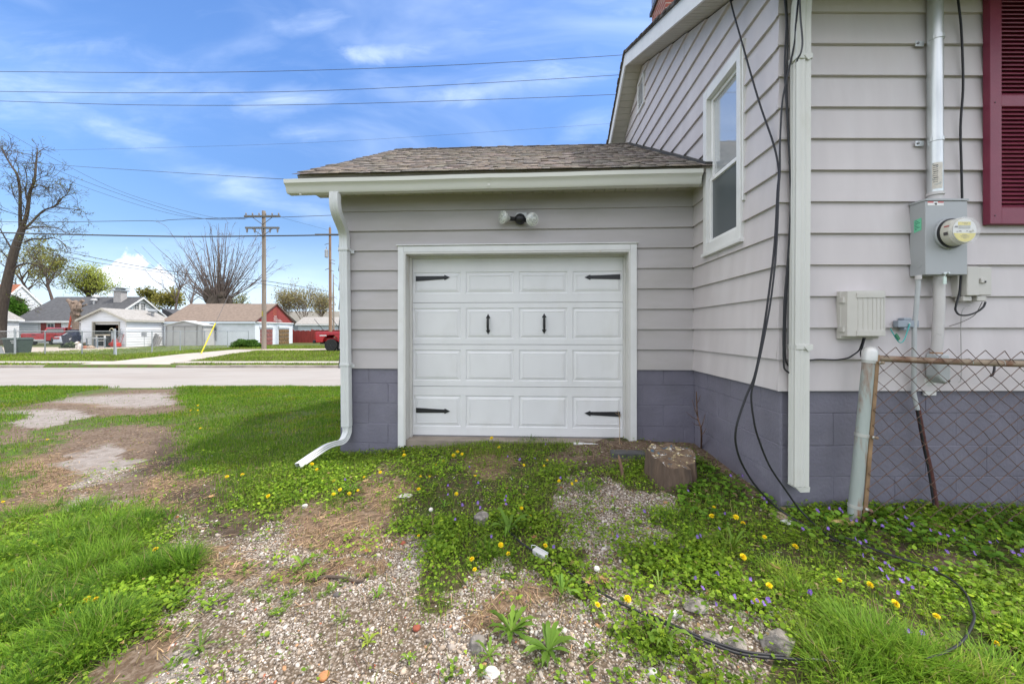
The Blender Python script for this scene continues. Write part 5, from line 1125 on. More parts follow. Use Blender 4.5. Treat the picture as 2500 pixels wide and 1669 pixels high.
keep = outside_walls(x, y) & inpoly(np.clip(u, 1, 2499), v, VIO) & (rng.random(len(x)) < np.where(bare, .07, np.clip((g4 - .18) * 2.4, .1, .95))); keep[keep] &= clear_cable(x[keep], y[keep], .035, .15)
x, y, z = x[keep], y[keep], z[keep]; n = len(x); c = green(n, (.045, .14, .014), (.14, .29, .035), .01) * (.7 + .6 * fbm(x + 60, y, 3.0, 2)[:, None])
vl.add(*RL, np.c_[x, y, z + rng.uniform(.012, .065, n)], rng.uniform(0, 6.28, n), rng.normal(0, .30, n), rng.normal(.12, .32, n), rng.uniform(.018, .034, n), c)
vl.build('violet_leaves', leafm, kind='stuff')
# loose gravel
gl_ = Cloud()
x, y, z = cand(1000000, -4.2, 2.6, 1.1, 4.2, 20); bare, gv, sw, pl, u, v = masks(x, y, z)
cl_n = fbm(x + 30, y + 7, 5, 3); thin = 1 - .62 * gell(u, v, [(1480, 1230, 150, 70), (560, 1560, 190, 130), (640, 1400, 90, 70), (500, 1460, 80, 60), (540, 1300, 130, 55)])
pr_ = np.where(bare, thin * np.clip(gv * 1.05, .012, 1) * np.clip((cl_n - .30) * 2.6, .16, 1), .012) * np.clip(1 - 1.1 * sw, .06, 1)
keep = outside_walls(x, y) & (rng.random(len(x)) < pr_ * .62)
x, y, z = x[keep], y[keep], z[keep]; n = len(x)
pal = np.array([(.48, .43, .375), (.37, .32, .275), (.56, .52, .475), (.25, .21, .175), (.41, .33, .255), (.16, .135, .115), (.42, .24, .13), (.33, .11, .06)])
ci = rng.choice(8, n, p=[.24, .22, .13, .16, .13, .08, .03, .01]); c = pal[ci] * rng.uniform(.75, 1.2, (n, 1)); c = np.minimum(c, .7)
sz = np.clip(rng.lognormal(math.log(.0031), .52, n), .0015, .016)
iv, if_ = ico(1)
for j in range(5):
    q = rng.integers(0, 5, n) == j if False else (np.arange(n) % 5 == j)
    tv = np.array(iv) * (1 + .45 * (np.random.default_rng(j).random((12, 1)) - .5)); m_ = q.sum()
    S = sz[q][:, None] * np.c_[rng.uniform(.9, 1.5, m_), rng.uniform(.8, 1.15, m_), rng.uniform(.4, .7, m_)]
    gl_.add(tv, if_, np.c_[x[q], y[q], z[q] + sz[q] * .12], rng.uniform(0, 6.28, m_), rng.normal(0, .4, m_), rng.normal(0, .4, m_), S, c[q])
gl_.build('gravel', stonem, kind='stuff')
# dead grass thatch
st_ = Cloud()
x, y, z = cand(330000, -6.5, 2.6, 1.1, 6.5, 20); bare, gv, sw, pl, u, v = masks(x, y, z)
keep = outside_walls(x, y) & (rng.random(len(x)) < np.where(bare, .02 + .75 * np.clip(sw - .2, 0, 1) * (1 - .8 * np.clip(pl, 0, 1)), .02 + .12 * (sw > .4)) * np.where(y > 4.2, .55, 1))
x, y, z = x[keep], y[keep], z[keep]; n = len(x)
c = np.array([(.36, .25, .15)]) * rng.uniform(.35, 1.5, (n, 1)) + rng.normal(0, .015, (n, 3)); c = np.clip(c, .03, .6)
ln = rng.uniform(.03, .11, n); base_a = fbm(x, y, .8, 2) * 9
st_.add(BL[1][0], BL[1][1], np.c_[x, y, z + rng.uniform(.002, .014, n)], base_a + rng.normal(0, .7, n), rng.normal(0, .3, n), -1.45 + rng.normal(0, .10, n), np.c_[rng.uniform(.0022, .0048, n) * np.maximum(1, y / 3), ln * .3, ln], c)
st_.build('dead_grass', strawm, kind='stuff')
# lawn and verges beyond the street
far = Cloud(); x = rng.uniform(-48, -8, 300000); y = rng.uniform(17.0, 36, 300000); z = H(x, y); u, v = proj(x, y, z)
onpath = ((y > 17.6) & (y < 18.6)) | ((x > -20.4 + .0) & (x < -14.9) & (y < 17.5)) | ((x > np.interp(y, [18.5, 28.6, 29.5], [-19.6, -21, -21])) & (x < np.interp(y, [18.5, 27], [-15.9, -18.2])) & (y < 28.7)) | ((x > -21.2) & (y > np.interp(x, [-18.3, -4], [26.9, 27.9])) & (y < np.interp(x, [-20.9, -4], [28.7, 32.6]))) | ((x < -31.3) & (y > 22.9)) | ((x < -32) & (y > 18.5))
keep = ~onpath & (u > -40) & (u < 900) & (rng.random(len(x)) < np.where(y < 24, .8, .5)); x, y, z = x[keep], y[keep], z[keep]; n = len(x)
c = green(n, (.075, .16, .014), (.18, .285, .035), .12) * (.75 + .55 * fbm(x, y, .5, 3)[:, None])
scatter_blades(far, x, y, z - .01, rng.uniform(.05, .12, n) * (.6 + .8 * fbm(x + 4, y, .8, 2)), .026 * rng.uniform(.7, 1.4, n), c, .5)
far.build('grass', leafm, kind='stuff')

# ------------------------------------------------------------------ single plants
petal_m = pm('dandelion_yellow', (.80, .56, .02), .6, .15, 60, attr=True, spec=.2)
stem_m = pm('flower_stem', (.20, .26, .08), .6, .15, 30)
def flower_head(seed):
    c = Cloud(); r = np.random.default_rng(seed); n = 90; a = r.uniform(0, 6.28, n); k = r.random(n); L_ = .010 + .010 * k
    tv, tf = [(-.5, 0, 0), (.5, 0, 0), (.42, 1, .06), (-.42, 1, .06)], [(0, 1, 2, 3)]
    c.add(tv, tf, np.c_[np.cos(a) * .001, np.sin(a) * .001, .006 - .004 * k], a, 0, .95 - 1.05 * k, np.c_[.0042 * np.ones(n), L_, L_], np.array([(.88, .70, .012)]) * r.uniform(.75, 1.1, (n, 1)) - np.array([(0, .09, 0)]) * (1 - k[:, None]))
    return c
proto_d = []
for s_ in range(3):
    fh = flower_head(s_).build('dandelion', petal_m); hgt = (.045, .07, .03)[s_]
    m = MB(); m.tube([(0, 0, 0), (.002, .002, -hgt * .5), (.008, .004, -hgt - .03)], .0017, 6); m.lathe([(.0, -.006), (.005, -.003), (.0065, .002), (.004, .005)], (0, 0, 0), (0, 0, 1), 10); build('stem', m, stem_m, fh, local=True, smooth=True); proto_d.append((fh, hgt))
def c2(L, ox, oy, s): return [(ox + a / s, oy + b / s) for a, b in L]
DAND = (c2([(670, 245), (672, 270), (268, 410), (305, 465), (268, 495), (358, 485), (407, 468), (443, 397), (535, 362), (143, 318), (172, 353), (955, 265), (977, 247), (1003, 264), (898, 297), (857, 320), (765, 393), (817, 387), (755, 462), (971, 494), (1215, 222), (1357, 323), (1473, 332), (1490, 293), (1078, 385), (1343, 577), (1390, 617), (1479, 788), (1225, 790), (1268, 830), (1060, 865), (1076, 932), (755, 727), (1527, 138), (1173, 172)], 700, 1000, 2.344)
        + c2([(250, 412), (225, 430), (152, 420), (1038, 563), (1026, 617), (1165, 630), (1205, 655), (1205, 852), (1328, 745), (1503, 788), (372, 1127), (543, 1102), (1283, 1105), (1355, 1017)], 1300, 1000, 2.344)
        + c2([(350, 995), (525, 1008), (668, 1120), (905, 1203), (1245, 1343)], 1900, 1000, 2.343)
        + c2([(985, 185), (950, 212), (985, 208), (997, 300), (1130, 547), (1207, 531), (1335, 640), (15, 672), (60, 1015), (432, 1158), (477, 1163), (272, 1217), (348, 1237), (775, 912), (235, 355), (1360, 105)], 0, 900, 2.0388))
def zone(u, v):
    if u < 520 and v > 1240: return 'yellow dandelion flower in the tall grass clump beside the gravel', 'dandelions in the tall grass clump'
    if u < 700 and v < 1240: return 'yellow dandelion flower in the mown lawn beside the garage', 'dandelions in the lawn'
    if u < 960: return 'yellow dandelion flower in weeds near the downspout outlet', 'dandelions by the downspout outlet'
    if v < 1245 and u < 1480: return 'yellow dandelion flower in weeds in front of the garage door', 'dandelions before the garage door'
    if u < 1400: return 'large yellow dandelion flower by the gravel around the connector cable', 'dandelions by the gravel'
    if u < 1960: return 'yellow dandelion flower in green weeds near the house corner', 'dandelions near the house corner'
    return 'yellow dandelion flower in bright grass beside the black ground cable', 'dandelions by the ground cable'
used = set()
for i, (u, v) in enumerate(DAND):
    k = i % 3; fh, hgt = proto_d[k]; p = gpt(u, v + hgt * F / max(1.5, gpt(u, v).y) * .8, hgt)
    o = fh if k not in used else dup(fh, p); used.add(k); o.location = p; s = random.uniform(.52, .88) * (1.2 if p.y > 3.4 else 1)
    o.scale = (s, s, s); o.rotation_euler = (random.uniform(.15, .75), random.uniform(-.4, .4), random.uniform(0, 6.28)) if False else (random.uniform(.2, .8), random.uniform(-.35, .35), 0)
    lb_, gp_ = zone(u, v); tag(o, lb_, 'flower', gp_)
pv_m = pm('violet_petal', (.20, .16, .55), .6, .15, 60, attr=True, trans=.2, spec=.2)
proto_v = []
for s_ in range(3):
    c = Cloud(); r = np.random.default_rng(40 + s_); ang = np.array([0, .95, -.95, 2.35, -2.35]) + r.normal(0, .12, 5)
    c.add(*RL, np.zeros((5, 3)), ang, 0, r.normal(.35, .2, 5), np.array([.013, .011, .011, .012, .012]), np.array([(.23, .13, .48)]) * r.uniform(.8, 1.25, (5, 1)))
    c.add(*RL, np.array([(0, 0, .001)]), 0, 0, .5, .004, np.array([(.7, .6, .5)]))
    fh = c.build('violet_flower', pv_m); m = MB(); m.tube([(0, 0, -.001), (0, .006, -.02), (.003, .004, -.055)], .0011, 5); build('stem', m, stem_m, fh, local=True); proto_v.append(fh)
VIOS = (c2([(222, 592), (290, 580), (357, 590), (415, 652), (447, 652), (285, 700), (140, 703), (440, 760), (500, 775), (468, 785), (482, 860), (540, 880), (612, 905), (635, 925), (585, 945), (655, 940), (622, 992), (705, 1013), (740, 1000), (768, 1050), (685, 1083), (180, 1078), (720, 575), (815, 610), (685, 645), (730, 635), (615, 660), (595, 685), (550, 658), (770, 680), (755, 710), (870, 710), (925, 730), (970, 743), (1070, 765), (1003, 712), (963, 838), (1120, 848), (1180, 592), (1210, 783), (1252, 777), (1340, 840), (1380, 862), (1395, 830), (1338, 665), (900, 940), (825, 1323), (745, 1310), (230, 600), (350, 582), (365, 598), (1275, 575), (765, 672), (742, 706)], 1900, 1000, 2.343)
        + c2([(1200, 385), (1135, 385), (890, 475), (1325, 522), (1340, 542), (1310, 505), (1405, 580), (1100, 610), (1068, 700), (945, 750), (700, 788), (718, 828), (640, 597), (485, 745), (1057, 963), (930, 995), (1247, 1002), (975, 1055), (1050, 1150), (1155, 1105), (1257, 1140), (1285, 1130), (1322, 1148), (1353, 1120), (1587, 1080), (160, 397), (75, 197), (1348, 1128), (1062, 970), (960, 744)], 1300, 1000, 2.344)
        + c2([(335, 403), (1335, 283), (1265, 268), (1045, 330), (923, 440), (923, 495), (1005, 557), (1095, 545), (1107, 578), (1255, 505), (1250, 528), (1255, 553), (1565, 397), (965, 643), (1170, 745), (1420, 280), (1097, 425), (770, 175), (715, 207), (1527, 805), (800, 182), (1330, 290), (1108, 572)], 700, 1000, 2.344))
def vzone(u, v):
    if u > 2020 and v < 1345: return 'small purple violet at the foot of the chain link fence', 'violets along the fence foot'
    if u > 2020: return 'small purple violet in ground cover around the looped ground cable', 'violets around the ground cable'
    if u > 1660 and v < 1330: return 'small purple violet by the foundation at the house corner', 'violets by the house corner'
    if u > 1480: return 'small purple violet in weeds among the stones before the house corner', 'violets among the stones'
    return 'small purple violet in the weeds before the garage door', 'violets before the garage door'
used = set()
for i, (u, v) in enumerate(VIOS):
    k = i % 3; fh = proto_v[k]; p = gpt(u, v + 14, .055); o = fh if k not in used else dup(fh, p); used.add(k); o.location = p; s = random.uniform(.62, 1.0)
    o.scale = (s, s, s); o.rotation_euler = (random.uniform(.5, 1.2), random.uniform(-.4, .4), random.uniform(-.6, .6)); lb_, gp_ = vzone(u, v); tag(o, lb_, 'flower', gp_)
def rosette(u, v, r, n, lift, label, cols=BG, jag=.25, name='weed_rosette', wid=.24):
    p = gpt(u, v); c = Cloud(); q = random.Random(int(u * 7 + v)); nseg = 7; r *= .84
    for i in range(n):
        a = i * 2.399 + q.uniform(-.3, .3); L_ = r * q.uniform(.65, 1.1); up = lift * q.uniform(.5, 1.3); vs = []; roll = q.uniform(-.3, .3)
        for j in range(nseg + 1):
            t = j / nseg; w = L_ * wid * math.sin(math.pi * min(1, (t * .86 + .10))) ** .8 * (1 + jag * (1 if j % 2 else -1)) * (.55 + .8 * t if t < .7 else 1.05 - (t - .7) * 2.2); d = L_ * t; hz = up * L_ * math.sin(t * 2.2) + .006
            for s in (-1, 0, 1): vs.append((s * w * .5, d, hz + (abs(s) * .16 * w) + s * roll * w * .4))
        fs = [(j * 3 + s, j * 3 + s + 1, j * 3 + s + 4, j * 3 + s + 3) for j in range(nseg) for s in (0, 1)]
        c.add(vs, fs, [(0, 0, 0)], a, 0, 0, 1.0, green(1, *cols, 0))
    o = c.build(name, leafm, label=label, cat='weed'); o.location = p; return o
rosette(1242, 1300, .17, 18, .6, 'tall broad-leaved weed beside the round grey stone in front of the garage', ((.06, .15, .02), (.12, .25, .04)), .10, wid=.17)
rosette(1248, 1545, .14, 17, .38, 'wavy-leaved weed rosette standing in gravel next to a clover patch', ((.06, .15, .02), (.13, .26, .04)), .3, wid=.19)
rosette(1338, 1592, .14, 19, .38, 'smooth pale green weed rosette on the gravel beside the wavy-leaved rosette', ((.07, .17, .025), (.14, .28, .05)), .10, wid=.20)
rosette(1622, 1572, .12, 10, .7, 'upright few-leaved weed growing against the black ground cable', ((.07, .17, .02), (.14, .27, .05)), .08, wid=.16)
rosette(1372, 1455, .11, 9, .9, 'spiky narrow-leaved weed beside the cable end with the grey connector', ((.08, .20, .03), (.16, .32, .06)), .05, wid=.17)
rosette(738, 1385, .10, 8, .6, 'small weed rosette alone in straw beside a white pebble', ((.09, .22, .03), (.18, .33, .06)), .1)
rosette(775, 1412, .09, 7, .4, 'flat weed seedling in brown straw beside a dark stick', ((.08, .20, .03), (.16, .30, .05)), .1)
rosette(921, 1462, .07, 6, .8, 'small upright weed sprout alone in open gravel', ((.10, .24, .03), (.18, .34, .06)), .05)
rosette(835, 1517, .06, 12, .5, 'feathery little weed tuft in pale gravel', ((.10, .20, .04), (.18, .30, .07)), .4, wid=.15)
rosette(437, 1472, .10, 9, .45, 'weed rosette on bare soil at the edge of the tall grass', ((.08, .19, .03), (.15, .29, .05)), .1)
rosette(515, 1480, .08, 8, .4, 'light green weed seedling between tall grass and gravel', ((.10, .23, .03), (.18, .33, .05)), .2)
rosette(488, 1585, .09, 10, .5, 'ragged weed growing at the edge of the pale concrete patch', ((.09, .19, .04), (.16, .27, .07)), .35, wid=.16)
rosette(393, 1458, .12, 12, .35, 'leafy weed spreading under the edge of the tall grass', ((.06, .16, .02), (.12, .26, .04)), .1)
rosette(1195, 1605, .08, 9, .5, 'bushy weed touching the half-buried grey stone in gravel', ((.09, .20, .03), (.16, .30, .06)), .3, wid=.2)
rosette(900, 1572, .06, 10, .5, 'tiny bright weed tuft in gravel with yellowish leaves', ((.14, .26, .03), (.24, .36, .06)), .3, wid=.2)
rosette(998, 1615, .05, 9, .5, 'tiny round weed tuft near a dark charred spot in gravel', ((.09, .21, .03), (.17, .31, .06)), .3, wid=.2)
rosette(1610, 1450, .10, 9, .8, 'grass-like weed with strap leaves amid the stones', ((.08, .20, .03), (.19, .32, .08)), .02, wid=.09)
rosette(1790, 1340, .12, 8, .7, 'broad strap-leaved weed in a grass clump below the house corner', ((.10, .22, .03), (.18, .34, .06)), .03, wid=.15)
rosette(1085, 1240, .10, 10, .4, 'dandelion rosette without flower in front of the garage door', ((.06, .16, .02), (.12, .26, .04)), .35, wid=.17)
rosette(860, 1200, .13, 16, .4, 'dark jagged dandelion rosette near the downspout outlet', ((.05, .14, .015), (.11, .24, .03)), .35, wid=.15)
rosette(1062, 1335, .12, 10, .4, 'jagged dandelion rosette at the border of straw and gravel', ((.06, .17, .02), (.13, .28, .04)), .35, wid=.16)
sprm = Cloud(); x, y, z = cand(5200, -3.4, 2.2, 1.15, 3.2, 0); bare, gv, sw, pl, u, v = masks(x, y, z); k_ = bare & (fbm(x + 70, y, 3, 2) > .52) & (rng.random(len(x)) < .28); x, y, z = x[k_], y[k_], z[k_]
for i in range(len(x)):
    q = int(rng.integers(5, 14)); a = rng.uniform(0, 6.28, q); sprm.add(*(RL, LB)[int(rng.integers(0, 2))], np.c_[x[i] + np.cos(a) * .012, y[i] + np.sin(a) * .012, z[i] + rng.uniform(.004, .02, q)], a - 1.57, 0, rng.uniform(.0, .7, q), rng.uniform(.008, .02, q), green(q, (.07, .17, .02), (.16, .29, .045), .02))
sprm.build('weed_sprouts', leafm, kind='stuff')
# seed heads
for (u, v, h, lb_) in ((1052, 1243, .05, 'white dandelion seed head on a reddish stem at the gravel border'), (1457, 1387, .06, 'round white dandelion seed head over the black ground cable')):
    p = gpt(u, v + 60); t = thing('dandelion_clock', lb_, 'flower', p); m = MB(); top = at(u, v, p.y - .02); m.tube(bez([p, p.lerp(top, .5) + Vector((.01, 0, 0)), top], 4), .0022, 6); build('stem', m, pm('seed_stem', (.26, .20, .10), .6), t)
    m = MB(); m.blob(top, .013, .013, .013, 2, .1, 3); build('seed_head', m, pm('seed_fluff', (.62, .60, .55), .9, .2, 200), t)
# ------------------------------------------------------------------ single stones and litter
rockm = pm('grey_rock', (.19, .17, .15), .9, .3, 20, 1.0, 90, tint=(.30, .27, .24), tscale=40, tamt=.7, tedge=(.5, .6))
rock_l = pm('white_rock', (.55, .52, .49), .85, .12, 30, .5, 90); rock_d = pm('dark_rock', (.10, .09, .085), .9, .2, 30, .5, 90); rock_r = pm('red_brick_bit', (.26, .07, .04), .9, .2, 30, .5, 90); rock_t = pm('tan_rock', (.38, .29, .21), .9, .15, 20, .5, 60)
for i, (u, v, sx_, sy_, sz_, mt, lb_) in enumerate(((1173, 1275, .058, .05, .052, rockm, 'round grey speckled stone beside the tall broad-leaved weed'), (988, 1211, .05, .035, .012, rock_l, 'flat white stone in straw between downspout and garage door'), (1017, 1296, .022, .018, .016, rock_d, 'small dark stone at the edge of the weeds'),
        (983, 1327, .016, .014, .012, rock_r, 'small red brick fragment in dead straw'), (1016, 1535, .016, .014, .013, rock_r, 'rusty red stone alone in pale gravel'), (1166, 1583, .038, .03, .028, rockm, 'half-buried grey stone next to the clover patch'),
        (1905, 1585, .056, .046, .050, rockm, 'large angular grey stone near the end of the ground cable'), (1795, 1575, .046, .036, .016, rockm, 'flat grey stone next to the large angular stone'), (1732, 1560, .045, .035, .014, rockm, 'low grey stone touching the ground cable'), (1700, 1482, .052, .045, .020, rockm, 'grey concrete lump among gravel below the dandelion weeds'),
        (1665, 1340, .045, .035, .018, rockm, 'flat pale stone in brown soil among the weeds'), (1905, 1265, .055, .04, .024, rock_t, 'tan stone beside the exposed footing at the house corner'), (1590, 1645, .022, .018, .015, rock_l, 'white angular stone in the gravel near the cable'), (745, 1237, .022, .018, .016, rock_l, 'white pebble at the upper edge of the gravel'),
        (823, 1452, .018, .014, .012, rock_d, 'charred dark lump in gravel near the dark stick'), (1650, 1503, .03, .022, .018, rock_l, 'smooth pinkish stone below the concrete lump'), (790, 1655, .022, .018, .015, pm('orange_rock', (.42, .19, .08), .85, .15, 30, .4, 90), 'orange stone at the bottom edge of the gravel'), (1200, 1645, .03, .025, .02, rock_l, 'white stone below the half-buried grey stone'))):
    p = gpt(u, v); m = MB(); m.blob(p + Vector((0, 0, sz_ * .35)), sx_, sy_, sz_, 3 if sx_ < .04 else 2, .28, i + 20) if sx_ < .04 or i == 0 else m.rough(p + Vector((0, 0, sz_ * .35)), sx_, sy_, sz_, i + 20); o = build('stone', m, mt, None, lb_, 'stone', org=p, smooth=sx_ < .04)
m = MB(); pts = bez(Gd([(765, 1420), (800, 1412), (840, 1416), (875, 1424), (890, 1420)], .012), 3); m.tube(pts, [.009 - .0003 * i for i in range(len(pts))], 6); build('stick', m, pm('dark_stick', (.09, .065, .05), .9, .3, 30, .5, 60), None, 'dark dry stick lying in straw at the top of the gravel', 'stick', org=pts[0])
def oakleaf():
    vs = [(0, 0, .004)]; n = 14
    for i in range(n):
        a = math.pi * 2 * i / n; r = .5 * (1.0 if i % 2 == 0 else .52) * (1.15 if i in (0, 7) else 1); vs.append((r * math.sin(a), r * math.cos(a), .12 * r * (1 if i % 2 == 0 else -.3)))
    return vs, [(0, i + 1, (i + 1) % n + 1) for i in range(n)]
brl = pm('dry_leaf', (.34, .22, .12), .75, .2, 14, attr=True, trans=.2)
for i, (u, v, s, col, lb_) in enumerate(((2262, 1295, .13, (.40, .28, .15), 'large curled tan leaf on violets behind the fence foot'), (2290, 1292, .10, (.36, .23, .12), 'second tan leaf overlapping the large one at the fence foot'), (2482, 1487, .07, (.45, .33, .20), 'pale dry leaf in grass beside the looped ground cable'), (2126, 1255, .09, (.26, .10, .045), 'rust-brown leaves heaped at the tension bar foot'), (2114, 1262, .07, (.22, .09, .05), 'crumpled brown leaf against the fence post base'),
        (1438, 1428, .07, (.42, .25, .13), 'tan leaf lying on the ground cable'), (1472, 1422, .07, (.45, .26, .12), 'lobed orange-tan leaf beside the ground cable'), (1616, 1380, .06, (.42, .30, .18), 'small dry leaf in weeds between the gravel patches'), (1893, 1392, .06, (.46, .25, .12), 'orange leaf in the grass clump below the house corner'), (893, 1178, .06, (.44, .30, .15), 'star-shaped tan leaf by dandelions near the downspout'), (964, 1224, .05, (.40, .27, .14), 'small tan leaf in the straw patch'),
        (516, 1217, .05, (.50, .30, .14), 'orange leaf on bare soil beside the lawn'), (572, 1106, .09, (.20, .08, .04), 'dark brown leaf in the shaded lawn'), (897, 1352, .05, (.36, .16, .07), 'rust leaf in straw above the gravel'), (1305, 1318, .06, (.36, .17, .08), 'brown leaf behind the connector cable'))):
    c = Cloud(); c.add(*oakleaf(), [(0, 0, 0)], random.uniform(0, 6), random.uniform(-.3, .3), random.uniform(-.4, .4), s, np.array([col])); o = c.build('dry_leaf', brl, label=lb_, cat='leaf'); o.location = gpt(u, v, .022)
p = gpt(2055, 1285); m = MB(); m.blob(p + Vector((0, 0, .025)), .085, .025, .018, 2, .15, 5); build('wood_chunk', m, pm('yellow_wood', (.46, .33, .14), .8, .15, 14), None, 'yellowish broken wood piece beside the fence post base', 'wood piece', org=p, smooth=True)
p = gpt(1928, 1280); m = MB(); m.blob(p + Vector((0, 0, .015)), .05, .03, .012, 2, .4, 6); build('paper_scrap', m, pm('white_scrap', (.66, .66, .64), .7), None, 'crumpled white scrap under the cables at the house corner', 'litter', org=p)
# ground cables
cable('ground_cable', Gd([(2064, 1333), (2100, 1348), (2139, 1365), (2194, 1384), (2263, 1408), (2322, 1440), (2357, 1474), (2372, 1512), (2378, 1542), (2352, 1593), (2310, 1623), (2260, 1640)], .05), .0046, 'black cable looping through the violets and bright grass')
cc_ = thing('connector_cable', 'black cable across gravel with a grey plastic connector on its end', 'cable', gpt(1321, 1365))
m = MB(); m.tube(bez(Gd([(1233, 1299), (1250, 1315), (1270, 1335), (1300, 1356)], .03) + Gd([(1340, 1375), (1400, 1414), (1432, 1435), (1490, 1470), (1560, 1505), (1620, 1533), (1680, 1560), (1727, 1580), (1812, 1610), (1914, 1621), (1983, 1623), (2045, 1628)], .022), 5), .0054, 8); build('cable', m, rubber_m, cc_, smooth=True)
m = MB(); m.tube(bez(Gd([(1580, 1512), (1640, 1538), (1700, 1565), (1760, 1588), (1830, 1608), (1914, 1617)], .026), 5), .0055, 8); build('second_strand', m, rubber_m, cc_, smooth=True)
p, q = gpt(1304, 1358, .035), gpt(1334, 1375, .032); m = MB(); d = (q - p).normalized(); e = Vector((-d.y, d.x, 0)).normalized() * .017; h = Vector((0, 0, .015))
m.add([a + s * e + t_ * h for a in (p, q) for s, t_ in ((-1, -1), (1, -1), (1, 1), (-1, 1))], [(0, 1, 2, 3), (7, 6, 5, 4), (0, 4, 5, 1), (1, 5, 6, 2), (2, 6, 7, 3), (3, 7, 4, 0)]); cn = build('connector', m, pm('grey_plastic', (.50, .50, .49), .4, .05, 10), cc_, bevel=.004)
m = MB(); m.tube([p + h * 1.2 - d * .004 - e, p + h * 1.35 - d * .02, p + h * 1.2 - d * .004 + e], .0025, 6); m.tube([p + h * 1.1 + e, q + h * 1.15 + e], .0025, 6); build('clip', m, galv, cn)
# ------------------------------------------------------------------ neighbourhood across the street
BGM = dict(
    white=pm('white_lap_siding', (.70, .71, .72), .6, .05, .5, lines=.19), white2=pm('white_lap_siding_fine', (.74, .75, .76), .55, .04, .5, lines=.15), roofd=pm('dark_roof_shingles', (.072, .074, .08), .95, .25, 4, .8, 14), roofg=pm('light_grey_shingles', (.30, .285, .265), .95, .22, 7, .8, 14),
    roofb=pm('brown_roof_shingles', (.19, .145, .115), .95, .2, 5, .8, 14), roofr=pm('rust_roof', (.29, .105, .055), .85, .12, 3), roofo=pm('grey_olive_roof', (.20, .19, .165), .95, .15, 3), trim=pm('far_white_trim', (.76, .76, .75), .5, .04, 3), block=pm('white_painted_block', (.66, .69, .72), .8, .06, 2, .6, 30),
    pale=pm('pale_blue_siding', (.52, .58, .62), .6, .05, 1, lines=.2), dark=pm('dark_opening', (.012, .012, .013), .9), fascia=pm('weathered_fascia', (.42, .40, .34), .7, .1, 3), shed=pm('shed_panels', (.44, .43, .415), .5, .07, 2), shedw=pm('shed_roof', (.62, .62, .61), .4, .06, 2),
    redd=pm('red_shutter', (.22, .035, .03), .5, .1, 3), glass=glass_mat('far_glass', (.06, .07, .08), .1, .8, 1.6), steel=pm('far_galvanised', (.36, .38, .39), .5, .1, 5, metal=.4))
def part(name, mat, parent, fn, **k):
    m = MB(); fn(m); return build(name, m, mat, parent, **k)
def gable_building(name, label, cat, X0, X1, Y0, Y1, ze, zr, ridge, wall, roofmat, zb=-.4, oh=.3, th=.12, hole=None, fascia=None):
    """box walls, gable ends, two roof slabs; ridge along 'x' or 'y'"""
    T = thing(name, label, cat, ((X0 + X1) / 2, (Y0 + Y1) / 2, zb)); m = MB()
    if ridge == 'x':
        ym = (Y0 + Y1) / 2; m.quad((X0, Y0, zb), (X1, Y0, zb), (X1, Y0, ze), (X0, Y0, ze)); m.quad((X1, Y1, zb), (X0, Y1, zb), (X0, Y1, ze), (X1, Y1, ze))
        for X in (X0, X1): m.quad((X, Y0, zb), (X, Y1, zb), (X, Y1, ze), (X, ym, zr), (X, Y0, ze))
    else:
        xm = (X0 + X1) / 2; m.quad((X0, Y0, zb), (X0, Y1, zb), (X0, Y1, ze), (X0, Y0, ze)); m.quad((X1, Y0, zb), (X1, Y1, zb), (X1, Y1, ze), (X1, Y0, ze))
        for Y in (Y0, Y1):
            if hole and Y == Y0:
                a, b, h = hole; m.quad((X0, Y, zb), (a, Y, zb), (a, Y, ze), (X0, Y, ze)); m.quad((b, Y, zb), (X1, Y, zb), (X1, Y, ze), (b, Y, ze)); m.quad((a, Y, h), (b, Y, h), (b, Y, ze), (a, Y, ze)); m.quad((X0, Y, ze), (X1, Y, ze), (xm, Y, zr))
            else: m.quad((X0, Y, zb), (X1, Y, zb), (X1, Y, ze), (xm, Y, zr), (X0, Y, ze))
    wl = build('wall', m, wall, T); m = MB()
    if ridge == 'x':
        ym = (Y0 + Y1) / 2; k = (zr - ze) / (ym - Y0); f = lambda a, b, h: (h, a, b)
        for s in (-1, 1): m.prism([(ym + s * (ym - Y0 + oh), ze - k * oh), (ym, zr), (ym, zr + th), (ym + s * (ym - Y0 + oh), ze - k * oh + th)], X0 - oh, X1 + oh, f)
    else:
        xm = (X0 + X1) / 2; k = (zr - ze) / (xm - X0); f = lambda a, b, h: (a, h, b)
        for s in (-1, 1): m.prism([(xm + s * (xm - X0 + oh), ze - k * oh), (xm, zr), (xm, zr + th), (xm + s * (xm - X0 + oh), ze - k * oh + th)], Y0 - oh, Y1 + oh, f)
    rf = build('roof', m, roofmat, T)
    if fascia:
        m = MB()
        if ridge == 'x':
            for s in (-1, 1): yy = ym + s * (ym - Y0 + oh + .02); m.box(X0 - oh, X1 + oh, yy - .02, yy + .02, ze - k * oh - .12, ze - k * oh + th - .03)
            for s in (-1, 1): m.prism([(ym + s * (ym - Y0 + oh), ze - k * oh - .12), (ym, zr - .12), (ym, zr + th - .03), (ym + s * (ym - Y0 + oh), ze - k * oh + th - .03)], X1 + oh, X1 + oh + .04, f)
        else:
            for s in (-1, 1): m.prism([(xm + s * (xm - X0 + oh), ze - k * oh - .1), (xm, zr - .1), (xm, zr + th - .03), (xm + s * (xm - X0 + oh), ze - k * oh + th - .03)], Y0 - oh - .04, Y0 - oh, f)
            for s in (-1, 1): xx = xm + s * (xm - X0 + oh + .01); m.box(xx - .02, xx + .02, Y0 - oh, Y1 + oh, ze - k * oh - .08, ze - k * oh + th - .03)
        build('fascia', m, fascia, T)
    return T, wl, rf
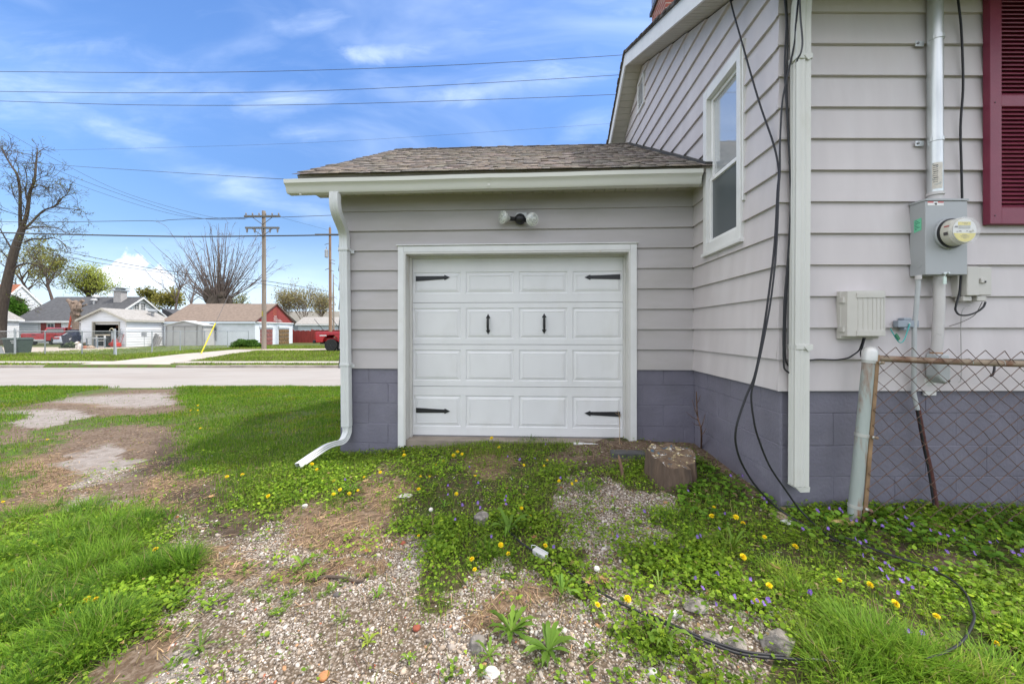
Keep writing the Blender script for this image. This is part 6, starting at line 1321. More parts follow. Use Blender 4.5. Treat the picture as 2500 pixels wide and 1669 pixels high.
# white garage with an open bay
wg, wl, wr = gable_building('open_garage', 'small white lap-sided garage with light grey roof and its bay door open', 'garage', -38.0, -34.1, 33.3, 37.4, 2.12, 3.02, 'y', BGM['white2'], BGM['roofg'], -.36, .28, .1, (-36.95, -34.68, 1.83), BGM['fascia'])
part('door_frame', BGM['fascia'], wg, lambda m: (m.box(-37.03, -36.95, 33.2, 33.4, -.36, 1.92), m.box(-34.68, -34.60, 33.2, 33.4, -.36, 1.92), m.box(-36.95, -34.68, 33.2, 33.4, 1.83, 1.93)))
part('rolled_door', BGM['trim'], wg, lambda m: m.box(-36.95, -34.68, 33.42, 33.5, 1.66, 1.83))
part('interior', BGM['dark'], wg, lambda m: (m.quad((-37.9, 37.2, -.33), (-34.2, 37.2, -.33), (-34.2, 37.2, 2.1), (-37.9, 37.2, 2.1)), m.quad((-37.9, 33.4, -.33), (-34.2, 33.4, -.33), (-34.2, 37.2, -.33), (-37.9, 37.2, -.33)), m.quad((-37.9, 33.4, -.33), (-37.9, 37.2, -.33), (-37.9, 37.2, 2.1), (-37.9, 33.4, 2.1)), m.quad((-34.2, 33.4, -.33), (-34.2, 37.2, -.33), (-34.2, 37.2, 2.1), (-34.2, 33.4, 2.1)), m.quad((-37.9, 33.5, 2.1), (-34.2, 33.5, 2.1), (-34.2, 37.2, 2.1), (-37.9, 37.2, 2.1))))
part('roof_vent', BGM['steel'], wr, lambda m: (m.lathe([(.12, -.1), (.12, .12), (.30, .16), (.30, .26), (.14, .34)], (-34.9, 36.6, 2.85), (0, 0, 1), 12), m.lathe([(.16, -.3), (.16, .35)], (-34.75, 36.4, 3.02), (1, .2, 0), 10)))
part('corner_board', BGM['trim'], wl, lambda m: (m.box(-34.14, -34.06, 33.26, 33.36, -.36, 2.1), m.box(-38.04, -37.96, 33.26, 33.36, -.36, 2.1)))
BX = lambda Y: (lambda a, o, z: (a, Y - o, z))
EY = lambda X: (lambda a, o, z: (X + o, a, z))
def lapped(parent, M, a0, a1, z0, zt, holes=(), rng_at=None, mat=None, e=.22):
    m = MB(); siding(m, M, a0, a1, z0, zt, rng_at=rng_at, holes=holes, e=e, ob=.075, ot=.015); return build('siding', m, mat or BGM['lap'], parent)
BGM['lap'] = pm('white_lap_boards', (.72, .73, .74), .6, .05, .7)
lapped(wl, BX(33.3), -38.0, -34.1, -.3, 2.98, [(-37.04, -34.59, -.5, 1.94)], lambda z: (-38.0 + max(0, z - 2.12) / .4615, -34.1 - max(0, z - 2.12) / .4615))
lapped(wl, EY(-34.1), 33.3, 37.4, -.3, 2.1)
# clutter at the open bay
sh = thing('storage_shelf', 'cluttered storage shelf in the dark open garage bay', 'shelf', (-36.3, 35.2, -.33))
part('boards', pm('shelf_wood', (.16, .10, .06), .8), sh, lambda m: [m.box(-36.9, -35.5, 35.0, 35.5, z, z + .05) for z in (.3, .85, 1.35)])
for i, (x, y, z, w, d, h, c, nm, lb_) in enumerate(((-36.7, 34.9, 1.4, .45, .3, .16, (.30, .13, .08), 'box', 'long brown box on top board of the cluttered garage shelf'), (-36.2, 34.9, .9, .28, .3, .22, (.40, .03, .02), 'toolbox', 'red toolbox on middle board of the garage shelf'), (-35.75, 34.9, .9, .25, .3, .25, (.45, .05, .03), 'toolbox', 'second red toolbox nearer the bay corner in open garage'), (-36.7, 34.9, .35, .4, .3, .3, (.18, .12, .05), 'box', 'brown carton low on the garage shelf'))):
    m = MB(); m.box(x, x + w, y, y + d, z, z + h); m.box(x + w * .35, x + w * .65, y + d * .4, y + d * .6, z + h + .001, z + h + .05); build(nm, m, pm('clutter%d' % i, c, .6), None, lb_, 'box', org=(x, y, z), bevel=.02)
tbl = thing('work_table', 'grey steel-legged work table in front of the open garage bay', 'table', (-34.5, 31.2, -.33)); tX0, tX1, tY = -35.0, -34.0, 30.9
part('table_top', pm('table_top_grey', (.34, .36, .36), .5), tbl, lambda m: m.box(tX0, tX1, tY, tY + .7, .45, .52), bevel=.01)
for x in (tX0 + .06, tX1 - .06):
    for y in (tY + .06, tY + .64): part('leg', pm('table_leg', (.17, .21, .24), .5), tbl, lambda m: m.box(x - .03, x + .03, y - .03, y + .03, -.33, .448))
fr_ = thing('white_frame_stand', 'white open-frame bench standing at the mouth of the open garage', 'bench', (-34.6, 31.6, -.33))
part('top_board', pm('tan_board', (.40, .34, .25), .7), fr_, lambda m: m.box(-35.1, -34.3, 31.7, 32.2, .70, .80)); 
for x in (-35.04, -34.36): part('leg', BGM['trim'], fr_, lambda m: m.box(x - .04, x + .04, 31.75, 31.83, -.33, .698))
part('rail', BGM['trim'], fr_, lambda m: (m.box(-34.99, -34.41, 31.75, 31.83, .22, .30), m.box(-34.99, -34.41, 31.75, 31.83, -.26, -.18)))
mw = thing('push_mower', 'red push mower parked in the open garage bay', 'mower', (-33.95 - .4, 32.6, -.33))
part('deck', pm('mower_red', (.48, .035, .02), .4), mw, lambda m: m.prism([(-34.75, -.25), (-34.05, -.25), (-34.1, .05), (-34.5, .15), (-34.72, .0)], 32.4, 32.9, lambda a, b, h: (a, h, b)), bevel=.03)
part('engine', pm('engine_red', (.32, .03, .025), .5), mw, lambda m: m.lathe([(.18, 0), (.18, .2), (.12, .28)], (-34.4, 32.65, .12), (0, 0, 1), 14)); part('handle', pm('handle_grey', (.2, .2, .2), .4), mw, lambda m: (m.tube([(-34.6, 32.5, 0), (-34.15, 32.9, .75)], .02, 6), m.tube([(-34.4, 32.5, 0), (-34.0, 32.9, .75)], .02, 6), m.tube([(-34.15, 32.9, .75), (-34.0, 32.9, .75)], .02, 6)))
for x in (-34.65, -34.12): part('wheel', black_m, mw, lambda m: m.lathe([(.04, -.03), (.11, -.03), (.11, .03), (.04, .03)], (x, 32.36, -.22), (0, 1, 0), 14))
hb = thing('hanging_planter', 'grey basket hanging on a hook on the white open garage wall', 'basket', (-34.42, 33.2, .6)); part('basket', pm('grey_basket', (.25, .26, .28), .6), hb, lambda m: m.lathe([(.10, 0), (.15, .25), (.17, .26), (.17, .29)], (-34.42, 33.1, .62), (0, 0, 1), 14)); part('hook', black_m, hb, lambda m: m.tube([(-34.42, 33.1, .92), (-34.42, 33.12, 1.25), (-34.42, 33.27, 1.3)], .012, 5))
for x0_, x1_, lb_ in ((-34.62, -34.50, 'red-handled garden tool leaning on the white open garage wall'), (-34.32, -34.20, 'dark red broom leaning nearest the white garage corner')):
    t = thing('garden_tool', lb_, 'tool', (x0_, 33.0, -.33)); part('shaft', pm('tool_red', (.30, .035, .03), .5), t, lambda m: m.tube([(x0_, 33.0, -.3), (x1_, 33.22, .85)], .02, 6)); part('tool_head', black_m, t, lambda m: m.box(x0_ - .12, x0_ + .08, 32.95, 33.03, -.33, -.25))
hose = thing('hose_reel_arch', 'tan coiled hose hanging beside the open garage bay', 'hose', (-34.9, 32.9, .9)); part('coil', pm('hose_tan', (.44, .40, .28), .6), hose, lambda m: m.tube([(-34.95 + .17 * math.cos(t * .45), 32.9, 1.12 + .2 * math.sin(t * .45)) for t in range(-1, 9)], .035, 8)); part('post', BGM['steel'], hose, lambda m: m.tube([(-34.9, 32.92, -.33), (-34.92, 32.92, 1.0)], .07, 8))
# dark-roofed house
hs_, hw, hr = gable_building('dark_roof_house', 'white house with long dark shingle roof, chimney and a gabled attic window', 'house', -57.6, -47.3, 44.0, 52.0, 2.42, 5.3, 'x', BGM['white2'], BGM['roofd'], -.4, .35, .14, None, BGM['trim'])
T = hs_
lapped(hw, BX(44.0), -57.6, -47.3, -.3, 2.4, [(-55.2, -52.3, .8, 2.1)]); lapped(hw, EY(-47.3), 44.0, 52.0, -.3, 5.25, [(47.05, 48.65, 3.45, 4.7)], lambda z: (44.0 + max(0, z - 2.42) / .72, 52.0 - max(0, z - 2.42) / .72))
for y0 in (47.1, 47.9):
    f = part('window', BGM['trim'], T, lambda m: (m.box(-47.3, -47.22, y0, y0 + .07, 3.5, 4.66), m.box(-47.3, -47.22, y0 + .63, y0 + .70, 3.5, 4.66), [m.box(-47.3, -47.225, y0 + .07, y0 + .63, z, z + .06) for z in (3.5, 3.8, 4.06, 4.34, 4.6)], m.box(-47.3, -47.23, y0 + .33, y0 + .37, 3.5, 4.66)))
    part('pane', BGM['glass'], f, lambda m: m.box(-47.29, -47.25, y0 + .05, y0 + .65, 3.52, 4.64))
part('wing_roof', BGM['roofd'], T, lambda m: m.add([(-48.3, 52.0, 4.2), (-45.0, 52.0, 2.6), (-45.0, 58, 2.6), (-48.3, 58, 4.2), (-48.3, 52.0, 2.3), (-45.0, 52.0, 2.3), (-45.0, 58, 2.3), (-48.3, 58, 2.3)], [(0, 1, 2, 3), (0, 4, 5, 1), (1, 5, 6, 2), (4, 7, 6, 5), (2, 6, 7, 3), (0, 3, 7, 4)]))
def small_window(parent, x0, x1, z0, z1, y, fm=BGM['trim'], bars=1):
    f = part('window', fm, parent, lambda m: (m.box(x0, x0 + .07, y - .06, y, z0, z1), m.box(x1 - .07, x1, y - .06, y, z0, z1), m.box(x0 + .07, x1 - .07, y - .055, y, z0, z0 + .07), m.box(x0 + .07, x1 - .07, y - .055, y, z1 - .07, z1), m.box(x0 + .07, x1 - .07, y - .05, y, (z0 + z1) / 2 - .03, (z0 + z1) / 2 + .03), [m.box(x0 + .07 + (x1 - x0 - .14) * i / (bars + 1) - .015, x0 + .07 + (x1 - x0 - .14) * i / (bars + 1) + .015, y - .045, y, z0, z1) for i in range(1, bars + 1)]))
    part('pane', BGM['glass'], f, lambda m: m.box(x0 + .05, x1 - .05, y - .03, y - .01, z0 + .05, z1 - .05))
small_window(T, -54.25, -53.35, .9, 2.0, 43.99)
for x in (-54.95, -53.30): part('shutter', BGM['redd'], T, lambda m: m.box(x, x + .65, 43.93, 43.99, .85, 2.05))
part('chimney', pm('grey_chimney_block', (.42, .40, .385), .85, .1, 4), hr, lambda m: (m.box(-49.6, -48.7, 46.9, 47.7, 3.8, 6.05))); part('chimney_cap', BGM['steel'], hr, lambda m: (m.box(-49.75, -48.55, 46.75, 47.85, 6.06, 6.2), m.box(-49.5, -48.8, 47.0, 47.6, 6.21, 6.4), m.box(-49.8, -48.5, 46.7, 47.9, 6.41, 6.47)))
part('roof_vent', BGM['shedw'], hr, lambda m: (m.lathe([(.1, -.4), (.1, .1), (.35, .12), (.35, .3), (.2, .4)], (-52.2, 47.3, 5.2), (0, 0, 1), 12), m.lathe([(.1, -.4), (.1, .1), (.3, .12), (.3, .25), (.2, .3)], (-51.8, 46.7, 4.75), (0, 0, 1), 12)))
# two-storey white house with rusty roof
rh = thing('white_gable_house', 'tall white house with rusty red roof behind the leaning bare tree', 'house', (-76, 54, -.4))
m = MB(); m.quad((-70, 52.2, -.4), (-70, 55.9, -.4), (-70, 55.9, 5.1), (-70, 53.7, 7.5), (-70, 52.2, 5.7)); m.quad((-84, 52.2, -.4), (-70, 52.2, -.4), (-70, 52.2, 5.7), (-84, 52.2, 5.7)); m.quad((-70, 55.9, -.4), (-84, 55.9, -.4), (-84, 55.9, 5.1), (-70, 55.9, 5.1)); rw = build('wall', m, BGM['white'], rh); lapped(rw, EY(-70), 52.2, 55.9, -.3, 7.4, (), lambda z: (52.2 + max(0, z - 5.7) * .83, 55.9 - max(0, z - 5.1) * .917), e=.22)
m = MB(); m.prism([(51.7, 5.1), (53.7, 7.55), (53.7, 7.75), (51.7, 5.3)], -84, -69.9, lambda a, b, h: (h, a, b)); m.prism([(56.5, 4.45), (53.7, 7.55), (53.7, 7.75), (56.5, 4.65)], -84, -69.9, lambda a, b, h: (h, a, b)); wr2 = build('roof', m, BGM['roofr'], rh)
m = MB(); m.prism([(51.7, 4.95), (53.7, 7.4), (53.7, 7.74), (51.7, 5.28)], -69.88, -69.8, lambda a, b, h: (h, a, b)); m.prism([(56.5, 4.3), (53.7, 7.4), (53.7, 7.74), (56.5, 4.63)], -69.88, -69.8, lambda a, b, h: (h, a, b)); build('barge_board', m, BGM['trim'], wr2)
lg, lgw, _ = gable_building('side_garage', 'white siding garage with grey roof at the edge behind the fence gate', 'garage', -61.0, -55.0, 38.0, 42.0, 2.42, 4.0, 'y', BGM['white'], BGM['roofg'], -.4, .3, .12, None, BGM['trim'])
lapped(lgw, EY(-55.0), 38, 42, -.3, 2.4)
# brick-gabled double garage
bg_, bw, br = gable_building('brick_gable_garage', 'white block garage with red brick gable and two wooden overhead doors', 'garage', -34.0, -25.1, 36.8, 43.1, 2.02, 3.86, 'x', BGM['block'], BGM['roofb'], -.4, .15, .12, None, None)
rb = brick_mat('red_painted_brick', (.30, .045, .04), (.25, .04, .035), (.24, .06, .05), 1.0, .22, .075)
m = MB(); m.add([(-25.06, 36.75, 2.02), (-25.06, 43.15, 2.02), (-25.06, 39.95, 3.84), (-25.0, 36.75, 2.02), (-25.0, 43.15, 2.02), (-25.0, 39.95, 3.84)], [(0, 1, 2), (3, 4, 5), (0, 1, 4, 3), (1, 2, 5, 4), (2, 0, 3, 5)]); gb = build('brick_gable', m, rb, bg_)
m = MB()
for i, (y, z, w) in enumerate(((39.6, 2.62, .5), (39.6, 2.5, .55), (39.5, 2.38, .8), (39.6, 2.27, 1.1), (39.5, 2.16, 1.5), (39.9, 2.08, 1.3))): 
    for j in range(int(w / .22)): m.quad((-24.993, y + j * .23, z), (-24.993, y + j * .23 + .20, z), (-24.993, y + j * .23 + .20, z + .06), (-24.993, y + j * .23, z + .06))
build('peeled_brick', m, pm('peeled_white', (.55, .46, .44), .8), gb)
m = MB()
for i in range(6): m.quad((-24.993, 39.4, 2.72 + i * .12), (-24.993, 40.05, 2.72 + i * .12), (-24.993, 40.05, 2.80 + i * .12), (-24.993, 39.4, 2.80 + i * .12))
build('bricked_up_vent', m, pm('orange_brick', (.34, .08, .05), .85), gb)
for (y0, y1, mt, nm) in ((37.55, 39.45, pm('faded_red_door', (.26, .10, .085), .7, .2, 3), 'faded red overhead door'), (40.55, 42.35, pm('brown_door', (.19, .12, .055), .7, .25, 3), 'brown wooden overhead door')):
    dd = part('garage_door', mt, bg_, lambda m: [m.box(-25.12, -25.06, y0, y1, -.38 + i * .42, -.38 + (i + 1) * .42 - .03) for i in range(4)] + [m.box(-25.05, -25.03, y0 + (y1 - y0) * (j + .08) / 4, y0 + (y1 - y0) * (j + .92) / 4, -.30 + i * .42, -.07 + i * .42) for i in range(4) for j in range(4)], label=nm)
    part('door_header', BGM['block'], bg_, lambda m: m.box(-25.08, -24.98, y0 - .12, y1 + .12, 1.42, 1.6))
m = MB(); m.box(-25.10, -24.95, 36.70, 43.2, 1.90, 2.0); build('lintel', m, BGM['trim'], bg_)
m = MB()
for s, (ya, yb) in enumerate(((36.65, 39.95), (43.25, 39.95))): m.prism([(ya, 1.93), (yb, 3.86), (yb, 3.98), (ya, 2.05)], -24.94, -24.88, lambda a, b, h: (h, a, b))
build('barge_board', m, pm('dark_barge', (.10, .05, .04), .7), br)
part('eave_board', BGM['pale'], bg_, lambda m: m.box(-34.0, -24.95, 36.60, 36.66, 1.82, 2.0))
small_window(bg_, -30.3, -28.8, .1, 1.4, 36.78, BGM['steel'])
# metal shed
sd = thing('metal_shed', 'low grey metal garden shed with double doors and white roof', 'shed', (-30.6, 36.2, -.4))
X0, X1, Y0, Y1 = -32.5, -29.0, 35.4, 37.3
part('wall', BGM['shed'], sd, lambda m: (m.quad((X0 - .1, Y0, -.35), (X1 + .05, Y0, -.35), (X1, Y0, 1.62), ((X0 + X1) / 2, Y0, 2.0), (X0, Y0, 1.62)), m.quad((X1 + .05, Y0, -.35), (X1 + .05, Y1, -.35), (X1, Y1, 1.62), (X1, Y0, 1.62)), m.quad((X0 - .1, Y0, -.35), (X0 - .1, Y1, -.35), (X0, Y1, 1.62), (X0, Y0, 1.62)), m.quad((X0, Y1, -.35), (X1, Y1, -.35), (X1, Y1, 1.62), (X0, Y1, 1.62))))
part('roof', BGM['shedw'], sd, lambda m: [m.prism([((X0 + X1) / 2, 2.0), (((X0 + X1) / 2) + s * 1.9, 1.58), (((X0 + X1) / 2) + s * 1.9, 1.64), ((X0 + X1) / 2, 2.07)], Y0 - .12, Y1 + .1, lambda a, b, h: (a, h, b)) for s in (-1, 1)])
for a, b in ((-31.75, -30.72), (-30.68, -29.65)): part('door', pm('shed_door', (.41, .40, .385), .5, .07, 2), sd, lambda m: m.box(a, b, Y0 - .05, Y0 - .005, -.30, 1.50))
part('door_track', pm('shed_trim', (.30, .29, .28), .5), sd, lambda m: (m.box(-31.85, -29.55, Y0 - .09, Y0 - .005, 1.51, 1.60), [m.box(x - .035, x + .035, Y0 - .07, Y0 - .004, -.35, 1.5) for x in (-32.45, -31.8, -30.7, -29.6, -29.05)]))
part('skid', pm('skid_wood', (.10, .085, .075), .9, .3, 4), sd, lambda m: m.box(X0 - .15, X1 + .1, Y0 - .1, Y1, -.45, -.34))
junk = thing('scrap_pile', 'stack of dark scrap boards beside the metal shed', 'boards', (-33.1, 35.0, -.4))
for i in range(4): part('board', pm('scrap%d' % i, (.12 + .04 * i, .12 + .035 * i, .12 + .03 * i), .9, .3, 5), junk, lambda m: m.add([(-33.55 + i * .2, 34.9, -.4), (-33.4 + i * .2, 34.9, -.4), (-33.3 + i * .17, 35.3, .85 - i * .12), (-33.45 + i * .17, 35.3, .85 - i * .12), (-33.55 + i * .2, 34.98, -.4), (-33.4 + i * .2, 34.98, -.4), (-33.3 + i * .17, 35.38, .85 - i * .12), (-33.45 + i * .17, 35.38, .85 - i * .12)], [(0, 1, 2, 3), (7, 6, 5, 4), (0, 4, 5, 1), (1, 5, 6, 2), (2, 6, 7, 3), (3, 7, 4, 0)]))
sg = thing('yard_sign', 'small white wire-framed sign beside the white open garage wall', 'sign', (-33.0, 34.2, -.35)); part('panel', pm('sign_grey', (.46, .48, .49), .5), sg, lambda m: m.box(-33.45, -32.95, 34.0, 34.03, .60, .98)); part('post', BGM['steel'], sg, lambda m: m.tube([(-33.2, 34.02, -.4), (-33.2, 34.02, .6)], .02, 5)); part('lettering', pm('sign_ink', (.12, .13, .14), .6), sg, lambda m: [m.box(-33.40, -33.02 - .06 * (i % 2), 33.985, 33.998, .66 + i * .075, .69 + i * .075) for i in range(4)])
# roofs and sheds farther back
t, _, _ = gable_building('grey_roof_house', 'weathered grey-roofed house behind the brick-gabled garage', 'house', -46.5, -36, 54, 62, 2.6, 4.6, 'x', BGM['white'], BGM['roofo'], -.4, .4, .15)
t, _, _ = gable_building('olive_roof_house', 'low house with dull olive roof behind the red fence', 'house', -45.5, -31.0, 66, 74, 2.5, 4.6, 'x', BGM['pale'], BGM['roofo'], -.4, .4, .15)
t, _, _ = gable_building('pale_blue_shed', 'pale blue siding shed with light grey roof above the red fence', 'shed', -31.2, -20.0, 55, 59, 2.15, 3.1, 'x', BGM['pale'], BGM['roofg'], -.4, .3, .12, None, BGM['trim'])
rf_ = thing('red_board_fence', 'weathered red board fence beside the brick-gabled garage', 'fence', (-23, 45, -.35)); redf = pm('red_fence_board', (.26, .035, .028), .8, .2, 2, stretch=(3, 3, .5))
part('boards', redf, rf_, lambda m: [m.box(-26.4 + i * .2, -26.4 + i * .2 + .19, 45 - .0, 45.03, -.4, 1.22 + .03 * math.sin(i * 2.1) - (.08 if i < 12 else 0)) for i in range(60)])
for i in range(6): part('post', redf, rf_, lambda m: m.box(-26.3 + i * 2.3, -26.18 + i * 2.3, 45.035, 45.15, -.4, 1.3))
part('rail', redf, rf_, lambda m: (m.box(-26.4, -14.4, 45.035, 45.08, .0, .1), m.box(-26.4, -14.4, 45.035, 45.08, .9, 1.0)))
# chain link fence of the neighbour
nf = thing('chain_link_fence', 'long galvanised chain link fence around the yard across the street', 'fence', (-23.5, 22.2, -.35))
posts = [(-31.0, 22.4, 1.22, .05), (-28.5, 22.9, 1.08, .03), (-25.9, 22.7, 1.08, .03), (-23.4, 22.2, 1.18, .05), (-25.45, 26.0, 1.08, .03), (-24.3, 26.8, 1.08, .03), (-23.6, 28.6, 1.08, .03), (-23.9, 31.4, 1.08, .03), (-23.7, 33.9, 1.08, .03)]
posts = [(-30.2, 22.9, 1.22, .05), (-28.5, 23.0, 1.09, .03), (-25.9, 22.7, 1.09, .03), (-23.4, 22.2, 1.18, .055), (-23.5, 24.6, 1.08, .03), (-23.6, 26.8, 1.08, .03), (-23.65, 29.0, 1.08, .03), (-23.7, 31.4, 1.08, .03), (-23.7, 33.9, 1.08, .03)]
for x, y, z, r in posts: part('post', BGM['steel'], nf, lambda m: m.tube([(x, y, -.5), (x, y, z), (x, y, z + .03)], [r, r, r * .6], 8))
part('top_rail', BGM['steel'], nf, lambda m: [m.tube([(posts[i][0], posts[i][1], 1.07), (posts[i + 1][0], posts[i + 1][1], 1.07)], .022, 6) for i in range(len(posts) - 1)] + [m.tube([(-38, 22.9, 1.07), (-30.3, 22.9, 1.07)], .022, 6), m.tube([(-38, 22.9, -.28), (-30.3, 22.9, -.28)], .022, 6)])
part('brace', BGM['steel'], nf, lambda m: m.tube([(-23.4, 22.2, .9), (-23.1, 22.0, -.38)], .035, 6))
def far_mesh(m):
    L = [(-38, 22.9), (-30.2, 22.9), (-28.5, 23.0), (-25.9, 22.7), (-23.4, 22.2), (-23.5, 24.6), (-23.6, 26.8), (-23.65, 29.0), (-23.7, 31.4), (-23.7, 33.9)]; d = [0]
    for a, b in zip(L, L[1:]): d.append(d[-1] + math.dist(a, b))
    P = lambda s, z: (np.interp(s, d, [q[0] for q in L]), np.interp(s, d, [q[1] for q in L]), z)
    s = -1.4
    while s < d[-1]:
        for q in (1, -1):
            a, b = (s, s + 1.4) if q > 0 else (s + 1.4, s); za, zb = -.33, 1.06
            if min(a, b) < 0 or max(a, b) > d[-1]: continue
            m.tube([P(a + (b - a) * t, za + (zb - za) * t) for t in (0, .5, 1)], .0024, 3, False)
        s += .085
part('wire_mesh', BGM['steel'], nf, far_mesh)
# wheelie bin
bn = thing('wheeled_bin', 'dark green wheeled rubbish bin inside the chain link fence', 'bin', (-31.4, 24.0, -.38)); binm = pm('bin_green', (.035, .058, .045), .5, .08, 3)
bx = -31.45; part('body', binm, bn, lambda m: m.add([(bx + a, 24.0 + b, z) for a, b, z in ((-.42, -.32, -.36), (.42, -.32, -.36), (.42, .32, -.36), (-.42, .32, -.36), (-.5, -.4, .55), (.5, -.4, .55), (.5, .4, .55), (-.5, .4, .55))], [(0, 1, 2, 3), (4, 5, 6, 7), (0, 1, 5, 4), (1, 2, 6, 5), (2, 3, 7, 6), (3, 0, 4, 7)]), bevel=.03)
part('lid', binm, bn, lambda m: m.add([(bx + a, 24.0 + b, z) for a, b, z in ((-.62, -.45, .551), (.52, -.45, .551), (.52, .45, .551), (-.62, .45, .551), (-.5, -.38, .66), (.45, -.38, .68), (.45, .38, .68), (-.5, .38, .66))], [(0, 1, 2, 3), (4, 5, 6, 7), (0, 1, 5, 4), (1, 2, 6, 5), (2, 3, 7, 6), (3, 0, 4, 7)]), bevel=.02)
part('lettering', BGM['trim'], bn, lambda m: ([m.box(bx + .06 + i * .06, bx + .105 + i * .06, 23.575, 23.582, .44, .49) for i in range(6)], [m.box(bx + .12 + i * .06, bx + .165 + i * .06, 23.58, 23.587, .33, .38) for i in range(4)]))
part('wheel', black_m, bn, lambda m: m.lathe([(.05, -.03), (.13, -.03), (.13, .03), (.05, .03)], (bx + .32, 23.64, -.25), (0, 1, 0), 16))
cn_ = thing('grey_cone', 'small faded grey cone leaning at the green bin', 'cone', (-31.6, 23.3, -.4)); part('cone', pm('cone_grey', (.26, .27, .28), .6), cn_, lambda m: m.lathe([(.17, 0), (.03, .55), (.0, .56)], (-31.62, 23.3, -.40), (.06, 0, 1), 12)); part('base', pm('cone_grey', (.26, .27, .28), .6), cn_, lambda m: m.box(-31.85, -31.4, 23.1, 23.5, -.42, -.38))
# yard things by the drive
tub = thing('navy_tub', 'navy blue plastic cart with a dark basin upside down on it', 'cart', (-37.15, 31.8, -.38)); nav = pm('navy_plastic', (.009, .013, .04), .4)
tx = -37.15; TYY = 31.8; part('tray', nav, tub, lambda m: m.add([(tx + a, TYY + b, z) for a, b, z in ((-.42, -.3, .05), (.4, -.3, .05), (.4, .3, .05), (-.42, .3, .05), (-.52, -.36, .74), (.48, -.36, .74), (.48, .36, .74), (-.52, .36, .74))], [(0, 1, 2, 3), (4, 5, 6, 7), (0, 1, 5, 4), (1, 2, 6, 5), (2, 3, 7, 6), (3, 0, 4, 7)]), bevel=.03)
part('basin', nav, tub, lambda m: m.lathe([(.36, .0), (.32, .44), (.0, .46)], (tx + .15, TYY, .75), (0, 0, 1), 18)); part('leg', black_m, tub, lambda m: m.box(tx - .4, tx + .4, TYY - .2, TYY + .2, -.38, .045)); part('emblem', BGM['trim'], tub, lambda m: m.add([(tx + .18 + a, TYY - .365, .42 + b) for a, b in ((0, 0), (.1, .06), (.26, .08), (.12, -.02), (.10, -.10))], [(0, 1, 2, 3, 4)]))
cat_ = thing('brush_heap', 'heap of cut green branches on the neighbour drive below the navy cart', 'brush', (-36.4, 30.2, -.38)); c = Cloud(); n = 900; a = rng.uniform(-1, 1, n); b = rng.uniform(-1, 1, n)
c.add(*RL, np.c_[-35.95 + a * .85, 31.0 + b * .3, -.36 + np.clip(.5 - .38 * a * a, 0, 1) * rng.random(n)], rng.uniform(0, 6, n), rng.normal(0, .6, n), rng.normal(0, .6, n), rng.uniform(.08, .2, n), np.array([(.07, .10, .04)]) * rng.uniform(.5, 2.2, (n, 1))); c.build('leaves', leafm, cat_); part('branches', pm('cut_branch', (.24, .17, .11), .9), cat_, lambda m: [m.tube([(-36.9 + i * .15, 30.7 + .1 * i, -.36), (-36.1 + i * .15, 30.9, -.15 + .04 * i), (-35.4 + i * .1, 31.0, .0 + .03 * i)], .035, 5) for i in range(6)])
dg = thing('white_statue', 'small white dog-shaped garden statue beside the neighbour drive', 'statue', (-34.2, 29.8, -.38)); dx_, dy_ = -34.2, 29.8
part('body', pm('statue_white', (.62, .58, .53), .7), dg, lambda m: (m.blob((dx_, dy_, -.12), .15, .20, .25, 2, .1, 2), m.blob((dx_ - .02, dy_ - .12, .16), .10, .12, .12, 2, .1, 3), m.tube([(dx_, dy_ - .03, .0), (dx_ - .01, dy_ - .1, .14)], [.10, .08], 8), m.blob((dx_ - .03, dy_ - .24, .13), .05, .08, .05, 2, .05, 4)), smooth=True)
for s in (-1, 1): part('leg', pm('statue_white', (.62, .58, .53), .7), dg, lambda m: m.tube([(dx_ + s * .08, dy_ - .14, .0), (dx_ + s * .09, dy_ - .17, -.37)], [.055, .045], 8))
for s in (-1, 1): part('ear', pm('statue_tan', (.40, .30, .20), .7), dg, lambda m: m.blob((dx_ - .02 + s * .09, dy_ - .10, .19), .03, .05, .07, 2, .05, 5))
for i, (x, y, lb_) in enumerate(((-34.2, 30.2, 'terracotta block on the drive edge before the grey work table'), (-33.65, 30.1, 'tan stone block under the grey work table'))):
    m = MB(); m.blob((x, y, -.24), .3 if i else .26, .2, .18, 2, .18, i); build('garden_block', m, pm('block%d' % i, ((.34, .13, .07), (.36, .27, .19))[i], .9, .15, 5), None, lb_, 'block', org=(x, y, -.4))
# ladder against the cut trunk
ld = thing('red_ladder', 'red ladder leaning against the topped tree trunk', 'ladder', (-47.8, 40.5, -.3)); lp, lq = at(163, 806, 40.2), at(178, 768, 40.6)
lp.z = -.3; redl = pm('ladder_red', (.38, .07, .035), .6)
for s in (-.12, .30): part('side_rail', redl, ld, lambda m: m.tube([lp + Vector((s, 0, 0)), lq + Vector((s, 0, .1))], .09, 6))
part('rungs', redl, ld, lambda m: [m.tube([lp.lerp(lq, i / 9) + Vector((-.12, 0, 0)), lp.lerp(lq, i / 9) + Vector((.30, 0, 0))], .05, 5) for i in range(1, 9)])

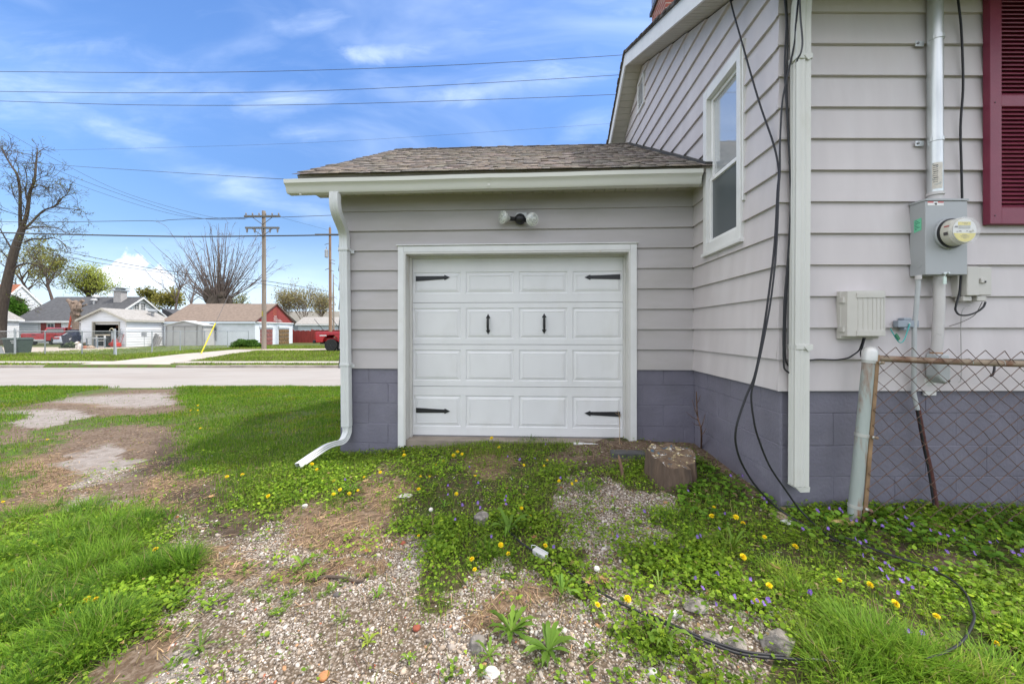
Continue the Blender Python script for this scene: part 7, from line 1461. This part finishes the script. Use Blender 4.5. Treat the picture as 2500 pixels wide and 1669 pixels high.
# ------------------------------------------------------------------ vehicles (x forward, y to the vehicle's own left)
def arch(cx, r, z0, n=8): return [(cx + r * math.cos(math.pi - math.pi * i / n), max(z0, z0 + r * math.sin(math.pi * i / n))) for i in range(n + 1)]
tyre_m = pm('tyre_rubber', (.02, .02, .021), .85, .2, 8); chrome = pm('bumper_chrome', (.55, .55, .55), .25, .05, 4, metal=.8)
def wheel(T, x, y, z, r, w, rimm, side):
    t = part('wheel', tyre_m, T, lambda m: m.lathe([(r * .58, -w / 2), (r * .93, -w / 2), (r, -w * .3), (r, w * .3), (r * .93, w / 2), (r * .58, w / 2)], (x, y, z), (0, 1, 0), 24), local=True, smooth=True)
    part('rim', rimm, t, lambda m: (m.lathe([(r * .60, -w * .30), (r * .60, w * .30)], (x, y, z), (0, 1, 0), 20), [m.tube([(x, y + side * w * .36, z), (x + r * .56 * math.cos(k * 1.0472), y + side * w * .40, z + r * .56 * math.sin(k * 1.0472))], r * .085, 5) for k in range(6)], m.lathe([(r * .14, 0), (r * .12, .04)], (x, y + side * w * .36, z), (0, side, 0), 10)), local=True)
def pickup(name, label, loc, rot, paint, rimm, lift=0.0, toolbox=False):
    T = thing(name, label, 'pickup truck', loc, rot); L, hw, r = 5.6, .95, .40 + lift * .25; zb = .50 + lift; ax0, ax1 = -1.75, 1.75; zt = 1.02 + lift; hz = 1.13 + lift
    ra = r + .10
    low = [(-2.75, zb)] + arch(ax0, ra, zb) + arch(ax1, ra, zb) + [(2.7, zb), (2.78, zb + .35), (2.72, hz - .06), (2.5, hz), (1.15, hz + .06), (1.15, hz - .08), (-2.75, hz - .08)]
    bd = part('body', paint, T, lambda m: (m.prism(low, -hw, -hw + .30, lambda a, b, h: (a, h, b)), m.prism(low, hw - .30, hw, lambda a, b, h: (a, h, b)), m.box(-2.75, 2.6, -hw + .301, hw - .301, zb + .05, zb + .30), m.prism([(.9, zb + .30), (2.72, zb + .30), (2.72, hz - .06), (2.5, hz), (1.15, hz + .06), (.9, hz)], -hw + .301, hw - .301, lambda a, b, h: (a, h, b))), local=True, bevel=.03)
    part('bed_side', paint, T, lambda m: [m.box(-2.72, -.55, s * hw - (.12 if s > 0 else 0), s * hw + (0 if s > 0 else .12), hz - .079, hz + .10) for s in (-1, 1)] + [m.box(-.62, -.55, -hw + .121, hw - .121, zb + .31, hz + .10)], local=True, bevel=.02)
    tg = part('tailgate', paint, T, lambda m: m.box(-2.80, -2.73, -hw + .10, hw - .10, zb + .12, hz + .09), local=True, bevel=.02); part('handle', black_m, tg, lambda m: m.box(-2.825, -2.801, -.14, .14, hz - .08, hz - .01), local=True)
    cab = [(-.55, hz), (-.50, hz + .12), (-.30, hz + .64), (-.15, hz + .70), (.62, hz + .70), (.80, hz + .64), (1.42, hz + .06), (1.42, hz)]
    cb_ = MB(); n = len(cab); tp = lambda b: hw - .03 - max(0, (b - hz)) * .24
    cb_.add([(a, -tp(b), b) for a, b in cab] + [(a, tp(b), b) for a, b in cab], [tuple(range(n)), tuple(range(n, 2 * n))[::-1]] + [(i, (i + 1) % n, n + (i + 1) % n, n + i) for i in range(n)]); cab_o = build('cab', cb_, paint, T, local=True, bevel=.03)
    gm_ = glass_mat('vehicle_glass', (.012, .013, .015), .05, .9, 1.6)
    for s in (-1, 1):
        for poly in ([(-.36, hz + .16), (-.22, hz + .58), (.22, hz + .60), (.22, hz + .14)], [(.30, hz + .14), (.30, hz + .60), (.66, hz + .58), (1.18, hz + .14)]):
            part('side_window', gm_, cab_o, lambda m: m.add([(a, s * (tp(b) + .006), b) for a, b in poly], [(0, 1, 2, 3)]), local=True)
        part('mirror', black_m, T, lambda m: m.box(1.0, 1.12, s * hw + (.0 if s > 0 else -.22), s * hw + (.22 if s > 0 else .0), hz + .10, hz + .34), local=True, bevel=.03)
        part('headlight', pm('headlamp_clear', (.6, .6, .62), .15), T, lambda m: m.box(2.60, 2.80, s * .72 - .18, s * .72 + .18, hz - .34, hz - .12), local=True, bevel=.03)
        part('taillight', pm('tail_red', (.33, .012, .01), .25), T, lambda m: m.box(-2.83, -2.70, s * .87 - .07, s * .87 + .085, zb + .25, hz + .05), local=True, bevel=.02)
        for x in (ax0, ax1): wheel(T, x, s * (hw - .13), r, r, .27, rimm, s)
    part('rear_window', gm_, cab_o, lambda m: m.add([(-.515, -.78, hz + .16), (-.515, .78, hz + .16), (-.345, .66, hz + .58), (-.345, -.66, hz + .58)], [(0, 1, 2, 3)]), local=True)
    part('windscreen', gm_, cab_o, lambda m: m.add([(1.39, -.82, hz + .115), (1.39, .82, hz + .115), (.85, .68, hz + .62), (.85, -.68, hz + .62)], [(0, 1, 2, 3)]), local=True)
    part('rear_bumper', chrome if not lift else black_m, T, lambda m: m.box(-2.98, -2.81, -hw + .03, hw - .03, zb - .06, zb + .14), local=True, bevel=.03); part('front_bumper', chrome if not lift else black_m, T, lambda m: m.box(2.79, 2.94, -hw + .02, hw - .02, zb - .06, zb + .2), local=True, bevel=.03)
    part('grille', black_m, T, lambda m: m.box(2.74, 2.80, -.5, .5, hz - .36, hz - .10), local=True); part('chassis', black_m, T, lambda m: m.box(-2.6, 2.6, -.62, .62, zb - .12, zb + .049), local=True)
    return T
redp = pm('red_truck_paint', (.36, .012, .016), .25, .04, 2, coat=.6)
pickup('pickup_truck', 'red pickup truck with chrome bumper parked behind the green bin', (-48.4, 40.2, -.38), math.radians(106), redp, chrome)
rp = pickup('pickup_truck', 'lifted dark red pickup truck with black wheels and two whip aerials', (-10.9, 27.2, -.34), math.radians(4), pm('deep_red_paint', (.44, .014, .022), .25, .04, 2, coat=.6), pm('black_rim', (.03, .03, .032), .35), .14)
part('tonneau', black_m, rp, lambda m: m.box(-2.68, -.6, -.8, .8, 1.36, 1.38), local=True)
for i, (x, y) in enumerate(((-2.2, -.7), (-1.5, .5))): part('whip_aerial', black_m, rp, lambda m: m.tube([(x, y, 1.3), (x - .75, y, 2.25 + .12 * i)], .018, 5), local=True)
part('badge', BGM['trim'], rp, lambda m: m.add([(-2.5 + a, -.955, 1.08 + b) for a, b in ((0, 0), (.5, 0), (.45, .07), (.03, .07))], [(0, 1, 2, 3)]), local=True)
car = thing('silver_car', 'silver sedan parked nose-in beside the red pickup', 'car', (-42.1, 37.3, -.38), math.radians(104)); silv = pm('silver_paint', (.42, .44, .47), .25, .04, 2, metal=.4, coat=.5)
lowc = [(-2.35, .30)] + arch(-1.40, .38, .30) + arch(1.40, .38, .30) + [(2.25, .30), (2.34, .55), (2.2, .78), (1.1, .92), (-1.55, .98), (-2.25, .94), (-2.38, .65)]
part('body', silv, car, lambda m: m.prism(lowc, -.88, .88, lambda a, b, h: (a, h, b)), local=True, bevel=.05, smooth=True)
green_h = [(-1.75, .96), (-1.05, 1.38), (-.7, 1.46), (.15, 1.46), (.45, 1.40), (1.25, .92)]
def gh(m, sc=1.0, dz=0): 
    n = len(green_h); w = lambda b: .80 - (b - .95) * .36; m.add([(a, -w(b), b) for a, b in green_h] + [(a, w(b), b) for a, b in green_h], [tuple(range(n)), tuple(range(n, 2 * n))[::-1]] + [(i, (i + 1) % n, n + (i + 1) % n, n + i) for i in range(n)])
part('cabin', silv, car, gh, local=True, bevel=.03)
gm_ = MATS['vehicle_glass']
part('rear_window', gm_, car, lambda m: m.add([(-1.70, -.66, 1.0), (-1.70, .66, 1.0), (-1.10, .58, 1.36), (-1.10, -.58, 1.36)], [(0, 1, 2, 3)]).v and None, local=True) if False else part('rear_window', gm_, car, lambda m: m.add([(-1.69, -.66, 1.01), (-1.69, .66, 1.01), (-1.11, .58, 1.365), (-1.11, -.58, 1.365)], [(0, 1, 2, 3)]), local=True)
for s in (-1, 1):
    part('side_window', gm_, car, lambda m: m.add([(a, s * (.806 - (b - .95) * .36), b) for a, b in ((-1.3, 1.02), (-.92, 1.36), (.15, 1.38), (.75, 1.02))], [(0, 1, 2, 3)]), local=True)
    part('taillight', pm('tail_red', (.33, .012, .01), .25), car, lambda m: m.box(-2.40, -2.1, s * .66 - .2, s * .66 + .215, .72, .88), local=True, bevel=.03)
    for x in (-1.4, 1.4): wheel(car, x, s * .78, .32, .32, .21, chrome, s)
part('number_plate', pm('plate_white', (.6, .62, .66), .5), car, lambda m: m.box(-2.405, -2.375, -.16, .16, .56, .68), local=True); part('rear_bumper', silv, car, lambda m: m.box(-2.46, -2.30, -.85, .85, .32, .54), local=True, bevel=.05)

# ------------------------------------------------------------------ poles and wires
polem = pm('pole_wood', (.26, .215, .175), .9, .15, 3, .5, 20, stretch=(4, 4, .4)); polem2 = pm('pole_wood_brown', (.27, .17, .11), .9, .15, 3, .5, 20, stretch=(4, 4, .4)); armm = pm('crossarm_wood', (.15, .145, .135), .9, .2, 5)
ins = pm('insulator', (.20, .18, .17), .4)
up = thing('utility_pole', 'tall grey wooden utility pole with two crossarms beside the driveway', 'pole', (-18.95, 28.8, -.4)); PX, PY = -18.95, 28.8
part('pole', polem, up, lambda m: m.tube([(PX, PY, -.6), (PX, PY, 4), (PX - .02, PY, 10.25)], [.165, .15, .125], 12))
zz_ = lambda v: HC - (v - HY) / F * PY
for v, w, n in ((530, 1.36, 6), (558, 1.28, 5)):
    z = zz_(v); arm = part('crossarm', armm, up, lambda m: m.box(PX - w, PX + w, PY - .26, PY - .14, z - .065, z + .065)); part('brace', armm, up, lambda m: [m.tube([(PX + s * .75, PY - .2, z - .07), (PX, PY - .17, z - .62)], .025, 5) for s in (-1, 1)])
    for i in range(n):
        x = PX - w + .12 + i * (2 * w - .24) / (n - 1)
        part('insulator', ins, arm, lambda m: m.lathe([(.03, 0), (.05, .06), (.06, .12), (.03, .2)] if v < 540 else [(.05, -.06), (.075, -.14), (.06, -.26), (.045, -.36)], (x, PY - .2, z + (.066 if v < 540 else 0)), (0, 0, 1), 8))
part('tag', pm('pole_tag', (.35, .28, .05), .6), up, lambda m: m.box(PX - .06, PX + .03, PY - .18, PY - .15, 2.2, 2.6))
gw_ = thing('guy_wire', 'steel guy wire with bright yellow guard anchoring the utility pole', 'guy wire', (-19.27, 23.3, -.4)); g0, g1 = at(489, 867, 23.2), at(526, 788.6, 24.3); gt = Vector((PX, PY - .1, zz_(543)))
part('wire', pm('wire_dark', (.09, .09, .095), .6), gw_, lambda m: m.tube([g0, g1, gt], .012, 5)); part('guard', pm('guard_yellow', (.62, .52, .02), .5), gw_, lambda m: m.tube([g0, g0.lerp(g1, .5), g1], .034, 8))
p2 = thing('utility_pole', 'brown wooden utility pole with transformer behind the lifted truck', 'pole', (-19.4, 40, -.4)); QX, QY = -19.32, 40.0; qz = lambda v: HC - (v - HY) / F * QY
part('pole', polem2, p2, lambda m: m.tube([(QX + .05, QY, -.5), (QX, QY, qz(556))], [.17, .115], 10)); part('pole_pin', ins, p2, lambda m: m.tube([(QX, QY, qz(556)), (QX, QY, qz(551))], .03, 5))
part('crossarm', armm, p2, lambda m: m.box(QX - 1.5, QX + 1.0, QY - .22, QY - .12, qz(574) - .09, qz(574) + .09)); part('transformer', pm('transformer_grey', (.34, .36, .38), .5), p2, lambda m: (m.lathe([(.16, 0), (.18, .05), (.18, .78), (.12, .84)], (QX - .33, QY - .1, qz(629)), (0, 0, 1), 12), m.tube([(QX - .33, QY - .1, qz(610)), (QX - .33, QY - .1, qz(603))], .04, 6)))
part('hardware', ins, p2, lambda m: [m.tube([(QX, QY - .1, qz(v)), (QX + s * .5, QY - .15, qz(v + 4))], .035, 5) for v, s in ((594, -1), (633, 1.2), (641, 1.2), (655, -.9), (659, 1.), (722, -.7), (723, 1.1))])
p3_ = thing('utility_pole', 'thin grey pole standing beside the brown utility pole', 'pole', (-24, 52, -.4)); part('pole', polem, p3_, lambda m: m.tube([at(814.5, 830, 52), at(814, 735, 52), at(813.5, 668, 52)], [.15, .12, .05], 8)); part('hardware', ins, p3_, lambda m: [m.tube([at(814, v, 51.9), at(824, v + 9, 51.8)], .03, 4) for v in (672, 690, 722)])
wirem2 = pm('overhead_wire', (.035, .036, .04), .6)
def wire(pts, r, label, k=8, group=None):
    m = MB(); P = bez(A(pts), k); m.tube(P, r * .85, 5); build('overhead_wire', m, wirem2, None, label, 'wire', group, org=P[0])
ext = 'overhead wire'
wire([(-300, 171, 26), (0, 175, 26), (511, 177, 26), (1022, 163, 26), (1500, 136, 26), (1900, 104, 26)], .019, 'highest thin overhead wire crossing the sky to the house gable')
wire([(-300, 218, 26), (0, 223.5, 26), (383, 227, 26), (830, 220, 26), (1500, 184, 26), (1900, 150, 26)], .019, 'second highest thin overhead wire, upper one of the close pair')
wire([(-300, 240, 26), (0, 247, 26), (383, 257, 26), (830, 254, 26), (1500, 231, 26), (1900, 204, 26)], .019, 'third thin overhead wire, lower one of the close pair')
wire([(-200, 372, 40), (0, 369, 40), (383, 361, 40), (830, 345, 40), (1405, 308, 40), (1800, 280, 40)], .011, 'faintest overhead wire just above the garage roof')
wire([(-200, 374, 22), (0, 390, 21), (172, 405, 19), (325, 415, 17), (500, 426, 15), (703, 438, 12), (1000, 449, 9.0)], .011, 'overhead wire sloping gently down to the garage gutter end')
wire([(-150, 223, 24), (0, 313, 25), (172, 409, 26.5), (319, 476, 27.5), (511, 529, 28.4), (604, 533, 28.8)], .012, 'steepest overhead wire falling to the upper crossarm')
wire([(-150, 258, 24), (0, 348, 25), (200, 440, 26.5), (466, 528, 28), (600, 535, 28.8)], .014, 'middle of three wires falling to the upper crossarm')
wire([(-150, 290, 24), (0, 370, 25), (230, 465, 26.5), (447, 528, 28), (598, 534, 28.8)], .012, 'lowest of three wires falling to the upper crossarm')
wire([(-200, 536, 28.6), (0, 541, 28.6), (69, 542.5, 28.6), (245, 540.5, 28.6), (350, 539, 28.6), (392, 540, 28.6), (430, 536, 28.6), (604, 531, 28.6), (690, 530, 28.6), (827, 525, 29), (1000, 518, 29.5)], .026, 'slightly kinked overhead wire running through the upper crossarm')
wire([(-300, 554, 28.5), (0, 568, 28.5), (408, 577, 28.5), (653, 576, 28.5), (827, 573, 28.5), (1100, 564, 28.5)], .062, 'thick black overhead cable crossing in front of the utility pole')
wire([(-150, 540, 27), (0, 579, 27.5), (245, 632, 28.2), (408, 661, 28.6), (540, 677, 28.7), (649, 686, 28.6), (801, 711, 40)], .026, 'overhead cable sagging from the leaning tree to the pole, upper of two')
wire([(-150, 560, 27), (53, 606, 27.5), (230, 640, 28.2), (408, 667, 28.6), (540, 685, 28.7), (649, 694, 28.6), (763, 718, 40), (802, 726, 40)], .020, 'overhead cable sagging from the leaning tree to the pole, lower of two')
wire([(690, 532, 28.7), (780, 556, 36), (802, 562, 40)], .010, 'thin wire from the crossarm end to the brown pole')

# ------------------------------------------------------------------ trees and shrubs
barkm = pm('tree_bark', (.080, .062, .048), .95, .3, 3, .8, 14, stretch=(4, 4, .6)); barkg = pm('bark_green_grey', (.14, .125, .085), .95, .3, 3, .8, 14); twm = pm('bare_twigs', (.145, .11, .095), .9, .2, 2)
fol = pm('spring_foliage', (.2, .3, .05), .7, .1, 1, attr=True, trans=.55, spec=.2)
LEAFQ = ([(-.5, -.35, 0), (.5, -.3, .1), (.45, .4, 0), (-.4, .35, .12)], [(0, 1, 2, 3)])
def twigs(m, p, d, L, r, depth, R, tips, spread=.55, n=5, up=.15, wob=.12):
    k = 4; pts = [p]; q = Vector(p); dd = Vector(d).normalized()
    for i in range(k):
        dd = (dd + Vector((R.gauss(0, wob), R.gauss(0, wob), R.gauss(0, wob) + up * .3))).normalized(); q = q + dd * (L / k); pts.append(q)
    m.tube(pts, [r * (1 - .6 * i / k) for i in range(k + 1)], 4 if r < .05 else 6, False); tips.append(q)
    if depth > 0:
        for j in range(n):
            t = R.uniform(.3, 1.0); i = min(int(t * k), k - 1); b = pts[i].lerp(pts[i + 1], t * k - i); ax_ = dd.orthogonal(); ax_.rotate(Matrix.Rotation(R.uniform(0, 6.28), 3, dd))
            nd_ = (dd + ax_ * R.uniform(.5, 1.2) * spread * 1.4 + Vector((0, 0, up))).normalized(); twigs(m, b, nd_, L * R.uniform(.4, .7), max(r * .5, .012), depth - 1, R, tips, spread, max(2, n - 1), up, wob)
def leaves(tips, n, size, spread, c0, c1, R, S):
    c = Cloud(); tp = np.array([list(t) for t in tips]); i = R.integers(0, len(tp), n); P = tp[i] + R.normal(0, spread, (n, 3)); t = R.random((n, 1)); col = (np.array(c0) * (1 - t) + np.array(c1) * t) * R.uniform(.65, 1.25, (n, 1))
    c.add(*LEAFQ, P, R.uniform(0, 6.28, n), R.normal(0, .8, n), R.normal(0, .8, n), R.uniform(size * .6, size * 1.4, n), col); return c
# the leaning bare tree at the edge
R_ = random.Random(21); RN = np.random.default_rng(21); tips = []
bt = thing('bare_tree', 'tall leaning almost bare tree with a few buds behind the fence gate', 'tree', at(8, 842, 38)); TY = 38.0
trunk = A([(-2, 845, TY), (2, 770, TY), (8, 735, TY), (22, 668, TY), (36, 610, TY), (48, 575, TY), (56, 552, TY)]); m = MB(); P = bez(trunk, 4); m.tube(P, [.46 - .22 * i / (len(P) - 1) for i in range(len(P))], 12)
limbs = [([(56, 552), (66, 520), (73, 470), (84, 440), (88, 400), (91, 370)], .27), ([(50, 565), (49, 520), (49, 470), (43, 430), (28, 405), (14, 382), (6, 365)], .22), ([(58, 560), (75, 545), (105, 515), (135, 503), (152, 483), (168, 475)], .18), ([(135, 505), (160, 509), (190, 512), (208, 520)], .08), ([(64, 560), (90, 553), (120, 555), (142, 557), (160, 568), (180, 572)], .11), ([(60, 592), (80, 583), (105, 584), (130, 581), (150, 590), (166, 612)], .14), ([(30, 662), (45, 648), (70, 643), (95, 650), (120, 662), (148, 668)], .17),
         ([(96, 652), (112, 672), (126, 692), (140, 705)], .09), ([(30, 610), (15, 585), (0, 558), (-20, 520)], .13), ([(20, 632), (5, 615), (-12, 600), (-40, 590)], .10), ([(70, 500), (62, 468), (66, 440), (60, 410)], .11), ([(74, 462), (95, 452), (112, 458), (125, 470)], .07), ([(80, 448), (105, 432), (130, 432)], .06), ([(49, 490), (35, 478), (22, 470)], .06), ([(20, 716), (42, 726), (60, 740)], .06), ([(118, 662), (130, 640), (140, 620), (155, 640)], .06), ([(160, 478), (170, 462), (160, 470)], .05)]
for L_, r in limbs:
    yo = R_.uniform(-1.2, 1.2); P = bez([at(u, v, TY + yo * min(1, i / 3)) for i, (u, v) in enumerate(L_)], 4); r *= .62 if r < .2 else .66; m.tube(P, [r * (1 - .72 * i / (len(P) - 1)) for i in range(len(P))], 7, False)
    for k in range(3, len(P)):
        d = (P[k] - P[k - 1]).normalized(); a = Vector((R_.gauss(0, 1), R_.gauss(0, .6), R_.gauss(.35, .8))).normalized(); twigs(m, P[k], (d * .5 + a).normalized(), R_.uniform(.7, 1.9) * (1.1 if r > .1 else .8), max(.022, r * .22), 2, R_, tips, .5, 4, .08, .2)
build('trunk', m, barkm, bt); c = leaves(tips, 1900, .085, .18, (.16, .20, .04), (.26, .28, .07), RN, 1); c.build('crown', fol, bt)
# big pollarded bare tree
R_ = random.Random(5); tips = []; PT = thing('pollarded_tree', 'big pollarded bare tree fanning long shoots behind the brick-gabled garage', 'tree', at(532, 830, 50)); TY = 50.0
m = MB(); P = A([(532, 835, TY), (533, 770, TY), (532, 742, TY), (533, 722, TY)]); m.tube(P, [.95, .95, 1.25, 1.0], 12)
for i in range(16): q = at(R_.uniform(508, 558), R_.uniform(716, 742), TY + R_.uniform(-.8, .8)); m.blob(q, R_.uniform(.3, .6), R_.uniform(.3, .6), R_.uniform(.35, .8), 2, .25, i)
build('trunk', m, barkm, PT); m = MB()
for i in range(135):
    f = R_.uniform(-1, 1); b = at(532 + f * 26 + R_.uniform(-3, 3), 728 + abs(f) * 6 + R_.uniform(-6, 6), TY + R_.uniform(-1, 1)); ang = f * 1.02 + R_.gauss(0, .12); L_ = R_.uniform(6.2, 10.6) * (1 - .13 * abs(f)) * (.55 if R_.random() < .25 else 1)
    d = Vector((math.sin(ang), R_.gauss(0, .34), math.cos(ang))).normalized(); pts = [b]; q = Vector(b); n = 7
    for k in range(n): d = (d + Vector((R_.gauss(0, .05), R_.gauss(0, .05), .045 + R_.gauss(0, .04)))).normalized(); q = q + d * (L_ / n); pts.append(q)
    r = R_.uniform(.035, .08) * (.6 + .4 * L_ / 9); m.tube(pts, [r * (1 - .8 * k / n) for k in range(n + 1)], 5, False)
    for k in range(2, n + 1): 
        if R_.random() < .62: twigs(m, pts[k], (d + Vector((R_.gauss(0, .6), R_.gauss(0, .6), R_.gauss(0, .4)))).normalized(), R_.uniform(.4, 1.2), .022, 1 if R_.random() < .6 else 0, R_, tips, .5, 2, .05)
build('crown', m, twm, PT)
def bare_tree(label, u, vb, vt, Y, spread, seed, name='bare_tree', n=7, depth=3, lf=0, c0=(.2, .22, .05), c1=(.3, .3, .08), bark=twm, lsize=.16, lspread=.35, tr=.16, stems=1, up=.22, group=None):
    R_ = random.Random(seed); RN = np.random.default_rng(seed); T = thing(name, label, 'tree', at(u, 834, Y), 0, group); base = at(u, vb, Y); hgt = (vb - vt) / F * Y; m = MB(); tips = []
    g = Vector((base.x, base.y, -.4)); m.tube([g, base], [tr * 1.3, tr], 8)
    for s in range(stems):
        d = Vector((R_.gauss(0, .3 * spread), R_.gauss(0, .3 * spread), 1)).normalized(); pts = [base]; q = Vector(base)
        for k in range(4): d = (d + Vector((R_.gauss(0, .10), R_.gauss(0, .10), .05))).normalized(); q = q + d * hgt * .16; pts.append(q)
        m.tube(pts, [tr * (1 - .15 * k) / math.sqrt(stems) * 1.1 for k in range(5)], 7, False)
        for k in range(n):
            t = R_.uniform(.8, 4); i = min(int(t), 3); b = pts[i].lerp(pts[i + 1], t - i); a = R_.uniform(0, 6.28); dd = Vector((math.cos(a) * spread, math.sin(a) * spread, R_.uniform(.5, 1.4))).normalized(); twigs(m, b, dd, hgt * R_.uniform(.28, .50), tr * .42 / math.sqrt(stems), depth - 1, R_, tips, .5, 4, up, .13)
    build('trunk', m, bark, T)
    if lf: leaves(tips, lf, lsize, lspread, c0, c1, RN, 1).build('crown', fol, T)
    return T
bare_tree('slim bare tree beside the pollarded tree, with reddish tips', 428, 775, 640, 58, .55, 31, n=8, depth=3)
bare_tree('forked slim bare tree nearest the pollarded tree', 462, 770, 655, 58, .6, 32, n=7, depth=3)
bare_tree('sparse tree behind the rusty-roofed house with few olive leaves', 86, 745, 612, 62, .55, 33, n=9, lf=1500, lsize=.17, c0=(.26, .25, .09), c1=(.38, .35, .14), tr=.22)
bare_tree('olive budding tree between the rusty-roofed house and the green maple', 132, 745, 620, 60, .5, 34, n=9, lf=2600, lsize=.19, c0=(.24, .25, .06), c1=(.38, .37, .12), tr=.2)
bare_tree('round fresh green maple behind the dark-roofed house', 228, 745, 655, 64, .95, 35, name='maple_tree', n=14, depth=3, lf=5200, c0=(.32, .37, .05), c1=(.58, .62, .16), lsize=.17, lspread=.6, tr=.3, stems=3, bark=barkm)
bare_tree('bushy olive-yellow tree over the white open garage', 408, 775, 715, 60, .95, 36, n=9, depth=3, lf=2300, c0=(.24, .22, .05), c1=(.40, .36, .10), lsize=.22, lspread=.4, tr=.18, stems=2, name='olive_tree')
bare_tree('smaller olive-yellow tree behind the dark-roofed house gable', 372, 760, 712, 62, .8, 37, n=8, depth=3, lf=1600, c0=(.17, .17, .035), c1=(.26, .24, .06), lsize=.2, tr=.14, name='olive_tree')
bare_tree('thin-leaved tree between the pollarded tree and the utility pole', 592, 775, 715, 60, .8, 38, n=9, depth=3, lf=900, c0=(.2, .22, .06), c1=(.30, .30, .10), lsize=.15, tr=.12)
for i, (u, vt, sd_) in enumerate(((700, 715, 41), (742, 708, 42), (780, 722, 43))):
    bare_tree(('straw-coloured budding bush nearest the red brick gable', 'tallest straw-green budding bush behind the red fence', 'straw-green budding bush beside the brown utility pole')[i], u, 790, vt, 62, .75, sd_, name='budding_bush', n=11, depth=3, lf=1700, c0=(.30, .27, .12), c1=(.46, .41, .20), lsize=.17, lspread=.35, tr=.13, stems=4, bark=pm('bush_stems', (.20, .14, .10), .9), up=.4)
# topped trunk
tp_ = thing('topped_tree', 'topped tree trunk with sawn stubs in front of the dark-roofed house', 'tree', at(184, 840, 40)); TY = 40.0; m = MB()
m.tube(A([(184, 845, TY), (184, 800, TY), (184, 778, TY), (183, 762, TY)]), [.30, .27, .27, .36], 10)
for L_, r in (([(183, 766), (177, 748), (172, 738), (166, 733)], .22), ([(184, 764), (186, 748), (184, 735)], .24), ([(186, 764), (193, 752), (196, 738), (203, 733)], .20), ([(190, 755), (200, 748), (212, 743)], .09), ([(188, 770), (196, 760), (201, 757)], .14), ([(181, 760), (176, 745), (178, 736)], .17), ([(184, 772), (190, 766), (197, 772)], .12)): P = bez([at(u, v, TY + R_.uniform(-.25, .25)) for u, v in L_], 3); m.tube(P, [r * (1 - .25 * i / len(P)) for i in range(len(P))], 8)
for i in range(9): m.blob(at(184 + R_.uniform(-7, 7), 765 + R_.uniform(-14, 8), TY + R_.uniform(-.2, .1)), .2, .2, .22, 2, .3, i + 60)
build('trunk', m, pm('pale_bark', (.21, .155, .12), .95, .3, 5, .8, 14), tp_)
def leaf_bush(name, label, c_, sx_, sy_, sz_, n, size, c0, c1, seed, cat='shrub'):
    RN = np.random.default_rng(seed); d = RN.normal(0, 1, (n, 3)); d /= np.linalg.norm(d, axis=1)[:, None]; rad = RN.uniform(.55, 1.05, (n, 1)); k = 1 + .25 * np.sin(d[:, :1] * 5 + 1) * np.sin(d[:, 2:] * 4); P = np.array(c_) + d * rad * k * np.array([sx_, sy_, sz_]); t = RN.random((n, 1))
    T = thing(name, label, cat, (c_[0], c_[1], -.4)); c = Cloud(); c.add(*LEAFQ, P, RN.uniform(0, 6.28, n), RN.normal(0, .8, n), RN.normal(0, .8, n), RN.uniform(size * .6, size * 1.4, n), (np.array(c0) * (1 - t) + np.array(c1) * t) * RN.uniform(.6, 1.2, (n, 1))); c.build('foliage', fol, T)
    m = MB(); m.tube([(c_[0], c_[1], -.5), (c_[0], c_[1], c_[2])], [.14, .06], 6)
    for i in range(6): a = i * 1.05; m.tube([(c_[0], c_[1], c_[2] - sz_ * .5), (c_[0] + math.cos(a) * sx_ * .6, c_[1] + math.sin(a) * sy_ * .6, c_[2] + sz_ * .3)], [.05, .02], 5)
    build('stem', m, barkm, T)
q = at(14, 752, 46); leaf_bush('leafy_shrub', 'fresh green leafy shrub over the side garage roof', (q.x, q.y, q.z), 1.9, 1.6, 1.6, 3600, .22, (.05, .15, .015), (.15, .30, .04), 51)
q = at(602, 842, 32.5); leaf_bush('green_shrub', 'low round green shrub by the chain link fence near the pole', (q.x, 32.5, -.05), 1.15, .9, .42, 4200, .10, (.05, .13, .02), (.13, .25, .04), 52)
